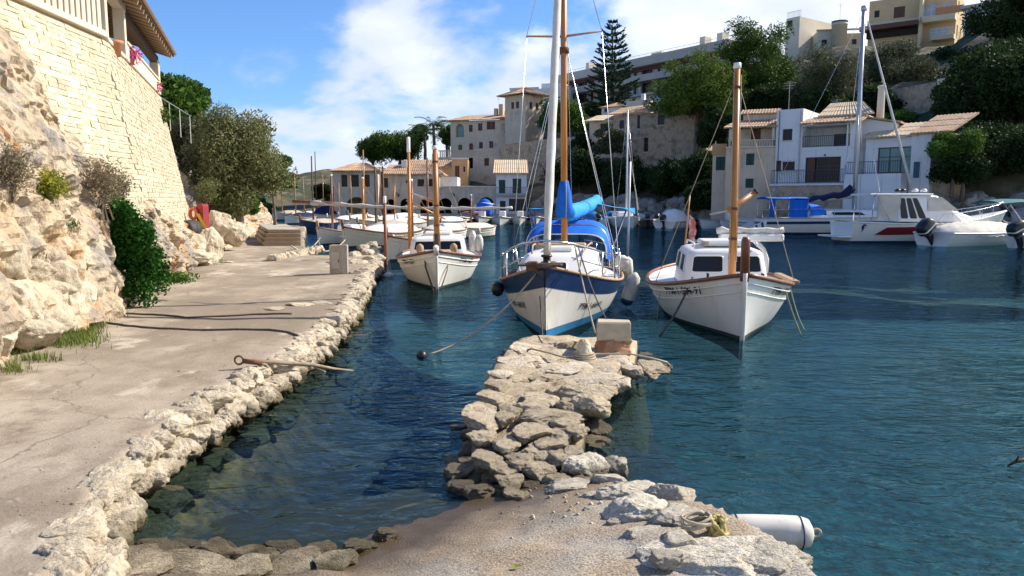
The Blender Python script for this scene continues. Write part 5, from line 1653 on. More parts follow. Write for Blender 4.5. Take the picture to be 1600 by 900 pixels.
F = Facade(775, 83.5, 823, 83.5, .75)
h = house('white_cottage', 'small white house with two green shuttered doors over a balcony', F)
zt = F.z(800, 271)
W = F.W
ops = OPS(F, [(779.5, 281, 789.5, 302, 'sh_g'), (801, 279, 814.5, 302, 'sh_g'), (781, 314, 790, 330, 'k'), (795, 310.5, 822, 330, 'k')])
block(h, F, 0, W, 0, zt, 6.5, 'b_white', ops, right=[(1.0, F.z(800, 292), 1.9, F.z(800, 282), 'k')])
k = MB(); k.add([(W - .002, 0, zt), (W - .002, 6.5, zt), (W - .002, 6.5, zt + 1.7)], [(0, 1, 2)]); k.add([(0.002, 0, zt), (0.002, 6.5, zt), (0.002, 6.5, zt + 1.7)], [(0, 1, 2)]); k.add([(0, 6.49, zt), (W, 6.49, zt), (W, 6.49, zt + 1.7), (0, 6.49, zt + 1.7)], [(0, 1, 2, 3)]); k.build('gable', M['b_white'], h)
tiles(h, (-.3, -.4, zt - .05), (W + .2, -.4, zt - .05), (W + .2, 6.5, zt + 1.75), (-.3, 6.5, zt + 1.75), 'rooftile_pale')
zb = F.z(800, 304); bx(h, 'balcony_slab', 'b_grey', 0, W, -.8, -.01, zb - .14, zb); railing(h, F, .05, W - .05, -.75, zb, .8)

# ------------------------------------------------------------------ palazzo with tower
F = Facade(704, 107, 806, 104, D(750, 240, 105).z, 210)
h = house('stone_mansion', 'large tan stone mansion with a square lookout tower and brown shutters', F, 'mansion')
W = F.W; zt = F.z(750, 188)
wl = [(732.5, 195, 738.5, 206, 'sh_b'), (747, 192.5, 753.5, 204, 'sh_b'), (760.5, 190, 773.5, 202, 'sh_b'), (793, 191, 798, 203, 'sh_b'), (716, 226, 722, 235, 'sh_b'), (733, 224, 739, 234, 'sh_b'), (748.5, 222, 754.5, 232, 'sh_b'), (764.5, 220.5, 770.5, 231, 'sh_b'), (794, 220, 798, 231, 'sh_b')]
ops = OPS(F, wl)
big = F.rect((712, 194, 725, 214))
k = MB()
xa, xb = big[0], big[2]
zc = big[1] - .01
wall_panel(k, 0, W, -1.5, zc, [o[:4] for o in ops if o[3] < zc], TF())
arch_wall(k, 0, xb + .1, zc, zt, [(xa, big[1], xb, big[3])], TF())
wall_panel(k, xb + .1, W, zc, zt, [(o[0], max(o[1], zc), o[2], o[3]) for o in ops if o[3] > zc], TF())
wall_panel(k, 0, 8, -1.5, zt, [], TLt()); wall_panel(k, 0, 8, -1.5, zt, [], TRt(W)); k.add([(0, 8, -1.5), (W, 8, -1.5), (W, 8, zt), (0, 8, zt)], [(0, 1, 2, 3)])
k.build('wall', M['b_tan'], h)
for o in ops: window(h, o[:4], TF(), o[4])
k = MB(); k.add([TF()(xa - .1, .45, big[1] - .1), TF()(xb + .1, .45, big[1] - .1), TF()(xb + .1, .45, big[3] + .05), TF()(xa - .1, .45, big[3] + .05)], [(0, 1, 2, 3)]); k.build('arched_window', M['teal_glass'], h)
tiles(h, (-.4, -.5, zt), (W, -.5, zt), (W, 4, zt + 1.1), (1.2, 4, zt + 1.1)); tiles(h, (-.4, 8.4, zt), (-.4, -.5, zt), (1.2, 4, zt + 1.1), (1.2, 4.2, zt + 1.1))
bx(h, 'chimney', 'b_tan', F.x(771), F.x(777), 2.5, 3.3, zt + .6, F.z(774, 159)); bx(h, 'chimney', 'b_tan', F.x(763), F.x(768), 2.5, 3.2, zt + .6, F.z(766, 166))
bx(h, 'roof_room', 'b_tan', F.x(768), F.x(790), 3.6, 6.5, zt + .3, F.z(780, 169))
antenna(h, F.x(769), 3, zt + .8, 3)
# balcony on the front
zb = F.z(795, 204); bx(h, 'balcony_slab', 'b_tan', F.x(787), F.x(803), -.9, -.01, zb - .15, zb); railing(h, F, F.x(787), F.x(803), -.85, zb, .8)
F2 = Facade(789, 103.2, 821, 100.5, F.zb, 180)
t = house('tower', None, F2); t.name = 'tower'
for kk in ('category',):
    if kk in t: del t[kk]
bpy.data.objects.remove(t)
tw = thing('lookout_tower', 'square tan stone tower with a low pyramid tile roof beside the mansion', 'tower', F2.O, F2.yaw)
z1 = F2.z(805, 149); Wt = F2.W
block(tw, F2, 0, Wt, -2, z1, 3.6, 'b_tan', OPS(F2, [(798.7, 160, 803.3, 170, 'sh_b'), (806, 159, 811, 169, 'sh_b')]), right=[(.8, z1 - 1.9, 1.35, z1 - .95, 'sh_b'), (2.0, z1 - 1.9, 2.55, z1 - .95, 'sh_b')])
e = .8; ap = (Wt / 2, 1.8, z1 + 1.15)
c_ = [(-e, -e, z1), (Wt + e, -e, z1), (Wt + e, 3.6 + e, z1), (-e, 3.6 + e, z1)]
for i in range(4):
    a, b_ = c_[i], c_[(i + 1) % 4]
    tiles(tw, a, b_, (ap[0] + .05, ap[1], ap[2]), ap)
# terrace in front of the mansion
F = Facade(685, 99, 806, 97, D(750, 262, 98).z - 2.5)
h = house('mansion_terrace', 'stone terrace with a balustrade under the mansion', F, 'terrace')
zt = F.z(750, 245)
block(h, F, 0, F.W, 0, zt, 7, 'b_tan', OPS(F, [(756.5, 247, 764, 259, 'sh_b'), (730, 246.5, 739, 263, 'void')]))
zr = F.z(750, 234)
bx(h, 'balustrade_rail', 'b_tan', 0, F.W, -.02, .18, zr - .14, zr)
for i in range(40):
    k = MB(); x = .2 + i * F.W / 40.5; k.box(x, x + .13, .02, .14, zt, zr - .14); k.build('baluster', M['b_tan'], h)
F = Facade(783, 96.5, 925, 93, 3.5)
h = house('terrace_retaining_wall', 'long brownish rubble retaining wall right of the mansion', F, 'wall')
k = MB(); n = 24
rows = [[Vector((F.W * i / n, 0, -3)), Vector((F.W * i / n, 0, F.z(783 + 142 * i / n, 226 - 16 * i / n) + .12 * fbm(i * 1.3, 4))), Vector((F.W * i / n, .7, F.z(783 + 142 * i / n, 226 - 16 * i / n))), Vector((F.W * i / n, .7, -3))] for i in range(n + 1)]
k.sheet(rows); k.build('rubble', M['b_rubble'], h)
F = Facade(797, 128, 862, 126, 12, 150)
h = house('white_villa', 'plain white flat roofed house showing behind the tower', F)
block(h, F, 0, F.W, 0, F.z(830, 139), 9, 'b_white'); block(h, F, F.W * .72, F.W + 2, F.z(830, 139) - 2, F.z(850, 129), 7, 'b_white', y0=1)
bx(h, 'parapet', 'b_white', -.1, F.W * .7, -.1, .15, F.z(830, 139), F.z(830, 139) + .3)

# ------------------------------------------------------------------ long stepped hotel on the ridge
F = Facade(874, 138, 1140, 107, D(874, 205, 138).z, 125)
h = house('hotel_block', 'long flat roofed hotel with red framed window bands along the ridge', F, 'hotel')
W = F.W
zt = F.z(877, 119); z2 = F.z(877, 131); z3 = F.z(877, 143); z4 = F.z(877, 152); z5 = F.z(877, 170)
bx(h, 'roof_slab', 'b_grey', -.4, W + .4, -1.2, 10, z2, zt)
bx(h, 'floor_slab', 'b_grey', -.4, W + .4, -1.4, 10, z4, z3)
bx(h, 'lower_wall', 'b_white', 0, W, .4, 10, -4, z5)
bx(h, 'floor_slab', 'b_grey', -.2, W + .2, -.6, 10, z5, z5 + .35)
nw = 22
for zz0, zz1 in ((z3, z2), (z5 + .35, z4)):
    for i in range(nw):
        x0, x1 = W * i / nw + .08, W * (i + 1) / nw - .08
        window(h, (x0 + .12, zz0 + .02, x1 - .12, zz1 - .02), TF(0, .3), 'p' if i % 3 else 'k')
        k = MB(); k.box(x0 - .2, x0 + .12, .1, .9, zz0, zz1); k.build('mullion', M['shutter_red'], h)
bx(h, 'back_wall', 'b_white', 0, W, .8, 10, z5, z2)
bx(h, 'red_fascia', 'shutter_red', 0, W, .0, .28, z2 - .5, z2 - .003)
for u, w_ in ((916, 1.6), (999, 2.2), (1072, 1.0), (1098, 1.0), (900, .8)):
    bx(h, 'roof_unit', 'b_cream', F.x(u), F.x(u) + w_, 2, 3.5, zt, zt + (1.1 if w_ > 1.5 else 1.9))
k = MB(); k.tube([(0, .5, zt + .8), (W, .5, zt + .8)], .03, 5)
for i in range(30): k.tube([(W * i / 29, .5, zt), (W * i / 29, .5, zt + .8)], .02, 4)
k.build('roof_railing', M['alu'], h)

# ------------------------------------------------------------------ old stone house in the middle
F = Facade(958, 90, 1104, 84, D(1000, 243, 88).z, 200)
h = house('old_stone_house', 'weathered rubble stone house with small dark windows on the slope', F)
W = F.W
zt = F.z(960, 180)
ops = OPS(F, [(968, 188, 975, 201, 'k'), (996, 180, 1000, 201, 'k'), (1028, 180, 1038, 195, 'k'), (1006, 215, 1012.5, 237, 'k')])
k = MB()
xe = F.x(1018)
xm = F.x(1018)
oz = [o[:4] for o in ops]
wall_panel(k, 0, xm, -3, zt, [o for o in oz if o[2] < xm], TF())
zt2 = F.z(1040, 165)
wall_panel(k, xm, W, -3, zt2, [o for o in oz if o[0] > xm], TF())
k.add([(xm, .002, zt - .1), (xm, 5, zt - .1), (xm, 5, zt2), (xm, .002, zt2)], [(0, 1, 2, 3)])
pk_ = [(xm, zt2), (F.x(1050), F.z(1050, 156)), (F.x(1075), F.z(1075, 152)), (W, F.z(1100, 163)), (W, zt2)]
k.poly_prism([(p[0], p[1] - .004 if i in (0, 4) else p[1]) for i, p in enumerate(pk_)], lambda a, b_, d: Vector((a, d, b_)), 0, .6)
wall_panel(k, 0, 6, -3, zt, [], TLt()); wall_panel(k, 0, 6, -3, zt2, [], TRt(W))
k.build('wall', M['b_rubble'], h)
for o in ops: window(h, o[:4], TF(), o[4])
tiles(h, (-.5, -.5, zt), (xm, -.5, zt), (xm + 1.5, 4, zt + 1.6), (-.5, 4, zt + 1.2))
F = Facade(921, 92, 957, 91, D(940, 230, 92).z, 195)
h = house('lean_to_house', 'narrow lean-to house with a pale tiled roof left of the old stone house', F)
zt = F.z(935, 190)
block(h, F, 0, F.W, -2, zt, 4, 'b_tan', OPS(F, [(938, 193, 950, 205, 'k')]))
tiles(h, (-.4, -.6, zt), (F.W + .1, -.6, zt), (F.W + .1, 2.5, zt + .9), (.4, 2.5, zt + .9), 'rooftile_pale')
F = Facade(940, 99, 972, 97.5, 8, 170)
h = house('white_hut', 'little white house with one window behind the lean-to roof', F)
zt = F.z(955, 168)
block(h, F, 0, F.W, 0, zt, 3.5, 'b_white', OPS(F, [(944, 169.5, 948.5, 175, 'k')]))
tiles(h, (-.2, -.2, zt), (F.W + .2, -.2, zt), (F.W * .5 + .1, 1.8, zt + .7), (F.W * .5 - .1, 1.8, zt + .7)); tiles(h, (F.W + .2, -.2, zt), (F.W + .2, 3.7, zt), (F.W * .5, 1.9, zt + .7), (F.W * .5, 1.8, zt + .7))
bx(h, 'chimney', 'b_white', F.x(996), F.x(1001), .5, 1.1, zt - 2, F.z(998, 146)); bx(h, 'roof_room', 'b_cream', F.x(974), F.x(1012), .3, 3, zt - 3, F.z(990, 157))

# ------------------------------------------------------------------ tan house and white house on the quay
F = Facade(1134, 61.6, 1210, 60.2, .7)
h = house('tan_house', 'tall tan rendered house with green shutters and a top balcony on the quay', F)
W = F.W
zt = F.z(1170, 200)
ops = OPS(F, [(1166, 240, 1178, 258, 'sh_g'), (1165, 279, 1177, 293.5, 'sh_g')])
zb = F.z(1170, 229)
block(h, F, 0, W, 0, zb, 6, 'b_tan', ops)
x0 = F.x(1153)
block(h, F, .02, W, zb, zt, 4.6, 'b_tan', OPS(F, [(1172, 199.5, 1187, 217, 'sh_b'), (1139, 204, 1147, 226, 'k')]), y0=1.2)
zr = F.z(1170, 218)
bx(h, 'balcony_rail', 'b_tan', .1, W, -.02, .12, zr - .1, zr)
for i in range(18):
    k = MB(); x = .25 + i * (W - .4) / 17.5; k.box(x - .05, x + .05, .0, .1, zb, zr - .1); k.build('baluster', M['b_tan'], h)
bx(h, 'balcony_slab', 'b_cream', -.05, W, -.12, 1.25, zb - .12, zb + .01)
for u in (1138, 1204):
    bx(h, 'post', 'b_cream', F.x(u) - .1, F.x(u) + .12, .0, .2, zr + .01, zt)
za = F.z(1180, 174)
block(h, F, x0, W, zt, za, 3.5, 'b_tan', y0=2.4)
tiles(h, (-.25, -.25, zt), (W + .1, -.25, zt), (W + .1, 2.38, zt + .75), (x0 - .6, 2.38, zt + .75))
tiles(h, (x0 - .25, 2.2, za), (W + .15, 2.2, za), (W + .15, 5, za + .6), (x0 - .25, 5, za + .6))
antenna(h, F.x(1224), 4, za, 2.8)
F = Facade(1113, 63.5, 1135, 63.0, .7)
h = house('side_annex', 'narrow annex with an orange parapet left of the tan house', F)
zb = F.z(1120, 243)
block(h, F, 0, F.W, 0, zb, 3.5, 'b_tan', OPS(F, [(1119, 245, 1132.5, 266, 'sh_g')]))
bx(h, 'parapet', 'b_orange', -.05, F.W, -.05, .15, zb, F.z(1120, 225))

F = Facade(1210.3, 60.1, 1333, 56.6, .7)
h = house('white_quay_house', 'big white house with two deep balconies and brown tiled eaves on the quay', F)
W = F.W
z0 = F.z(1270, 287); z1 = F.z(1270, 235); z2 = F.z(1270, 197); zA = F.z(1230, 171)
xa = F.x(1249)
bx(h, 'stone_base', 'b_rubble', -.02, W + .3, -.9, 6, 0, z0 - .16)
bx(h, 'balcony_slab', 'b_white', -.05, W - .2, -1.0, .0, z0 - .16, z0)
railing(h, F, .05, F.x(1322), -.95, z0, F.z(1270, 266) - z0, .13)
block(h, F, 0, xa, z0, zA, 6, 'b_white', OPS(F, [(1223, 202, 1237.5, 219, 'd'), (1213, 251, 1220, 268, 'sh_b'), (1221, 251.5, 1242, 267.5, 'w')]))
block(h, F, xa + .003, W, z0, z1, 6, 'b_white', OPS(F, [(1259, 246, 1312, 284, 'k'), (1246, 253, 1247, 254, 'k')])[:1])
bx(h, 'shutter', 'shutter_brown', F.x(1259), F.x(1271), -.06, -.01, z0 + .03, F.z(1265, 247))
bx(h, 'lamp_shade', 'rail', F.x(1285), F.x(1287), -.15, 0, F.z(1285, 244), F.z(1285, 241))
# loggia: floor slab, back wall, side piers, railing
bx(h, 'loggia_slab', 'b_white', xa, W, 0, 2.6, z1 + .002, z1 + .25)
xl, xr = F.x(1251), F.x(1329)
k = MB(); wall_panel(k, xa, W, z1 + .25, z2, OPS(F, [(1286, 203, 1310, 232, 'k')])and [(F.x(1286), z1 + .27, F.x(1312), z2 - .5)], TF(0, 2.4)); k.build('loggia_wall', M['b_white'], h)
window(h, (F.x(1286), z1 + .27, F.x(1312), z2 - .5), TF(0, 2.4), 'k')
bx(h, 'pier', 'b_white', W - .35, W, .01, 2.4, z1 + .25, z2)
bx(h, 'post', 'b_white', F.x(1328) - .5, F.x(1328) - .38, .05, .2, z1 + .25, z2)
railing(h, F, xa + .1, W - .4, .1, z1 + .25, .85, .14)
bx(h, 'ceiling', 'b_white', xa, W, -.05, 6, z2, z2 + .12)
bx(h, 'side_wall', 'b_white', W - .3, W + .0, 2.42, 6.5, z1, z2 - .003)
tiles(h, (xa, -.8, z2 + .1), (W + .6, -.8, z2 + .1), (W + .6, 1.5, z2 + .62), (xa, 1.5, z2 + .62))
zR = F.z(1300, 176)
tiles(h, (F.x(1264), 1.4, z2 + .8), (W + 1.0, 1.4, z2 + .8), (W - .4, 4.2, zR + 1.1), (F.x(1270), 4.2, zR + 1.1), 'rooftile_pale')
bx(h, 'upper_wall', 'b_white', xa + .3, W + .4, 1.6, 6.2, z2 + .12, z2 + .85)
k = MB(); k.lathe([(.28, 0), (.26, 2.3), (.32, 2.35), (.32, 2.45), (.2, 2.5)], 10, (F.x(1341) + .6, 3.2, z2 + .6)); k.build('chimney', M['b_cream'], h)
# sunlit gable end on the right, facing along the quay
k = MB()
ss = [(0, .0), (2.9, .0), (2.9, z2 - .4), (0, z2 + .1)]
k.poly_prism([(W + .002, 0), (W + 2.6, 0), (W + 2.6, z2 + .0), (W + .002, z2 + .55)], lambda a, b_, d: Vector((a, d, b_)), 1.2, 6.0)
k.build('end_wing', M['b_white'], h)
tiles(h, (W + 2.9, .9, z2 - .02), (W + 2.9, 6.2, z2 - .02), (W - .1, 6.2, z2 + .62), (W - .1, .9, z2 + .62))
antenna(h, F.x(1280), 4, zR, 1.5)
k = MB(); k.tube([(xa - .15, -.06, 0.2), (xa - .15, -.06, zA - .2)], .05, 6); k.build('downpipe', M['b_grey'], h)
k = MB(); k.tube([(F.x(1213), -.05, z0), (F.x(1213) + .01, -.05, zA - .1)], .025, 5); k.build('cable', M['rail'], h)

F = Facade(1351, 56.3, 1424, 53.8, .7)
h = house('low_white_house', 'low white house with a rippled pale tile roof and a large glazed window', F)
W = F.W
zt = F.z(1390, 215)
block(h, F, 0, W, 0, zt, 5, 'b_white', OPS(F, [(1372, 231, 1424, 270, 't')]))
zc = F.z(1390, 272)
bx(h, 'terrace_wall', 'b_white', -.9, F.x(1418), -1.4, -.02, 0, zc)
railing(h, F, -.8, F.x(1416), -1.35, zc, .9, .16)
tiles(h, (-.3, -.45, zt), (W + .4, -.45, zt), (W + 1.6, 3.2, zt + 1.15), (-.1, 3.2, zt + 1.15), 'rooftile_pale', .26)
x3 = F.x(1452)
block(h, F, W + .003, x3, 0, F.z(1440, 210), 4.5, 'b_white', OPS(F, [(1430, 253, 1438.5, 278, 'sh_u')]), y0=-.25)
zz2 = F.z(1440, 210)
tiles(h, (W, -.6, zz2), (x3 + 1.4, -.6, zz2), (x3 + 1.7, 3.5, zz2 + 1.5), (W + .3, 3.5, zz2 + 1.5))
bx(h, 'side_wing', 'b_rubble', x3 + .003, x3 + 1.2, .4, 4, 0, zz2 - .01)

# old gable pier and brown wall up the slope
F = Facade(1391, 78, 1464, 74, D(1420, 195, 76).z - 1, 155)
h = house('ruined_wall', 'brown ruined stone wall with a pale gable pier among the trees', F, 'wall')
k = MB(); k.poly_prism([(0, 0), (F.W, 0), (F.W, F.z(1462, 128)), (F.x(1440), F.z(1440, 131)), (0, F.z(1395, 140))], lambda a, b_, d: Vector((a, d, b_)), 0, .6); k.build('wall', M['b_rubble'], h)
bx(h, 'pier', 'b_cream', F.W + .01, F.W + .95, -.3, .9, 0, F.z(1465, 124), .05)

# ------------------------------------------------------------------ buildings on the skyline
F = Facade(1357, 117, 1492, 110, D(1420, 130, 113).z, 40)
h = house('ochre_apartment_block', 'ochre apartment block with rows of balconies on the skyline', F, 'apartments')
W = F.W
xm = F.x(1421.5); zt = F.z(1390, -2)
block(h, F, 0, xm, -2, zt, 9, 'b_ochre', OPS(F, [(1366.5, 17, 1374, 27, 'k'), (1397, 11.5, 1413.5, 26.5, 'sh_b')]))
bx(h, 'string_course', 'b_ochre_pale', -.15, xm, -.2, -.01, F.z(1390, 36.5), F.z(1390, 33))
bx(h, 'awning', 'shutter_brown', -.8, xm - .1, -2.2, -.03, F.z(1390, 48), F.z(1390, 41)); bx(h, 'terrace_shade', 'dark_void', -.1, xm - .2, -.6, -.02, F.z(1390, 58), F.z(1390, 48.1))  # near-black box stands in for the shade under the awning
zt2 = F.z(1450, -8)
block(h, F, xm + .003, W, -2, zt2, 9, 'b_ochre', OPS(F, [(1437, 7, 1463, 24, 'p'), (1474, 3, 1486, 20, 'p'), (1452, 43, 1481, 59, 'p'), (1430, 47, 1437, 60, 'k'), (1466, 75, 1478, 90, 'p')]), right=[(1.5, 6.5, 2.6, 8.2, 'k'), (5, 6.5, 6.1, 8.2, 'k'), (1.5, 10, 2.6, 11.6, 'k')], y0=.6)
for v0, v1, u0 in ((28, 37, 1421.5), (59, 66, 1440), (91, 97, 1440)):
    bx(h, 'balcony_slab', 'b_ochre_pale', F.x(u0), W + .1, -1.2, .58, F.z(1450, v1), F.z(1450, v0))
    railing(h, F, F.x(u0) + .1, W, -1.1, F.z(1450, v0), .9, .2, 'b_white')
bx(h, 'terracotta_panel', 'terracotta', F.x(1444), F.x(1486), -1.18, -1.08, F.z(1450, 27.9), F.z(1450, 17))
bx(h, 'pier', 'b_ochre_pale', xm - .15, xm + .25, -1.2, .59, -2, zt2)
F = Facade(1305, 104, 1328, 104, 18, 45)
h = thing('round_tower', 'pale cylindrical tower with a dark rimmed top on the skyline', 'tower', F.O, F.yaw)
rr = F.W / 2; z1 = F.z(1316, 33)
k = MB(); k.lathe([(rr, 0), (rr, z1 - .35), (rr * 1.04, z1 - .35), (rr * 1.04, z1 - .1), (rr, z1 - .1), (rr, z1), (.01, z1)], 20, (rr, rr, 0)); k.build('tower_wall', M['b_cream'], h, True)
k = MB(); k.lathe([(rr * 1.01, 0), (rr * 1.06, .03), (rr * 1.06, .2), (.01, .22)], 20, (rr, rr, z1)); k.build('rim', M['rail'], h)
antenna(h, rr, rr, z1, 2.6)
F = Facade(1278, 107, 1352, 106, 17, 55)
h = house('beige_house', 'low beige house behind the round tower', F)
block(h, F, 0, F.x(1306), 0, F.z(1290, 48), 7, 'b_cream', OPS(F, [(1284, 62, 1292, 72, 'k')])); block(h, F, F.x(1306), F.W, 0, F.z(1340, 50.5), 7, 'b_ochre_pale', OPS(F, [(1333, 60, 1340, 68, 'k')]), y0=.5)
bx(h, 'roof_coping', 'b_ochre_pale', -.2, F.W + .2, -.2, .3, F.z(1290, 48), F.z(1290, 46))
F = Facade(1228, 110.2, 1249, 108.4, 18, 45)
h = house('cream_house', 'cream house with a tall sunlit side wall left of the round tower', F)
block(h, F, 0, F.W, 0, F.z(1238, 28), 9.5, 'b_cream', OPS(F, [(1229.5, 33, 1238, 42, 'k')]))
railing(h, F, 0, F.W, .2, F.z(1238, 28), .9, .2)
F = Facade(1505, 100, 1560, 97, D(1530, 120, 99).z, 50)
h = house('grey_apartment_block', 'shaded grey white apartment block right of the ochre one', F, 'apartments')
block(h, F, 0, F.W, -2, F.z(1520, 13), 8, 'b_white', OPS(F, [(1508, 40, 1535, 58, 'k'), (1524, 72, 1552, 92, 'k'), (1510, 20, 1520, 32, 'k')]))
bx(h, 'balcony_slab', 'b_grey', -.3, F.W, -1.1, -.01, F.z(1520, 67), F.z(1520, 61)); bx(h, 'roof_slab', 'b_grey', -.4, F.W + .3, -.6, 8, F.z(1520, 13) + .002, F.z(1520, 13) + .4)
railing(h, F, -.2, F.W, -1.05, F.z(1520, 61), .9, .2)

# ------------------------------------------------------------------ trees and bushes of the far shore
T = px_tree
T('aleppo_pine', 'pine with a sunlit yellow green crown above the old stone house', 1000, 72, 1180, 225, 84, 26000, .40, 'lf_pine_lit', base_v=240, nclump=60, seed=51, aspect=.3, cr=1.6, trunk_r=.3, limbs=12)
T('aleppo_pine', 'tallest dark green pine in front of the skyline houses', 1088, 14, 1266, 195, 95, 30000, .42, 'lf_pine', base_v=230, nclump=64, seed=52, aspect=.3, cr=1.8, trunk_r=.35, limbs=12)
T('olive_tree', 'dark olive tree below the round tower', 1212, 64, 1362, 205, 80, 22000, .30, 'lf_olive', base_v=215, nclump=42, seed=53, aspect=.35, cr=1.5, trunk_r=.3, limbs=8)
T('olive_tree', 'broad dark olive tree below the ochre apartment block', 1320, 46, 1482, 185, 88, 26000, .32, 'lf_olive', base_v=190, nclump=46, seed=54, aspect=.35, cr=1.5, trunk_r=.3, limbs=8)
T('dark_tree', 'huge dark evergreen at the right edge above the rocks', 1464, 40, 1740, 240, 62, 52000, .31, 'lf_dark', base_v=262, nclump=110, seed=55, aspect=.5, cr=1.7, trunk_r=.35, limbs=6)
T('dark_tree', 'dark evergreen in the upper right corner', 1505, -50, 1700, 120, 84, 28000, .34, 'lf_dark', base_v=130, nclump=40, seed=56, aspect=.45, cr=1.7, trunk_r=.3)
T('evergreen_bush', 'dark evergreen bush hanging over the rocks at the right edge', 1478, 180, 1710, 300, 53, 34000, .22, 'lf_dark', base_v=300, nclump=50, seed=57, aspect=.5, cr=1.2, trunk_r=.2)
T('evergreen_bush', 'bright leafy bush beside the low white house', 1444, 192, 1540, 262, 51, 13000, .20, 'lf_green', base_v=300, nclump=24, seed=58, aspect=.55, cr=.8, trunk_r=.15)
T('evergreen_bush', 'deep shaded bush right of the low white house wall', 1452, 228, 1560, 302, 51, 14000, .22, 'lf_dark', base_v=306, nclump=30, seed=59, aspect=.5, cr=.8, trunk_r=.15)
T('ficus_tree', 'dense green column of foliage right of the lookout tower', 838, 144, 918, 226, 98, 13000, .36, 'lf_green', base_v=235, nclump=34, seed=60, aspect=.55, cr=1.5, trunk_r=.3)
T('garden_bush', 'low bush in front of the dark shaded pine trunks', 1372, 170, 1442, 205, 74, 5000, .28, 'lf_green', base_v=215, nclump=18, seed=61, cr=.9, trunk_r=.1)
for i, (u0, v0, u1, v1, Y, m, lb) in enumerate((
        (850, 222, 965, 312, 84, 'lf_dark', 'dark bush on the bank right of the white cottage'),
        (925, 188, 985, 258, 86, 'lf_olive', 'grey green bush climbing below the lean-to house'),
        (930, 238, 1040, 322, 79, 'lf_dark', 'dark bush under the old stone house door'),
        (1005, 240, 1100, 328, 75, 'lf_dark', 'dark bush midway along the rocky bank'),
        (1055, 215, 1140, 312, 71, 'lf_dark', 'dark bush left of the narrow annex'),
        (1070, 280, 1142, 342, 67.5, 'lf_dark', 'low dark bush at the waterside left of the tan house'),
        (1078, 150, 1150, 260, 78, 'lf_dark', 'dark leafy tree between the old stone house and the tan house'),
        (1140, 130, 1240, 196, 82, 'lf_dark', 'dark tree behind the roof of the tan house'),
        (1240, 140, 1345, 190, 77, 'lf_dark', 'dark shrubbery behind the big white house'),
        (1325, 120, 1420, 205, 78, 'lf_dark', 'dark shrubbery behind the round chimney'),
        (1452, 110, 1530, 225, 66, 'lf_dark', 'dark shrub right of the pale gable pier'),
        (885, 205, 940, 245, 93, 'lf_dark', 'dark shrub on top of the rubble retaining wall'),
        (1255, 100, 1345, 150, 92, 'lf_dark', 'dark foliage under the beige house'),
        (1470, 62, 1600, 175, 84, 'lf_dark', 'dark foliage below the grey apartment block'),
        (1440, 62, 1565, 130, 97, 'lf_dark', 'dark shrub under the balconies of the ochre block'),
        (1160, 90, 1250, 150, 99, 'lf_pine', 'green pine foliage left of the dark olive tree'),
        (905, 150, 1000, 200, 112, 'lf_dark', 'dark shrubbery at the foot of the norfolk pine'))):
    T('hillside_bush', lb, u0, v0, u1, v1, Y, 10000, .34, m, nclump=28, seed=70 + i, aspect=.5, trunk_r=.1, cat='bush', group='bushes on the far hillside')

# norfolk pine: tiers of drooping branches
p0 = D(955, 200, 104); ztop = D(955, 33, 104).z
nf = thing('norfolk_pine', 'tiered norfolk pine standing against the sky before the hotel', 'tree', p0)
H_ = ztop - p0.z
b = MB(); b.tube([(0, 0, -2), (0, 0, H_ * .5), (0, 0, H_)], [.28, .16, .03], 8); b.build('trunk', M['bark'], nf, True)
r = np.random.default_rng(5)
Vs = []; br = MB()
Rmax = 42 * 104 / FPX
for tier in range(15):
    f = tier / 14
    z = H_ * (.12 + .86 * f)
    rad = Rmax * (1 - f) ** .75 * (1.0 if f > .15 else .8) + .45
    nb = 7 if f < .8 else 5
    for k in range(nb):
        a = 6.283 * k / nb + tier * .6 + r.uniform(-.15, .15)
        rd = rad * r.uniform(.8, 1.1)
        P_ = [Vector((math.cos(a) * rd * t, math.sin(a) * rd * t, z + rd * (.10 * t + .22 * t * t * (1 if f < .75 else 1.8)) )) for t in (0, .5, 1)]
        br.tube(P_, [.05, .035, .012], 4)
        m_ = int(150 * (rd / Rmax) + 30)
        t = r.uniform(.12, 1.03, m_)
        pos = np.stack([math.cos(a) * rd * t, math.sin(a) * rd * t, z + rd * (.10 * t + .22 * t * t * (1 if f < .75 else 1.8))], 1)
        side = np.array([-math.sin(a), math.cos(a), 0])
        off = r.uniform(-1, 1, m_) * .16 * rd * (1.15 - t * .6)
        pos = pos + side * off[:, None] + np.stack([np.zeros(m_), np.zeros(m_), np.abs(r.normal(0, .07, m_))], 1)
        dirn = np.stack([np.full(m_, math.cos(a)), np.full(m_, math.sin(a)), r.uniform(.1, .8, m_)], 1) + side * (np.sign(off) * .8)[:, None]
        dirn /= np.linalg.norm(dirn, axis=1)[:, None]
        wd = np.cross(dirn, r.normal(size=(m_, 3))); wd /= np.linalg.norm(wd, axis=1)[:, None]
        s = r.uniform(.3, .55, m_)[:, None]
        Vs.append(np.stack([pos, pos + dirn * s * .5 + wd * s * .16, pos + dirn * s, pos + dirn * s * .5 - wd * s * .16], 1).reshape(-1, 3))
V = np.concatenate(Vs)
link('crown', np_mesh('crown', V, np.arange(len(V)).reshape(-1, 4), M['lf_norfolk']), nf)
br.build('branches', M['bark'], nf)


def umbrella_pine(u0, v0, u1, v1, Y, base_v, label, seed):
    a, b_ = D(u0, v1, Y), D(u1, v0, Y); c = (a + b_) / 2
    rx, rz = (b_.x - a.x) / 2, (b_.z - a.z) / 2
    cl = crown_clumps(c, (rx, rx * .8, rz), 34, rz * .70, np.random.default_rng(seed), .35, .7, True)
    tree('umbrella_pine', label, (c.x, c.y, D(0, base_v, Y).z), cl, 15000, .46, 'lf_pine', .28, .3, 'tree', 'umbrella pines behind the boathouse', 9, seed, 2.0)


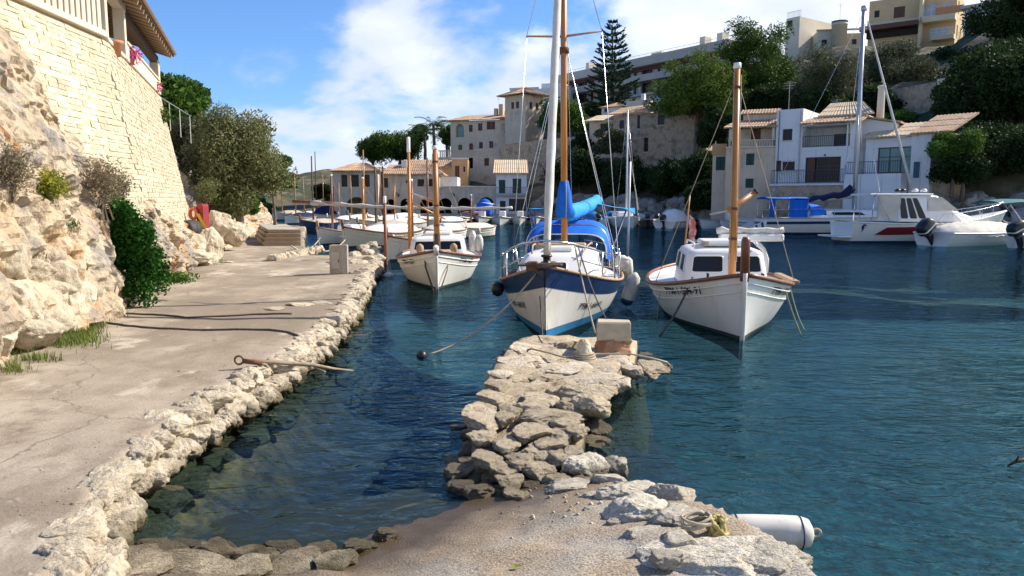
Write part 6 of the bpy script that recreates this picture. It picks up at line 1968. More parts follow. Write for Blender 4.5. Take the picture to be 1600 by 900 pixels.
umbrella_pine(552, 205, 620, 258, 112, 285, 'umbrella pine left of the pair behind the pavilion roof', 91)
umbrella_pine(592, 203, 664, 256, 114, 285, 'umbrella pine right of the pair behind the pavilion roof', 92)
T('cypress_tree', 'dark loose tree between the umbrella pines and the palms', 632, 188, 674, 236, 120, 8000, .40, 'lf_dark', base_v=270, nclump=14, seed=93, trunk_r=.25, limbs=6)
T('round_tree', 'dark green round tree left of the grey pavilion', 487, 280, 524, 322, 96, 6500, .34, 'lf_dark', base_v=330, nclump=18, seed=94, trunk_r=.15)
T('garden_tree', 'green tree left of the stone mansion by the palms', 686, 192, 720, 244, 112, 7000, .38, 'lf_green', base_v=265, nclump=12, seed=95, trunk_r=.15)


def palm(u, vtop, vbase, Y, label, seed, fr=32, L_=3.9):
    p = D(u, vbase, Y); zt_ = D(u, vtop, Y).z - p.z - .9
    t = thing('palm_tree', label, 'palm', p, 0, 'palms beside the mansion')
    k = MB(); k.tube([(0, 0, -1), (.1, 0, zt_ * .5), (0, 0, zt_)], [.3, .24, .2], 8); k.build('trunk', M['bark'], t, True)
    r = np.random.default_rng(seed); vs = []
    for i in range(fr):
        a = r.uniform(0, 6.283); el = r.uniform(-.25, 1.2); l = L_ * r.uniform(.8, 1.1)
        for s_ in np.linspace(.1, 1, 15):
            d = l * s_
            pos = np.array([math.cos(a) * d * math.cos(el * (1 - .4 * s_)), math.sin(a) * d * math.cos(el * (1 - .4 * s_)), zt_ + d * math.sin(el) - .16 * d * d])
            side = np.array([-math.sin(a), math.cos(a), 0])
            for q in (-1, 1):
                tip = pos + side * q * .45 * (1.1 - s_ * .7) + np.array([math.cos(a) * .3, math.sin(a) * .3, -.22])
                mid = (pos + tip) / 2
                w_ = np.array([math.cos(a), math.sin(a), .2]) * .06
                vs += [pos, mid + w_, tip, mid - w_]
    V = np.array(vs)
    link('crown', np_mesh('crown', V, np.arange(len(V)).reshape(-1, 4), M['palm_leaf']), t)


palm(678, 186, 262, 112, 'tallest palm left of the stone mansion', 1)
palm(698, 196, 262, 114, 'shorter palm right beside the mansion wall', 2, 28, 3.4)
palm(664, 198, 262, 116, 'shorter palm left of the tallest palm', 3, 28, 3.4)

# distant buildings and trees at the head of the creek
for i, (u0, v0, u1, v1, Y, m, lb) in enumerate(((405, 300, 428, 332, 150, 'b_white', 'white house at the foot of the distant slope'), (452, 316, 480, 336, 120, 'b_white', 'low white boat shed beyond the moored boats'), (466, 292, 496, 318, 185, 'b_tan', 'far tan house on the distant slope'), (433, 300, 455, 318, 200, 'b_orange', 'far orange house on the distant slope'))):
    F = Facade(u0, Y, u1, Y, D(u0, v1, Y).z)
    h = house('distant_house', lb, F)
    zt = F.z(u0, v0)
    block(h, F, 0, F.W, -3, zt, 5, m, [(F.W * .2, zt * .45, F.W * .4, zt * .8, 'k'), (F.W * .6, zt * .45, F.W * .8, zt * .8, 'k')])
    tiles(h, (-.3, -.3, zt), (F.W + .3, -.3, zt), (F.W + .3, 2.5, zt + .9), (-.3, 2.5, zt + .9), pitch=.5)
for i, (u0, v0, u1, v1, Y) in enumerate(((505, 296, 518, 318, 172), (494, 300, 506, 322, 178), (458, 296, 474, 318, 172), (479, 298, 490, 318, 182), (395, 285, 425, 318, 140), (446, 280, 470, 305, 175), (420, 318, 455, 340, 135), (400, 318, 420, 345, 90), (476, 300, 500, 330, 140), (440, 290, 462, 318, 160))):
    w_ = (u1 - u0) * .45; u0 -= w_; u1 += w_; v0 -= 10
    T('distant_tree', ['far tree on the slope touching the left edge of the pavilion', 'far tree on the slope a little left of the pavilion', 'far tree on the slope above the dark canopied boat', 'far tree standing between two others midway up the slope', 'small far tree at the left end of the creek', 'small far tree on top of the distant slope', 'green clump behind the far moored boats', 'green bush where the path meets the creek head', 'far tree right of the tan distant house', 'far tree before the orange distant house'][i], u0, v0, u1, v1, Y, 5200, .55, ['lf_green', 'lf_dark', 'lf_olive'][i % 3], nclump=12, seed=120 + i, trunk_r=.15, group='trees at the head of the creek')

# ================================================================== BOATS
class Hull:
    def __init__(s, L, B, fm, fb, fs, draft=.35, transom=None, rake=.15, kmid=.30, kbow=.80):
        s.L, s.B, s.fm, s.fb, s.fs, s.draft, s.tr, s.rake, s.kmid, s.kbow = L, B, fm, fb, fs, draft, transom, rake, kmid, kbow

    def W(s, q):
        if q >= .5:
            e = (q - .5) / .5
            return max(.012, s.B / 2 * (1 - e ** 2.1) ** .85)
        e = (.5 - q) / .5
        if s.tr is None: return max(.012, s.B / 2 * (1 - e ** 2.5) ** .75)
        return s.B / 2 * (1 - (1 - s.tr) * e ** 2)

    def S(s, q):
        e = 2 * q - 1
        return s.fm + ((s.fb - s.fm) * e ** 2 if e > 0 else (s.fs - s.fm) * e ** 2)

    def k(s, q):
        e = abs(2 * q - 1)
        if q < .5 and s.tr is not None: return s.kmid
        return s.kmid + (s.kbow - s.kmid) * e ** 2.2

    def pt(s, q, z, side=1, off=0.0):
        S_ = s.S(q)
        t = min(1.0, max(0.0, (z + s.draft) / (S_ + s.draft)))
        y = s.W(q) * t ** s.k(q) + off
        e = max(0, (q - .6) / .4)
        x = (q - .5) * s.L + s.rake * (t - .3) * e ** 2
        return Vector((x, side * y, z))

    def strip(s, z0, z1, off=0.0, n=36, m=9, q0=0.0, q1=1.0):
        """band of planking between two height functions, both sides"""
        mb = MB()
        for sd in (1, -1):
            rows_ = []
            for i in range(n + 1):
                f = i / n
                q = q0 + (q1 - q0) * (f + .10 * math.sin(2 * math.pi * f) / math.pi * -1)
                a, b_ = z0(q), z1(q)
                rows_.append([s.pt(q, a + (b_ - a) * j / m, sd, off) for j in range(m + 1)])
            mb.sheet(rows_)
        if s.tr is not None and q0 == 0:
            a, b_ = z0(0), z1(0)
            mb.sheet([[s.pt(0, a + (b_ - a) * j / m, 1, off) for j in range(m + 1)], [s.pt(0, a + (b_ - a) * j / m, -1, off) for j in range(m + 1)]])
        return mb

    def deck(s, drop=.05, camber=.05, n=30, q0=0.0, q1=1.0):
        rows_ = []
        for i in range(n + 1):
            q = q0 + (q1 - q0) * i / n
            z = s.S(q) - drop
            p = s.pt(q, z, 1)
            rows_.append([Vector((p.x, p.y * f * .985, z + camber * (1 - f * f))) for f in (-1, -.6, -.2, .2, .6, 1)])
        return MB().sheet(rows_)

    def rail(s, r=.035, dz=0.0, off=.0, n=40, q0=0.0, q1=1.0):
        mb = MB()
        for sd in (1, -1):
            mb.tube([s.pt(q0 + (q1 - q0) * i / n, s.S(q0 + (q1 - q0) * i / n) + dz, sd, off) for i in range(n + 1)], r, 6)
        return mb

    def text(s, par, txt, side, qc, zf, size, m='black', name='registration', bow_dz=0.0, shear=0.0):
        cu = bpy.data.curves.new('lettering', 'FONT')
        cu.body = txt; cu.size = size; cu.align_x = 'CENTER'; cu.align_y = 'CENTER'; cu.resolution_u = 2; cu.offset = size * .018; cu.shear = shear
        o = bpy.data.objects.new('lettering', cu)
        COL.objects.link(o)
        dg = bpy.context.evaluated_depsgraph_get()
        me = bpy.data.meshes.new_from_object(o.evaluated_get(dg))
        bpy.data.objects.remove(o)
        # subdivide long edges is not needed at this size; wrap the glyphs on the planking
        for v in me.vertices:
            q = qc - side * 0 + (-side) * 0
            tx = v.co.x
            q = qc + (-tx if side > 0 else tx) / s.L
            z = s.S(q) * zf + v.co.y
            p = s.pt(min(.985, q), z, side, .012)
            v.co = p
        me.materials.clear(); me.materials.append(M[m])
        return link(name, me, par)


def cabin(par, name, m, x0, x1, w0, w1, z0, z1, sf=.2, sb=.1, rad=.15, camber=.06, roof=None):
    """deckhouse: rounded plan, sloping sides, cambered roof; returns patch(face, a0, a1, b0, b1) for windows"""
    def ring(xa, xb, w, z, r):
        pts = []
        for cx, cy, a0 in ((xb - r, w - r, 0), (xa + r, w - r, 90), (xa + r, -w + r, 180), (xb - r, -w + r, 270)):
            for k in range(4):
                a = R(a0 + 30 * k)
                pts.append(Vector((cx + r * math.cos(a), cy + r * math.sin(a), z)))
        return pts
    h = z1 - z0
    lv = [(0, 0), (.5, .5), (.86, .86), (.95, .93), (1.0, 1.06)]
    rings = []
    for f, g in lv:
        ins = 0 if f < .9 else (.03 if f < .97 else .10)
        rings.append(ring(x0 + sb * g + ins, x1 - sf * g - ins, w0 + (w1 - w0) * g - ins, z0 + h * f, rad))
    top = rings[-1]
    c = sum(top, Vector()) / len(top)
    rings.append([p.lerp(c, .5) + Vector((0, 0, camber * .75)) for p in top])
    rings.append([p.lerp(c, .95) + Vector((0, 0, camber)) for p in top])
    mb = MB(); mb.loft(rings, True, True)
    o = mb.build(name, M[m], par, True)
    if True:
        md = o.modifiers.new('edge', 'EDGE_SPLIT'); md.split_angle = R(40)

    def patch(face, a0, a1, b0, b1, off=.012, r=.25, flip=1):
        def P(a, b_):
            g = b_
            xa, xb = x0 + sb * g, x1 - sf * g
            w = w0 + (w1 - w0) * g
            z = z0 + h * b_
            if face == 'f': return Vector((xb + off, -w + 2 * w * a, z))
            if face == 'b': return Vector((xa - off, -w + 2 * w * a, z))
            if face == 'l': return Vector((xa + (xb - xa) * a, w + off, z))
            return Vector((xa + (xb - xa) * a, -w - off, z))
        ca, cb = (a0 + a1) / 2, (b0 + b1) / 2
        ha, hb = (a1 - a0) / 2, (b1 - b0) / 2
        pts = []
        for sx_, sy_, t0 in ((1, 1, 0), (-1, 1, 90), (-1, -1, 180), (1, -1, 270)):
            for k in range(4):
                t = R(t0 + 30 * k)
                pts.append((ca + sx_ * ha * (1 - r) + ha * r * math.cos(t), cb + sy_ * hb * (1 - r) + hb * r * math.sin(t)))
        return [P(*p) for p in pts]

    def add_window(face, a0, a1, b0, b1, gm='dark_glass', frame=True):
        ins = patch(face, a0, a1, b0, b1, -.02)
        out_ = patch(face, a0, a1, b0, b1, .014)
        mb2 = MB(); mb2.loft([ins, out_], True, True)
        w_ = mb2.build('window', M[gm], o)
        if frame:
            mb3 = MB(); mb3.tube(out_ + [out_[0]], .014, 5, False); mb3.build('window_frame', M['white'] if gm != 'b' else M['black'], o, True)
        return w_
    return o, add_window


def boat_at(name, label, cat, bow, hd, hull, group=None):
    """thing whose bow meets the water at world point BOW, heading HD degrees (0 = +x, 90 = away)"""
    d = Vector((math.cos(R(hd)), math.sin(R(hd)), 0))
    c = Vector((bow[0], bow[1], 0)) - d * (hull.L / 2)
    t = thing(name, label, cat, c, R(hd), group)
    t.rotation_euler = (R(random.uniform(-.8, .8)), 0, R(hd))
    return t


def spar(par, name, m, a, b_, r0, r1=None, n=10):
    mb = MB(); a, b_ = Vector(a), Vector(b_)
    mb.tube([a, a.lerp(b_, .4), b_], [r0, r0 * .95, r1 if r1 else r0 * .75], n)
    return mb.build(name, M[m], par, True)


def line(par, pts, r=.012, m='rope', name='stay'):
    mb = MB(); mb.tube(pts, r, 5); return mb.build(name, M[m], par, True)


def bulge(seed, x0, x1, w, z0, h, n=18, m_=12, flat=.6):
    """draped cover sheet over a boat: ridge along the middle, uneven folds"""
    rows_ = []
    for i in range(n + 1):
        f = i / n
        x = x0 + (x1 - x0) * f
        ww = w * (1 - abs(2 * f - 1) ** 2.6) ** .6 + .02
        hh = h * (1 - abs(2 * f - 1) ** 3) ** .5
        rows_.append([Vector((x, -ww + 2 * ww * j / m_, z0 + hh * (1 - abs(2 * j / m_ - 1) ** 1.7) ** .8 + .10 * h * fbm(x * 2 + seed, j * .8, seed) + .05 * h * fbm(x * 5 + seed, j * 1.9, seed) - (.12 if j in (0, m_) else 0))) for j in range(m_ + 1)])
    return MB().sheet(rows_)


# ------------------------------------------------------------------ blue and white sailing boat in the middle
H = Hull(7.2, 2.60, .70, 1.26, .80, .45, None, .22, .34, .95)
bp_ = G(853, 531)
sb_ = boat_at('sailing_boat', 'white sailing boat with a navy band and blue spray hood off the jetty head', 'sailboat', bp_, -98.5, H)
navy = lambda q: H.S(q) - .21 - .13 * max(0, 2 * q - 1) ** 1.2
H.strip(lambda q: .16, navy).build('hull', M['white_hull'], sb_, True)
H.strip(navy, lambda q: H.S(q), .006).build('sheer_band', M['navy'], sb_, True)
H.strip(lambda q: .02, lambda q: .17, .004).build('boot_stripe', M['boot_blue'], sb_, True)
H.strip(lambda q: -.44, lambda q: .03, .0).build('underbody', M['antifoul'], sb_, True)
H.deck(.04).build('deck', M['white'], sb_, True)
H.rail(.03, .02, .0).build('toe_rail', M['teak'], sb_, True)
X = lambda d: H.L / 2 - d      # metres aft of the bow
mb = MB(); mb.tube([(X(-.11), 0, 1.3), (X(-.02), 0, .8), (X(.06), 0, .0), (X(.2), 0, -.4)], [.03, .03, .03, .03], 6); mb.build('stem', M['dark_wood'], sb_, True)
co, win = cabin(sb_, 'cabin', 'white', X(5.2), X(1.5), .85, .70, .74, 1.30, .75, .1, .22, .10)
for a0, a1 in ((.18, .34), (.42, .58), (.66, .78)):
    win('l', a0, a1, .32, .78); win('r', a0, a1, .32, .78)
win('f', .36, .64, .3, .75)
hatch = MB(); hatch.bbox(X(3.3), X(2.6), -.3, .3, 1.33, 1.42, .03); hatch.build('hatch', M['white'], sb_)
mb = MB(); mb.bbox(X(4.0), X(3.5), -.55, .5, 1.36, 1.44, .03); mb.build('teak_box', M['teak'], sb_)
for k in range(2):
    sd = (1, -1)[k]; mb = MB(); mb.tube([(X(2.2), sd * .5, 1.33), (X(3), sd * .58, 1.44), (X(4.3), sd * .6, 1.42), (X(4.8), sd * .6, 1.33)], .02, 6); mb.build('grab_rail', M['teak'], sb_, True)
# bow fittings: post, roller, plank, pulpit
mb = MB(); mb.bbox(X(.42), X(.30), -.06, .06, 1.15, 1.66, .015); mb.build('bow_post', M['teak'], sb_)
mb = MB(); mb.bbox(X(.55), X(-.32), -.13, .13, 1.26, 1.31, .012); mb.build('bow_plank', M['dark_wood'], sb_)
mb = MB(); mb.bbox(X(.0), X(-.28), -.30, -.12, 1.20, 1.36, .02); mb.build('anchor_roller', M['rust'], sb_)
mb = MB(); mb.bbox(X(.05), X(-.30), -.42, .30, 1.29, 1.325, .01); mb.build('cross_plank', M['dark_wood'], sb_)
def pul(q, h, sd, off=-.06): p = H.pt(q, H.S(q), sd, off); return Vector((p.x, p.y, p.z + h))
top = [pul(.66, .0, 1), pul(.67, .50, 1), pul(.76, .52, 1), pul(.88, .50, 1, .05), pul(.96, .47, 1, .15), Vector((X(-.25), 0, 1.72)), pul(.96, .47, -1, .15), pul(.88, .50, -1, .05), pul(.76, .52, -1), pul(.67, .50, -1), pul(.66, .0, -1)]
mb = MB(); mb.tube(top, .02, 6)
for q, o_ in ((.78, -.05), (.90, .05)):
    for sd in (1, -1): mb.tube([pul(q, 0, sd, -.05), pul(q, .51, sd, o_ - .0)], .016, 6)
mb.tube([pul(.68, .25, 1), pul(.78, .26, 1), pul(.90, .25, 1, .03), pul(.95, .24, 1, .1)], .012, 5); mb.tube([pul(.68, .25, -1), pul(.78, .26, -1), pul(.90, .25, -1, .03), pul(.95, .24, -1, .1)], .012, 5)
mb.build('pulpit', M['steel'], sb_, True)
# mast and rig
MX = X(4.1)
spar(sb_, 'mast', 'varnish', (MX, 0, 1.2), (MX, 0, 9.2), .074, .055, 12)
mb = MB(); zs_ = 5.9
mb.tube([(MX, 0, zs_), (MX - .1, .82, zs_ + .10)], [.03, .018], 6); mb.tube([(MX, 0, zs_), (MX - .1, -.82, zs_ + .06)], [.03, .018], 6); mb.build('spreaders', M['teak'], sb_, True)
mb = MB(); mb.lathe([(.12, 0), (.12, .1), (.10, .12)], 12, (MX, 0, zs_ - .35)); mb.build('mast_band', M['rust'], sb_, True)
fa, fb_ = Vector((X(.15), 0, 1.42)), Vector((MX + .15, 0, 8.9))
mb = MB()
pts = [fa.lerp(fb_, t / 24) for t in range(25)]
mb.tube(pts, [.048 + .036 * math.sin(min(1, t / 5) * 1.57) * (1 - .45 * t / 24) + .006 * math.sin(t * 2.3) for t in range(25)], 12); mb.build('furled_genoa', M['sailcloth'], sb_, True)
mb = MB(); mb.lathe([(.09, 0), (.10, .03), (.06, .05), (.06, .12), (.10, .14), (.09, .17)], 12, (X(.18), 0, 1.28)); mb.build('furling_drum', M['black'], sb_, True)
for sd in (1, -1):
    line(sb_, [(MX - .1, sd * .82, zs_ + .08), (MX, 0, 9.0)], .008, 'steel', 'shroud'); line(sb_, [(MX - .1, sd * .82, zs_ + .08), (MX - .15, sd * 1.22, .78)], .008, 'steel', 'shroud')
    line(sb_, [(MX, sd * .04, zs_ - .2), (MX - .7, sd * 1.22, .78)], .008, 'steel', 'shroud'); line(sb_, [(MX, sd * .04, zs_ - .2), (MX + .6, sd * 1.2, .78)], .008, 'steel', 'shroud')
line(sb_, [(MX, 0, 9.1), (X(7.1), 0, .9)], .008, 'steel', 'backstay')
# sail cover: upright part round the mast and a roll along the boom
bend = Vector((X(7.2), .62, 2.35))
b0 = Vector((MX - .1, 0.02, 2.08))
mb = MB()
mb.tube([(MX - .06, 0, 1.98), (MX - .07, 0, 2.25), (MX - .05, 0, 2.55), (MX - .02, 0, 2.80)], [.20, .19, .15, .10], 10); mb.build('mast_cover', M['blue_canvas'], sb_, True)
mb = MB(); rr = []
for t in range(15):
    f = t / 14; p = b0.lerp(bend, f); rr.append(p + Vector((0, 0, -.05 * math.sin(f * 3.14) + .01 * math.sin(t * 1.9))))
mb.tube(rr, [.20 - .05 * t / 14 + .012 * math.sin(t * 2.7) for t in range(15)], 12); mb.build('boom_cover', M['sky_canvas'], sb_, True)
line(sb_, [(MX + .13, .05, 2.82), (MX + .14, .06, 2.4), (MX + .12, .05, 1.98)], .012, 'rope', 'lacing')
# spray hood: bent sheet with window strip
def arch(xc, wd, zb, zt_, n=18, p=.42):
    return [Vector((xc, wd * math.copysign(abs(math.cos(math.pi * k / n)) ** p, math.cos(math.pi * k / n)), zb + (zt_ - zb) * math.sin(math.pi * k / n) ** .55)) for k in range(n + 1)]
mb = MB()
ra = [arch(X(4.75) + 0, .92, 1.05, 1.62), arch(X(5.0), .98, .98, 1.80), arch(X(5.5), 1.02, .9, 1.90), arch(X(6.2), 1.02, .88, 1.86)]
ra[0] = [p + Vector((.12, 0, 0)) for p in ra[0]]
mb.sheet(ra); mb.sheet([[p - Vector((0, 0, .015)) for p in r_] for r_ in ra]); mb.build('spray_hood', M['blue_canvas'], sb_, True)
mb = MB(); mb.tube([p + Vector((.13, 0, -.02)) for p in arch(X(4.75), .925, 1.05, 1.62)], .016, 6); mb.build('hood_seam', M['white'], sb_, True)
for xc in (5.0, 6.2):
    mb = MB(); mb.tube([p - Vector((0, 0, .03)) for p in arch(X(xc), 1.0, .82, 1.84)], .014, 5); mb.build('hood_hoop', M['steel'], sb_, True)
# stern awning on poles
mb = MB()
ra = [[Vector((X(6.6) - f * 1.35, -1.15 + 2.75 * k / 10, 2.26 - .05 * math.sin(k * .9) - .10 * abs(k / 5 - 1) ** 2 - (.12 if k == 10 and f == 0 else 0))) for k in range(11)] for f in (0, .33, .66, 1)]
mb.sheet(ra); mb.sheet([[p - Vector((0, 0, .02)) for p in r_] for r_ in ra]); mb.build('stern_awning', M['sky_canvas'], sb_, True)
for y_ in (-1.1, 1.15):
    for xx in (6.75, 7.7): mb = MB(); mb.tube([(X(xx), y_ * (1 if y_ < 0 else 1.2), 2.1), (X(min(xx, 7.0)) + .25, y_ * .8, .75)], .018, 6); mb.build('awning_pole', M['steel'], sb_, True)
mb = MB(); mb.tube([(X(6.3), 1.42, .8), (X(6.3), 1.46, 3.3)], .03, 8); mb.build('stern_pole', M['alu'], sb_, True)
mb = MB(); mb.bbox(X(7.3), X(6.3), .75, 1.3, 2.28, 2.55, .1); 
# guard rail and fenders on the right-hand side
mb = MB()
for sd in (1, -1):
    mb.tube([pul(q, .55, sd) for q in (.66, .55, .4, .25, .1, .04)], .010, 5); mb.tube([pul(q, .28, sd) for q in (.66, .55, .4, .25, .1, .04)], .010, 5)
    for q in (.52, .38, .24, .1): mb.tube([pul(q, 0, sd), pul(q, .56, sd)], .014, 5)
mb.build('guard_rails', M['steel'], sb_, True)
mb = MB(); mb.lathe([(.02, .36), (.05, .34), (.13, .26), (.15, .1), (.15, -.25), (.12, -.36), (.02, -.4)], 16, M=Matrix.Translation((X(3.9), 1.48, .44)) @ Matrix.Rotation(R(-17), 4, 'X')); fo = mb.build('fender', M['fender'], sb_, True)
mb = MB(); mb.lathe([(.02, -.41), (.121, -.362), (.14, -.31), (.152, -.255)], 16, M=Matrix.Translation((X(3.9), 1.48, .44)) @ Matrix.Rotation(R(-17), 4, 'X')); mb.build('fender_end', M['fender_blue'], fo, True)
mb = MB(); mb.lathe([(.02, .18), (.13, .13), (.17, 0), (.13, -.13), (.02, -.18)], 16, M=Matrix.Translation((X(4.2), 1.28, .98)) @ Matrix.Rotation(R(70), 4, 'X')); mb.build('cream_buoy', M['cream_canvas'], sb_, True)
mb = MB(); mb.lathe([(.02, .30), (.10, .22), (.12, .0), (.10, -.2), (.02, -.26)], 14, M=Matrix.Translation((X(4.6), 1.42, .78))); mb.build('fender', M['fender'], sb_, True)
mb = MB(); mb.lathe([(.02, .16), (.11, .1), (.13, 0), (.1, -.1), (.02, -.14)], 12, M=Matrix.Translation((X(2.0), -1.17, .62))); mb.build('black_fender', M['black'], sb_, True)
H.text(sb_, '7ªPM-1-664-91', 1, .80, .44, .165, shear=.15)
H.text(sb_, '7ªPM-1-664-91', -1, .82, .46, .165, shear=.15)
# ropes of the sailing boat
mw_ = sb_.matrix_world
bpy.context.view_layer.update()
def SB(x, y_, z): return sb_.matrix_world @ Vector((x, y_, z))
rope(sag(SB(X(.1), -.12, 1.2), G(662, 556, -.03), .25), .016, 'rope', 'mooring rope running from the sailing boat bow down into the water at the left', group=None)
rope(sag(SB(X(.6), .45, 1.62), G(930, 520, .30), .06), .014, 'rope', 'mooring rope from the pulpit of the sailing boat down to the jetty block')
rope(sag(SB(X(.7), .50, 1.6), D(948, 500, 10.4), .10), .012, 'dark_rope', 'second darker mooring rope from the pulpit to the top of the jetty block')
rope(sag(SB(X(.05), .05, 1.25), SB(X(1.6), 1.0, 1.05), .35, 18), .014, 'rope', 'slack rope looping along the side of the sailing boat bow')
rope(sag(SB(X(.0), -.1, .75), D(850, 540, 11.0), .1), .010, 'dark_rope', 'thin dark line from the sailing boat stem to the jetty')
rope(sag(G(830, 545, .3), G(768, 560, -.05), .02), .012, 'dark_rope', 'dark rope trailing into the water left of the jetty head')
an = thing('mooring_weight', 'small dark float where the left mooring rope meets the water', 'float', G(659, 556))
mb = MB(); mb.lathe([(.01, -.08), (.07, -.05), (.09, .0), (.06, .06), (.02, .08)], 10); mb.build('float_body', M['black'], an, True)


# ------------------------------------------------------------------ llauts (traditional double-ended boats)
def llaut(label, bow, hd, L_=6.0, B_=2.6, fb=1.1, fm=.66, fs=.78, hullm='white_hull', railm='mahogany', mast=None, mastm='varnish', house=True, cover=None, group=None, text=None, detail=1, foot='antifoul', post=.2, name='llaut', mr=.08):
    H = Hull(L_, B_, fm, fb, fs, .4, None, .10, .30, .95)
    t = boat_at(name, label, 'boat', bow, hd, H, group)
    n = 36 if detail > 1 else (22 if detail else 14)
    H.strip(lambda q: .06, lambda q: H.S(q), 0, n, 8 if detail else 5).build('hull', M[hullm], t, True)
    H.strip(lambda q: -.38, lambda q: .07, .002, n, 4).build('underbody', M[foot], t, True)
    H.deck(.07, .06, n).build('deck', M['white'], t, True)
    H.rail(.04, -.01, .008, n).build('gunwale', M[railm], t, True)
    if detail: 
        H.rail(.014, -.15, .010, n).build('rubbing_strake', M[hullm], t, True)
        H.rail(.010, -.30, .006, n).build('plank_seam', M[hullm], t, True)
    X = lambda d: L_ / 2 - d
    mb = MB(); mb.tube([(X(-.07), 0, fb + .02), (X(-.05), 0, fb * .8), (X(.0), 0, .2), (X(.14), 0, -.35)], [.05, .045, .04, .04], 8); mb.build('stem', M[hullm], t, True)
    mb = MB(); mb.tube([(X(-.03), 0, fb - .12), (X(-.06), 0, fb + post * .9), (X(-.07), 0, fb + post)], [.075, .075, .05], 8); mb.build('stem_post', M[railm] if post > .3 else M[hullm], t, True)
    if mast:
        d, zt_ = mast
        spar(t, 'mast', mastm, (X(d), 0, fm), (X(d), 0, zt_), mr, mr * .75, 10 if detail else 6)
        if detail:
            mb = MB(); mb.lathe([(mr * .8, 0), (mr * 1.0, .02), (mr * .9, .10), (.01, .11)], 8, (X(d), 0, zt_)); mb.build('mast_cap', M['white'], t, True)
            for sd in (1, -1): line(t, [(X(d), 0, zt_ - .15), (X(d + .9), sd * B_ * .47, fm + .05)], .007, 'rope', 'shroud')
    if mast and detail > 1:
        d, zt_ = mast
        for a_ in (-.8, .9, 2.4):
            line(t, [(X(d) + (mr + .012) * math.cos(a_), (mr + .012) * math.sin(a_), z_) for z_ in (zt_ - .12, (zt_ + fm) / 2, fm + .55)], .008, 'rope', 'halyard')
        for z_ in (fm + .95, fm + 1.5, zt_ - .35):
            k_ = MB(); k_.lathe([(mr * .9, 0), (mr * 1.12, .005), (mr * 1.12, .045), (mr * .9, .05)], 10, (X(d), 0, z_)); k_.build('mast_band', M['rust'], t, True)
    if cover:
        bulge(len(label) % 17, X(L_ * .93), X(L_ * .2 if not house else L_ * .5), B_ * .44, fm - .02, cover[1]).build('cover_sheet', M[cover[0]], t, True)
    if text:
        for sd, q in ((1, text[1]), (-1, text[1])):
            H.text(t, text[0], sd, q, text[2], text[3], shear=.12)
    return t, H, X


def simple_house(t, X, d0, d1, w, z0, z1, nw=2):
    o, win = cabin(t, 'cabin', 'white', X(d1), X(d0), w, w * .86, z0, z1, .18, .05, .14, .07)
    win('f', .07, .46, .40, .84); win('f', .54, .93, .40, .84)
    for k in range(nw):
        a = .08 + .42 * (1 - k) if nw == 2 else .1 + .28 * k
        win('l', a, a + .36, .36, .84); win('r', a, a + .36, .36, .84)
    return o


# right-hand llaut
bp_ = G(1160, 533)
lt, H, X = llaut('white wooden boat with an orange mast and square cabin right of the sailing boat', bp_, -97.5, 6.4, 2.85, 1.15, .70, .85, mast=(1.25, 4.72), text=('7ªPM-1-504-91', .80, .80, .19), detail=2, post=.62, mr=.072)
ho = simple_house(lt, X, 1.85, 4.0, .82, .70, 1.42)
mb = MB(); mb.bbox(X(3.3), X(2.3), -.42, .42, 1.47, 1.58, .04); mb.build('roof_hatch', M['white'], lt, False)
mb = MB(); mb.tube([(X(2.1), -.6, 1.48), (X(2.2), -.6, 1.55), (X(3.2), -.62, 1.55), (X(3.3), -.62, 1.48)], .018, 6); mb.build('grab_rail', M['white'], lt, True)
mb = MB(); mb.tube([(X(2.1), .6, 1.48), (X(2.2), .6, 1.55), (X(3.2), .62, 1.55), (X(3.3), .62, 1.48)], .018, 6); mb.build('grab_rail', M['white'], lt, True)
mb = MB()
for k in range(6): mb.tube([(X(2.35) + .08 * math.cos(a), -.35 + .07 * math.sin(a), 1.50 + .012 * k) for a in np.linspace(k, k + 6, 14)], .012, 5)
mb.build('rope_coil', M['rope'], lt, True)
# stern gallows with rolled awning
for y_ in (.55, 1.08):
    mb = MB(); mb.tube([(X(4.2), y_ + .12, .75), (X(4.2), y_ + .14, 1.05), (X(4.2), y_ + .06, 1.28), (X(4.2), y_ - .12, 1.46)], [.06, .05, .05, .06], 8); mb.build('gallows_leg', M['white'], lt, True)
mb = MB(); mb.bbox(X(4.35), X(4.05), .18, 1.55, 1.46, 1.62, .03); mb.build('gallows_beam', M['white'], lt)
mb = MB(); mb.tube([(X(4.2), .12 + k * .12, 1.69 + .02 * math.sin(k * 1.7)) for k in range(13)], [.07 + .02 * math.sin(k * 2.1) for k in range(13)], 9); mb.build('rolled_awning', M['sailcloth'], lt, True)
mb = MB(); mb.bbox(X(3.6), X(2.0), 1.26, 1.40, .76, .82, .01); mb.build('side_board', M['teak'], lt)
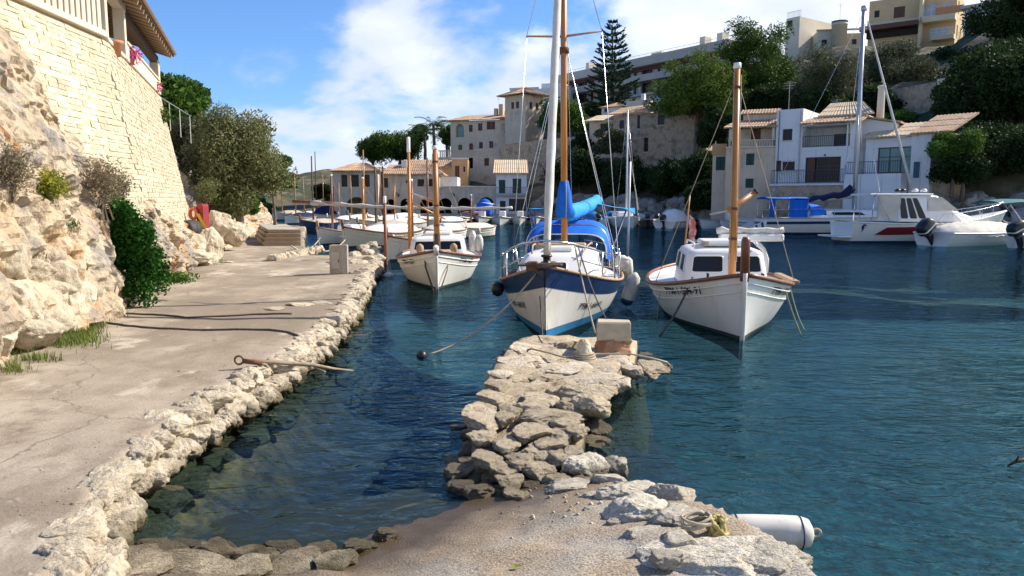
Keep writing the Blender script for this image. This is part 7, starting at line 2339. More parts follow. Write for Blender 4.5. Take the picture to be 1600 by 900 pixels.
# spars and furled flag on the mast
bpy.context.view_layer.update()
def LT(x, y_, z): return lt.matrix_world @ Vector((x, y_, z))
spar(lt, 'gaff_jaw', 'varnish', (X(1.2), -.12, 2.18), (X(1.55), .42, 2.52), .05, .05, 8)
mb = MB(); mb.lathe([(.055, 0), (.06, .04), (.01, .05)], 8, M=Matrix.Translation((X(1.55), .42, 2.52)) @ Matrix.Rotation(R(-55), 4, 'X')); mb.build('spar_end', M['black'], lt, True)
spar(lt, 'boom_iron', 'alu', (X(1.2), 0, 2.22), (X(1.3), -.42, 2.12), .02, .02, 6)
fl = spar(lt, 'flag_staff', 'varnish', (X(4.6), -.55, 1.0), (X(4.5), -.45, 2.5), .022, .018, 6)
mb = MB(); mb.sheet([[Vector((X(4.5) + .03 * math.sin(k * 1.3), -.45 + .05 * j + .02 * math.sin(k * 2.0 + j), 2.05 - .085 * k - .06 * j)) for j in range(4)] for k in range(8)]); mb.build('flag', mat('faded_flag', (.40, .10, .08), (.55, .45, .42), rough=.8, scale=3, lo=.45, hi=.55), fl, True)
for d, y_, z in ((.3, .12, 1.16), (.9, .48, 1.05), (.9, -.48, 1.05)):
    mb = MB(); mb.tube([(X(d) - .08, y_, z), (X(d) + .08, y_, z)], .02, 6); mb.tube([(X(d), y_, z - .1), (X(d), y_, z)], .025, 6); mb.build('cleat', M['black'], lt, True)
rope(sag(LT(X(1.1), -.72, .98), G(1030, 526, -.05), .10), .020, 'dark_rope', 'dark mooring rope from the left bow of the right hand boat into the water')
rope(sag(LT(X(1.5), .95, .92), G(1253, 527, -.05), .06), .016, 'green_rope', 'green mooring rope from the right gunwale of the right hand boat into the water')
rope(sag(LT(X(2.4), 1.28, .80), G(1258, 517, .03), .12), .012, 'green_rope', 'thinner slack green line just right of the green mooring rope')
rope(sag(LT(X(2.2), -1.22, .72), LT(X(2.3), -1.30, -.1), .0), .008, 'rope', 'thin line hanging down the left side of the right hand boat')

# left llaut
bp_ = G(683, 453)
ll, H, X = llaut('white wooden boat with an orange mast between the quay and the sailing boat', bp_, -85.5, 6.2, 2.55, 1.05, .70, .85, mast=(1.1, 3.75), text=('7ªPM-1-221', .80, .80, .18), detail=2, post=.12, mr=.085)
simple_house(ll, X, 1.9, 4.4, .86, .70, 1.28)
mb = MB(); mb.bbox(X(3.6), X(2.6), -.4, .4, 1.33, 1.42, .03); mb.build('roof_hatch', M['white'], ll)
mb = MB(); mb.lathe([(.075, -.45), (.10, -.40), (.10, .12), (.075, .16)], 10, (X(1.1), 0, 1.3)); mb.build('mast_sleeve', M['dark_wood'], ll, True)
spar(ll, 'boom', 'varnish', (X(1.2), 0, 2.3), (X(5.2), -.9, 2.6), .045, .035, 8)
for y_, hh in ((1.05, .62), (1.25, .5)):
    mb = MB(); mb.lathe([(.03, -.02), (.10, .03), (.13, .2), (.12, hh * .75), (.05, hh)], 10, (X(3.2), y_, .80)); mb.build('upright_fender', M['fender'], ll, True)
for sd in (1, -1):
    mb = MB(); mb.lathe([(.03, .16), (.1, .1), (.11, 0), (.08, -.1), (.02, -.13)], 10, (X(.75), sd * .46, 1.03)); mb.build('bow_fairlead', M['teak'], ll, True)
bpy.context.view_layer.update()
def LL(x, y_, z): return ll.matrix_world @ Vector((x, y_, z))
rope([LL(X(.55), -.33, 1.0), LL(X(.2), -.3, .6), LL(X(-.05), -.1, .0), LL(X(-.1), -.05, -.2)], .025, 'dark_rope', 'dark rope hanging down the left bow of the left hand boat')
rope([LL(X(.6), .36, 1.0), LL(X(.25), .28, .5), LL(X(.0), .05, -.1)], .02, 'rope', 'rope hanging down the right bow of the left hand boat')

# small floats in the gap beside the quay
for u, v, s, m, lb in ((607, 432, .17, 'white', 'white round buoy floating beside the quay past the pedestal'), (585, 434, .26, 'black', 'black rubber buoy beside the white one at the quay')):
    t = thing('buoy', lb, 'buoy', G(u, v))
    mb = MB(); mb.lathe([(.01, -s * .6), (s * .8, -s * .3), (s, .05), (s * .8, s * .5), (s * .3, s * .8), (.02, s * .85)], 14); mb.build('buoy_body', M[m], t, True)
    mb = MB(); mb.tube([(.04 * math.cos(a), 0, s * .87 + .04 * math.sin(a)) for a in np.linspace(0, 6.28, 10)], .01, 5, False); mb.build('eye', M['steel'], t, True)

# ------------------------------------------------------------------ row of moored boats along the quay (left middle distance)
GR = 'wooden boats moored in a row along the quay'
row = [
    ('cream hulled boat with a white cover, its bow just left of the left hand boat', (606, 408), -120, 4.8, 2.1, 1.0, 'cream_hull', ('cream_canvas', .30), (1.6, 3.1), 'mahogany'),
    ('white boat with a big draped cover in the middle of the moored row', (537, 387), -128, 5.5, 2.4, 1.05, 'cream_hull', ('white', .42), (1.3, 3.4), 'varnish'),
    ('small white boat with an open deck nearest the stepped landing', (498, 383), -114, 4.3, 2.0, .95, 'white_hull', None, (1.2, 3.6), 'mahogany'),
    ('white boat with a grey cover behind the draped one', (560, 372), -126, 5.0, 2.2, .95, 'white_hull', ('cement', .38), (1.5, 4.4), 'dark_wood'),
    ('white boat with a tall pale mast at the far side of the row', (548, 360), -126, 5.2, 2.2, .95, 'white_hull', ('cream_canvas', .32), (1.5, 6.2), 'varnish'),
    ('boat with a dark blue hull beyond the stepped landing', (470, 362), -116, 4.3, 1.9, .9, 'navy', ('cement', .35), (1.4, 5.6), 'dark_wood'),
    ('white boat with low cabin floating right of the moored row', (640, 378), -131, 4.5, 2.1, .9, 'white_hull', ('cream_canvas', .35), (1.4, 4.7), 'mahogany'),
    ('white boat with twin thin masts behind the left hand boat', (690, 372), -136, 4.5, 2.0, .9, 'white_hull', ('cream_canvas', .32), (2.4, 2.6), 'mahogany'),
    ('white boat with navy cover far along the quay', (446, 350), -116, 4.3, 1.9, .9, 'white_hull', ('navy_canvas', .5), (1.5, 5.0), 'varnish'),
    ('white boat at the far end of the quay by the cliff', (427, 344), -116, 5.2, 2.3, 1.0, 'white_hull', ('cement', .45), (1.5, 5.5), 'varnish'),
    ('dark canopied boat among the farthest moored boats', (478, 346), -126, 5.6, 2.4, 1.0, 'white_hull', ('navy_canvas', 1.0), (1.5, 7.5), 'dark_wood'),
]
for lb, (u, v), hd, L_, B_, fb, hm, cv, ms_, mm_ in row:
    t, H, X = llaut(lb, G(u, v), hd, L_, B_, fb, fb * .66, fb * .78, hm, 'teak' if hm == 'white_hull' else 'mahogany', ms_, mm_, False, cv, GR, None, 1 if v > 365 else 0, post=.35, mr=.065)
    if cv is None or v in (378, 387):
        mb = MB(); mb.bbox(X(3.6), X(2.2), -.5, .5, .55, .98, .08); mb.build('cabin', M['white'], t)
    for sd in (1, -1):
        if v > 365:
            mb = MB(); mb.lathe([(.02, .2), (.09, .15), (.1, -.1), (.02, -.2)], 8, (X(2.2), sd * B_ * .5, .42)); mb.build('fender', M['fender'], t, True)
FAR = (
    (512, 356, -118, 'white', 3.8, 'small white boat in the far row just left of the pavilion corner'),
    (530, 352, -128, 'cream_canvas', 4.6, 'small cream covered boat in the far row below the first pavilion window'),
    (575, 354, -128, 'white', 5.2, 'small white boat in the far row below the third pavilion window'),
    (592, 362, -133, 'white', 3.4, 'small white boat just right of the wide pavilion arch, nearest of the far row'),
    (622, 358, -128, 'cream_canvas', 4.2, 'small cream covered boat in the far row left of the tall orange mooring post'),
    (656, 358, -138, 'white', 3.6, 'small white boat in the far row below the third boathouse arch'),
    (462, 343, -118, 'white', 5.0, 'small white boat left of the dark canopied boat at the creek head'),
    (492, 341, -123, 'cement', 5.6, 'small grey covered boat just right of the dark canopied boat'),
    (545, 345, -128, 'white', 4.8, 'small white boat in the far row below the middle pavilion window'),
    (600, 348, -133, 'white', 4.0, 'small white boat below the first arch of the long boathouse'))
for u, v, hd, cv, mh, lb in FAR:
    llaut(lb, G(u, v), hd, 4.8, 2.0, .9, .6, .7, 'white_hull', 'teak', (1.5, mh), 'mahogany' if u % 2 else 'varnish', False, (cv, .4), 'far row of small boats along the creek', None, 0, post=.3, mr=.05)
# extra masts of the row stand in boats hidden behind: a long furled awning spar crosses them
sp_ = thing('awning_spar', 'long pale furled awning on a spar stretched above the moored boats', 'awning', D(486, 317, 36))
bpy.context.view_layer.update()
e = D(800, 325, 33) - sp_.location
mb = MB()
mb.tube([e * (k / 30) - Vector((0, 0, .12 * math.sin(k / 30 * 3.14))) for k in range(31)], [.11 + .03 * math.sin(k * 1.7) - .05 * (k / 30) for k in range(31)], 8); mb.build('furled_cloth', M['sailcloth'], sp_, True)
mb = MB(); mb.tube([Vector((-.9, 0, .06)), Vector((0, 0, .03)), e * .16], .07, 8); mb.build('spar_end', M['mahogany'], sp_, True)
mb = MB()
for k in range(9):
    p = e * (k / 9 + .05) - Vector((0, 0, .12 * math.sin((k / 9 + .05) * 3.14)))
    mb.tube([p + Vector((0, .14 * math.cos(a), .14 * math.sin(a))) for a in np.linspace(0, 6.28, 9)], .012, 4, False)
mb.build('lashings', M['rope'], sp_)
for i, (u, vt, vb, Y, m, lb) in enumerate(((641, 240, 397, 25.5, 'varnish', 'orange mooring post mast left of the left hand boat mast'), (603, 318, 412, 27, 'mahogany', 'thin brown pole with a white foot standing in the water'), (600, 262, 365, 43, 'dark_wood', 'dark pole with a white top in the moored row'))):
    t = thing('mooring_pole', lb, 'pole', D(u, vb, Y))
    hz = (vb - vt) / FPX * Y
    spar(t, 'pole_shaft', m, (0, 0, -1.2), (0, 0, hz), .075, .05, 8)
    mb = MB(); mb.lathe([(.055, 0), (.06, .02), (.06, .5 if i == 0 else .25), (.02, .52 if i == 0 else .27)], 8, (0, 0, hz)); mb.build('white_top', M['white'], t, True)
spar(bpy.data.objects['mooring_pole'], 'cross_spar', 'varnish', (-.1, 0, 1.85), (1.2, .4, 1.2), .035, .03, 6)


# ------------------------------------------------------------------ outboard motor
def outboard(par, loc, yaw, tilt, s=1.0, stripe='white'):
    Mo = Matrix.Translation(loc) @ Matrix.Rotation(yaw, 4, 'Z') @ Matrix.Rotation(tilt, 4, 'Y') @ Matrix.Scale(s, 4)
    def rr_(x0, x1, w, z, r=.12):
        pts = []
        for cx, cy, a0 in ((x1 - r, w - r, 0), (x0 + r, w - r, 90), (x0 + r, -w + r, 180), (x1 - r, -w + r, 270)):
            for k in range(4): a = R(a0 + 30 * k); pts.append(Vector((cx + r * math.cos(a), cy + r * math.sin(a), z)))
        return pts
    mb = MB(); rg = [rr_(-.42, .30, .22, .0), rr_(-.46, .34, .25, .12), rr_(-.46, .32, .25, .34), rr_(-.40, .24, .21, .50, .14), rr_(-.22, .10, .12, .55, .1)]
    mb.loft([[Mo @ p for p in g] for g in rg]); o = mb.build('outboard', M['black'], par, True)
    mb = MB(); mb.loft([[Mo @ p for p in rr_(-.466, .346, .256, .15)], [Mo @ p for p in rr_(-.466, .336, .256, .22)]], True, False); mb.build('cowl_stripe', M[stripe], o)
    mb = MB(); mb.loft([[Mo @ p for p in g] for g in [rr_(-.30, .14, .14, .0, .1), rr_(-.24, .04, .09, -.3, .08), rr_(-.24, .02, .06, -.75, .05), rr_(-.36, .04, .05, -.82, .04), rr_(-.30, .0, .02, -1.02, .015)]]); mb.build('drive_leg', M['black'], o, True)
    mb = MB(); mb.box(-.55, .02, -.18, .18, -.72, -.70, Mo); mb.tube([Mo @ Vector((-.42, 0, -.86)), Mo @ Vector((.1, 0, -.86))], .06 * s, 8)
    for k in range(3):
        a = k * 2.09; mb.add([Mo @ Vector((-.40, 0, -.86)), Mo @ Vector((-.44, .16 * math.cos(a) - .05 * math.sin(a), -.86 + .16 * math.sin(a))), Mo @ Vector((-.36, .16 * math.cos(a + .7), -.86 + .16 * math.sin(a + .7)))], [(0, 1, 2)])
    mb.build('propeller', M['black'], o)
    return o


# ------------------------------------------------------------------ motor cruiser with the red flash
H = Hull(9.0, 2.9, 1.05, 1.75, 1.15, .4, .92, .9, .22, .75)
cr_ = boat_at('motor_cruiser', 'white motor cruiser with a dark red flash along its side and a pilot house', 'motorboat', (27.6, 42.2), 3, H)
X = lambda d: H.L / 2 - d
H.strip(lambda q: .08, lambda q: H.S(q)).build('hull', M['white'], cr_, True)
H.strip(lambda q: -.38, lambda q: .09, .003).build('underbody', M['navy'], cr_, True)
fz0 = lambda q: H.S(q) - .66 + max(0, q - .2) * .30
fz1 = lambda q: fz0(q) + .42 * max(.0, min(1, (q - .14) / .07)) * max(.03, 1 - max(0, q - .45) / .36)
H.strip(fz0, fz1, .035, 40, 6, .14, .80).build('red_flash', M['red_paint'], cr_, True)
H.deck(.02, .06).build('deck', M['white'], cr_, True)
H.rail(.04, -.02, .01).build('rubbing_strake', M['white'], cr_, True)
mb = MB(); mb.bbox(X(9.75), X(9.02), -1.25, 1.25, .28, .36, .02); mb.build('bathing_platform', M['white'], cr_)
co, win = cabin(cr_, 'foredeck_coaming', 'white', X(5.6), X(1.2), 1.05, .80, 1.10, 1.75, 1.6, .1, .3, .12)
win('r', .38, .50, .35, .65); win('r', .66, .74, .3, .5)
co, win = cabin(cr_, 'pilot_house', 'white', X(6.4), X(2.5), 1.15, 1.0, 1.15, 2.62, 1.6, .0, .2, .08)
for a0, a1 in ((.05, .16), (.19, .30), (.33, .44)): win('r', a0, a1, .12, .88, 'dark_glass', False)
mb = MB(); mb.add([(X(4.7), -1.13, 1.75), (X(2.95), -1.13, 1.75), (X(3.9), -1.04, 2.5), (X(4.7), -1.04, 2.5)], [(0, 1, 2, 3)]); mb.v = [(x, y_ - .012, z) for x, y_, z in mb.v]; mb.build('window_cover', M['cream_canvas'], cr_)
mb = MB(); mb.bbox(X(8.0), X(4.4), -1.10, 1.10, 2.60, 2.70, .04); mb.build('hard_top', M['white'], cr_)
mb = MB()
for k in range(9):
    pass
mb.sheet([[Vector((X(7.5) + .14 * j, -1.02 - .05 * (j % 2), 1.2 + 1.5 * i / 6)) for j in range(10)] for i in range(7)]); mb.sheet([[Vector((X(7.5) + .14 * j, -.98 - .05 * (j % 2), 1.2 + 1.5 * i / 6)) for j in range(10)] for i in range(7)]); mb.build('side_curtain', M['cream_canvas'], cr_, True)
for y_ in (-1.0, 1.0):
    mb = MB(); mb.tube([(X(7.8), y_, 1.15), (X(7.7), y_, 2.72)], .03, 6); mb.build('top_support', M['steel'], cr_, True)
mb = MB(); mb.tube([H.pt(q, H.S(q) + (.55 if 0 < i < 6 else 0), -1, -.08) if False else Vector((H.pt(q, H.S(q), -1, -.08).x, H.pt(q, H.S(q), -1, -.08).y, H.S(q) + (.5 if 0 < i else 0))) for i, q in enumerate((.52, .56, .66, .76, .86, .94, .985))], .02, 6)
mb.tube([Vector((H.pt(q, H.S(q), 1, -.08).x, H.pt(q, H.S(q), 1, -.08).y, H.S(q) + (.5 if 0 < i else 0))) for i, q in enumerate((.52, .56, .66, .76, .86, .94, .985))], .02, 6)
for q in (.62, .72, .82, .9):
    for sd in (1, -1): p = H.pt(q, H.S(q), sd, -.08); mb.tube([p, p + Vector((0, 0, .5))], .015, 5)
mb.build('bow_rail', M['steel'], cr_, True)
H.text(cr_, 'Sargantana', -1, .60, .965, .30, 'alu', 'boat_name', shear=.35)
for x_, z, m in ((5.0, 2.8, 'white'), (5.7, 2.8, 'black'), (6.0, 2.8, 'black'), (4.5, 2.8, 'white')):
    mb = MB(); mb.lathe([(.16, 0), (.18, .08), (.1, .16), (.02, .18)], 10, (X(x_), -.3, z)); mb.build('roof_fitting', M[m], cr_, True)
line(cr_, [(X(7.2), -.6, 2.8), (X(7.7), -.7, 4.6)], .012, 'white', 'whip_antenna'); line(cr_, [(X(4.9), -.5, 2.8), (X(4.85), -.5, 4.4)], .010, 'red_paint', 'whip_antenna')
spar(cr_, 'fishing_rod', 'alu', (X(7.7), -1.1, 2.7), (X(6.9), -1.25, 1.2), .018, .018, 5)
mb = MB(); mb.add([(X(8.95), -1.0, 1.0), (X(8.9), -1.0, .92)], []) if False else None
# black leaping fish emblem near the stern
fish = [(0, 0), (.10, .10), (.16, .24), (.13, .36), (.20, .34), (.26, .28), (.24, .40), (.12, .46), (.02, .38), (-.02, .24), (.04, .14)]
em = MB(); em.poly_prism([(a, b_) for a, b_ in fish], lambda a, b_, d: H.pt(.055 + a / H.L, .58 + b_, -1, .008 + d), 0, .004); em.build('fish_emblem', M['navy'], cr_)

# ------------------------------------------------------------------ sailing yacht with the blue stripe
H = Hull(11.2, 3.4, 1.12, 1.35, 1.05, .4, .75, .8, .22, .75)
yt = boat_at('sailing_yacht', 'white sailing yacht with a blue stripe, navy sail cover and blue cockpit canvas', 'yacht', (28.6, 51.6), -1, H)
X = lambda d: H.L / 2 - d
H.strip(lambda q: .10, lambda q: H.S(q)).build('hull', M['white'], yt, True)
H.strip(lambda q: -.38, lambda q: .11, .003).build('underbody', M['navy'], yt, True)
H.strip(lambda q: .66 + .1 * q, lambda q: .84 + .1 * q, .02, 30, 2).build('blue_stripe', M['navy'], yt, True)
H.deck(.03, .08).build('deck', M['white'], yt, True)
H.rail(.03, 0, .0).build('toe_rail', M['alu'], yt, True)
# sugar-scoop stern
for sd in (1, -1):
    mb = MB(); mb.poly_prism([(X(11.15), 1.02), (X(12.6), .25), (X(12.6), .08), (X(11.15), .05)], lambda a, b_, d: Vector((a, sd * (1.22 + d), b_)), 0, .06); sc_ = mb.build('stern_wing', M['white'], yt)
    for k in range(2):
        mb = MB(); mb.poly_prism([(X(11.4 + k * .4), .84 - k * .2), (X(11.55 + k * .4), .77 - k * .2), (X(11.40 + k * .4), .12), (X(11.25 + k * .4), .12)], lambda a, b_, d: Vector((a, sd * (1.286 + d), b_)), 0, .006); mb.build('wing_stripe', M['navy'], sc_)
mb = MB(); mb.bbox(X(12.6), X(11.2), -1.2, 1.2, .10, .22, .02); mb.build('stern_step', M['teak'], yt)
co, win = cabin(yt, 'coachroof', 'white', X(8.2), X(2.4), 1.15, .9, 1.1, 1.62, 1.2, .1, .3, .08)
win('r', .3, .72, .35, .78); win('r', .08, .22, .35, .78)
spar(yt, 'mast', 'alu', (X(4.7), 0, 1.5), (X(4.7), 0, 15.2), .16, .13, 10)
mb = MB(); mb.lathe([(.18, 0), (.2, .05), (.2, .3), (.05, .35)], 8, (X(4.7), 0, 15.1)); mb.build('masthead', M['alu'], yt, True)
spar(yt, 'furled_jib', 'sailcloth', (X(.3), 0, 1.5), (X(4.4), 0, 14.4), .10, .05, 8)
mb = MB()
mb.tube([(X(4.9 + .33 * k), .04 * math.sin(k * 2.2), 2.85 - .05 * k + .06 * math.sin(k * 1.9) + (.35 if k == 0 else 0)) for k in range(13)], [.30 - .012 * k + .03 * math.sin(k * 2.4) for k in range(13)], 10); mb.build('sail_cover', M['navy_canvas'], yt, True)
spar(yt, 'boom', 'alu', (X(4.8), 0, 2.5), (X(9.3), 0, 2.2), .07, .07, 8)
for sd in (1, -1):
    line(yt, [(X(4.7), 0, 15), (X(5.0), sd * 1.6, 1.15)], .014, 'steel', 'shroud'); line(yt, [(X(4.7), 0, 9), (X(5.4), sd * 1.6, 1.15)], .012, 'steel', 'shroud')
line(yt, [(X(4.7), 0, 15), (X(11.2), 0, 1.1)], .012, 'steel', 'backstay')
for xa, xb, m in ((8.4, 9.7, 'blue_canvas'), (10.6, 11.0, 'blue_canvas')):
    mb = MB(); mb.sheet([[Vector((X(xa) + (X(xb) - X(xa)) * j / 10, -1.25 - .05 * math.sin(j * 2.1), 1.15 + 1.2 * i / 5)) for j in range(11)] for i in range(6)]); mb.sheet([[Vector((X(xa) + (X(xb) - X(xa)) * j / 10, -1.21 - .05 * math.sin(j * 2.1), 1.15 + 1.2 * i / 5)) for j in range(11)] for i in range(6)]); mb.build('side_screen', M[m], yt, True)
mb = MB(); ra = [[Vector((X(xx), 1.35 * f, 2.42 + .12 * (1 - f * f) + .02 * math.sin(xx * 3))) for f in (-1, -.6, -.2, .2, .6, 1)] for xx in (8.3, 9.2, 10.1, 11.1)]
mb.sheet(ra); mb.sheet([[p - Vector((0, 0, .03)) for p in q] for q in ra]); mb.build('bimini', M['blue_canvas'], yt, True)
mb = MB(); ra = [arch(X(8.2), 1.2, 1.3, 2.1), arch(X(7.5), 1.15, 1.3, 2.0), arch(X(7.0), 1.0, 1.3, 1.66)]; mb.sheet(ra); mb.sheet([[p - Vector((0, 0, .02)) for p in q] for q in ra]); mb.build('spray_hood', M['blue_canvas'], yt, True)
mb = MB()
for xx in (8.4, 9.7, 11.0):
    for sd in (1, -1): mb.tube([(X(xx), sd * 1.3, 1.1), (X(xx), sd * 1.3, 2.45)], .02, 5)
for sd in (1, -1):
    mb.tube([Vector((H.pt(q, H.S(q), sd, -.06).x, H.pt(q, H.S(q), sd, -.06).y, H.S(q) + .6)) for q in (.02, .2, .4, .6, .8, .97)], .012, 5)
    for q in (.05, .25, .4, .55, .7, .85, .96): p = H.pt(q, H.S(q), sd, -.06); mb.tube([p, p + Vector((0, 0, .6))], .014, 5)
mb.build('guard_rails', M['steel'], yt, True)
mb = MB(); mb.lathe([(.02, .4), (.12, .3), (.13, -.3), (.02, -.36)], 10, (X(6.4), -1.78, .6)); mb.build('fender', M['fender'], yt, True)

# ------------------------------------------------------------------ covered boat and open boat with outboards at the right edge
H = Hull(6.4, 2.5, .68, 1.05, .72, .3, .9, .5, .24, .7)
rb = boat_at('covered_motorboat', 'motorboat under a pale crumpled cover with a tilted black outboard', 'motorboat', (27.6, 40.4), 22, H)
X = lambda d: H.L / 2 - d
H.strip(lambda q: -.25, lambda q: H.S(q)).build('hull', M['white'], rb, True); H.deck().build('deck', M['white'], rb, True); H.rail(.035, -.05, .01).build('fender_strip', M['white'], rb, True)
bulge(3, X(6.3), X(.2), 1.27, .60, .62, 38, 24).build('cover_sheet', M['cream_canvas'], rb, True)
outboard(rb, (X(6.65), .0, .80), 0, R(-38), 1.2)
H = Hull(5.4, 2.2, .62, .95, .66, .3, .9, .5, .24, .7)
ob = boat_at('open_motorboat', 'open white motorboat with a teal flash and black outboard at the right edge', 'motorboat', (30.1, 37.2), 14, H)
X = lambda d: H.L / 2 - d
H.strip(lambda q: -.25, lambda q: H.S(q)).build('hull', M['white_hull'], ob, True); H.deck(.1).build('deck', M['white'], ob, True); H.rail(.04, -.02, .01).build('gunwale', M['white'], ob, True)
H.strip(lambda q: .30 + .1 * q, lambda q: .34 + .3 * q, .006, 20, 2, .25, .95).build('teal_flash', M['teal_canvas'], ob, True)
outboard(ob, (X(5.62), 0, .78), 0, R(-24), 1.1)
spar(ob, 'screen_pole', 'alu', (X(4.0), .7, .6), (X(5.5), .75, 2.1), .03, .03, 6)
mb = MB(); mb.bbox(X(2.9), X(2.0), -.5, .5, .55, 1.0, .08); mb.build('console', M['white'], ob)
bpy.context.view_layer.update()
bk2 = thing('bucket', 'white plastic bucket on the edge of the open boat at the right', 'bucket', ob.matrix_world @ Vector((X(3.9), -.85, .6)))
mb = MB(); mb.lathe([(.2, 0), (.27, .5), (.29, .51), (.29, .56), (.25, .56), (.19, .05)], 14); mb.build('bucket_body', M['white'], bk2, True)
mb = MB(); mb.tube([(.28 * math.cos(a), 0, .5 + .12 * math.sin(a) * -1) for a in np.linspace(0, 3.14, 9)], .012, 5); mb.build('bucket_handle', M['steel'], bk2, True)
H = Hull(6.5, 2.4, .7, 1.1, .8, .3, .85, .5, .24, .7)
tb_ = boat_at('canopied_boat', 'white boat with a teal sun canopy near the rocks at the right edge', 'motorboat', tp(1660, 45, 0), 10, H)
X = lambda d: H.L / 2 - d
H.strip(lambda q: -.25, lambda q: H.S(q)).build('hull', M['white'], tb_, True); H.deck().build('deck', M['white'], tb_, True)
mb = MB(); ra = [[Vector((X(xx), 1.2 * f, 2.25 + .2 * (1 - f * f) - .08 * abs(xx - 4.0))) for f in (-1, -.6, -.2, .2, .6, 1)] for xx in (2.4, 3.4, 4.4, 5.6)]; mb.sheet(ra); mb.sheet([[p - Vector((0, 0, .03)) for p in q] for q in ra]); mb.build('canopy', M['teal_canvas'], tb_, True)
mb = MB()
for xx in (2.6, 5.5):
    for sd in (1, -1): mb.tube([(X(xx), sd * 1.15, 2.2), (X(4), sd * 1.15, .7)], .02, 5)
mb.build('canopy_frame', M['steel'], tb_)
mb = MB(); mb.tube([G(1574, 728, -.01), G(1586, 722, .05), G(1604, 717, .04), G(1640, 712, -.06)], [.008, .016, .02, .024], 6); mb.tube([G(1588, 721, .07), G(1592, 712, .16)], [.012, .005], 5)
dr_ = mb.build('drift_branch', M['dark_wood'], None, True, label='dark branch poking out of the water at the right edge', cat='branch')

# ------------------------------------------------------------------ small craft on the far side
GS = 'small craft moored below the rocky bank'
def dinghy(label, u, v, hd, L_, B_, cover=None, ob_=False, hm='white', group=GS, name='dinghy', tr=.85, canopy=None, mast=None):
    H = Hull(L_, B_, .55, .8, .58, .25, tr, .35, .25, .7)
    t = boat_at(name, label, 'boat', G(u, v), hd, H, group)
    X = lambda d: L_ / 2 - d
    H.strip(lambda q: -.2, lambda q: H.S(q), 0, 16, 5).build('hull', M[hm], t, True); H.deck(.1, .02, 16).build('deck', M['white'] if hm != 'white' else M['cement'], t, True); H.rail(.05, -.02, .01, 16).build('gunwale', M['white'] if hm != 'white' else M['alu'], t, True)
    if cover: bulge(int(u) % 13, X(L_ * .98), X(.15), B_ * .5, .48, cover[1], 14, 10).build('cover_sheet', M[cover[0]], t, True)
    else:
        for d in (.35, .6): mb = MB(); mb.bbox(X(L_ * d) - .12, X(L_ * d) + .12, -B_ * .45, B_ * .45, .5, .6, .02); mb.build('thwart', M['teak'], t)
        mb = MB(); mb.bbox(X(L_ * .55), X(L_ * .42), -.32, .32, .5, 1.25, .08); mb.build('console', M['white'], t)
    if ob_: outboard(t, (X(L_ + .2), 0, .7), 0, R(-25), .85)
    if canopy:
        mb = MB(); ra = [[Vector((X(L_ * xx), B_ * .5 * f, 1.9 + .15 * (1 - f * f))) for f in (-1, -.5, 0, .5, 1)] for xx in (.25, .5, .8)]; mb.sheet(ra); mb.sheet([[p - Vector((0, 0, .03)) for p in q] for q in ra]); mb.build('canopy', M[canopy], t, True)
        mb = MB()
        for xx in (.3, .75):
            for sd in (1, -1): mb.tube([(X(L_ * xx), sd * B_ * .48, 1.9), (X(L_ * xx), sd * B_ * .45, .5)], .02, 5)
        mb.build('canopy_frame', M['steel'], t)
    if mast: spar(t, 'mast', 'alu', (X(L_ * .4), 0, .5), (X(L_ * .4), 0, mast), .07, .05, 6)
    return t, X


dinghy('small boat under a white tent shaped cover right of the sailing boat', 1066, 354, 60, 5.0, 2.3, ('white', 1.1), True)
dinghy('boat under a grey arched cover at the foot of the rocks', 1030, 346, 70, 6.0, 2.6, ('cement', 1.9), True)
dinghy('small white open boat under the low dark bush', 1096, 357, -170, 5.2, 1.9, None, False)
dinghy('dark inflatable with a black engine left of the white tent cover', 1018, 352, 75, 4.2, 1.9, ('black', .4), True, 'black')
dinghy('white boat with a blue cover just right of the slender mast', 958, 349, 80, 5.0, 2.2, ('boot_blue', .8), True)
dinghy('teal covered boat left of the slender mast', 905, 350, 100, 6.0, 2.4, ('boot_blue', .9), True, 'white')
dinghy('white boat with a dark cover by the rocks below the dark bush', 878, 349, 95, 5.5, 2.3, ('navy_canvas', .7), True)
dinghy('white motorboat with a low console behind the covered motorboat', 1545, 362, 20, 6.5, 2.5, ('white', .7), False)
dinghy('small white boat between the white tent cover and the arched cover', 1046, 351, 65, 4.4, 1.8, ('white', .5), True)
dinghy('small white boat with a pale cover left of the dark inflatable', 1002, 350, 75, 4.6, 1.9, ('cream_canvas', .6), True)
dinghy('small white open boat right of the navy covered one by the rocks', 892, 350, 95, 4.6, 1.9, None, True)
dinghy('small white boat right of the blue covered one by the slender mast', 975, 349, 80, 4.4, 1.8, ('white', .6), True)
dinghy('small white boat moored left of the low dark bush', 1080, 354, 55, 4.0, 1.7, ('white', .5), False)
dinghy('small pale boat half hidden behind the cruiser mast pole', 1128, 358, -175, 4.5, 1.8, ('cream_canvas', .4), False)
ms2, H2, X2 = None, None, None
H = Hull(7.0, 2.4, .8, 1.0, .8, .3, .8, .4, .25, .7)
sm2 = boat_at('slender_sailboat', 'small white sailboat with a slender pale mast under the rocky bank', 'sailboat', G(990, 356), -85, H)
X = lambda d: H.L / 2 - d
H.strip(lambda q: -.2, lambda q: H.S(q), 0, 18, 5).build('hull', M['white'], sm2, True); H.deck(.05).build('deck', M['white'], sm2, True)
spar(sm2, 'mast', 'white', (X(2.6), 0, .8), (X(2.6), 0, 10.0), .085, .06, 8)
spar(sm2, 'furled_jib', 'sailcloth', (X(2.6), 0, 7.6), (X(4.6), 1.6, 1.4), .03, .07, 6)
line(sm2, [(X(2.6), 0, 10), (X(6.8), 0, .9)], .012, 'steel', 'backstay'); line(sm2, [(X(2.6), 0, 9.8), (X(2.8), 1.1, .8)], .012, 'steel', 'shroud')
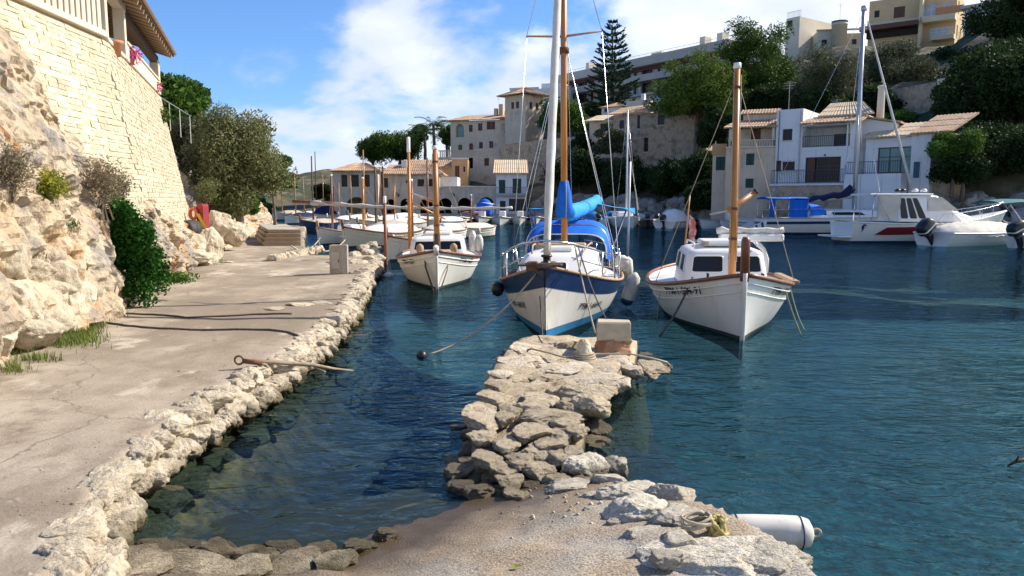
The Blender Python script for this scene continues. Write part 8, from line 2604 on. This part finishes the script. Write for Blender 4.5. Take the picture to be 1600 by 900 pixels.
mb = MB(); mb.bbox(X(5.2), X(2.9), -.7, .7, .85, 1.3, .1); mb.build('cabin', M['white'], sm2)

GB = 'small boats moored in front of the boathouse'
for lb, u, v, hd, L_, B_, cv, o_, hm, cn in (
        ('white boat with a tall white console in front of the white cottage', 781, 351, -95, 5.5, 2.2, None, False, 'white', None),
        ('white open boat in front of the white cottage door', 812, 351, -92, 5.2, 2.0, None, False, 'white', None),
        ('white boat with a dark cover between the cottage and the furled genoa', 838, 351, -90, 5.5, 2.2, ('navy_canvas', .6), False, 'white', None),
        ('grey boat with a red and white bow left of the last two arches', 716, 351, -100, 4.8, 2.0, ('black', .5), True, 'navy', None),
        ('pale grey boat below the last arch with a flat sun canopy', 748, 350, -95, 5.5, 2.2, None, False, 'white', 'white')):
    dinghy(lb, u, v, hd, L_, B_, cv, o_, hm, GB, canopy=cn)
# blue tarpaulin hanging in the last arch, pink kayak, people-free clutter on the quay
p = D(757, 331, 80.6)
tpn = thing('blue_tarpaulin', 'bright blue tarpaulin bundled in front of the last arch of the boathouse', 'tarpaulin', (p.x, p.y, .75))
mb = MB(); rows_ = [[Vector((math.cos(a) * rr_ * (1 + .12 * math.sin(a * 5 + k)), math.sin(a) * rr_ * .6, z)) for a in np.linspace(0, 6.283, 17)] for k, (rr_, z) in enumerate(((.95, 0), (1.0, .5), (.8, 1.1), (.45, 1.55), (.05, 1.7)))]; mb.sheet(rows_); mb.build('tarpaulin_cloth', M['blue_canvas'], tpn, True)
p = G(746, 341, .1)
kk = thing('pink_kayak', 'small pinkish red kayak lying on the boat below the last arch', 'kayak', (p.x, 79.5, .85))
mb = MB(); mb.tube([(-1.3, 0, .12), (-.8, 0, .03), (0, 0, 0), (.8, 0, .03), (1.3, 0, .12)], [.03, .2, .27, .2, .03], 8); mb.build('kayak_hull', mat('faded_red_plastic', (.62, .16, .14), (.70, .30, .26), rough=.5, scale=2), kk, True)
mb = MB(); mb.lathe([(.16, 0), (.18, .05), (.12, .05)], 10, (0, 0, .22)); mb.build('cockpit_rim', M['black'], kk, True)
# mooring ropes of the row
for a, b_, lb in (((500, 372), (455, 384), 'pale mooring rope from the small white boat to the stepped landing'), ((540, 374), (480, 386), 'pale mooring rope from the draped boat to the quay')):
    rope(sag(D(a[0], a[1], 36.5), G(b_[0], b_[1], .6), .35), .03, 'rope', lb)
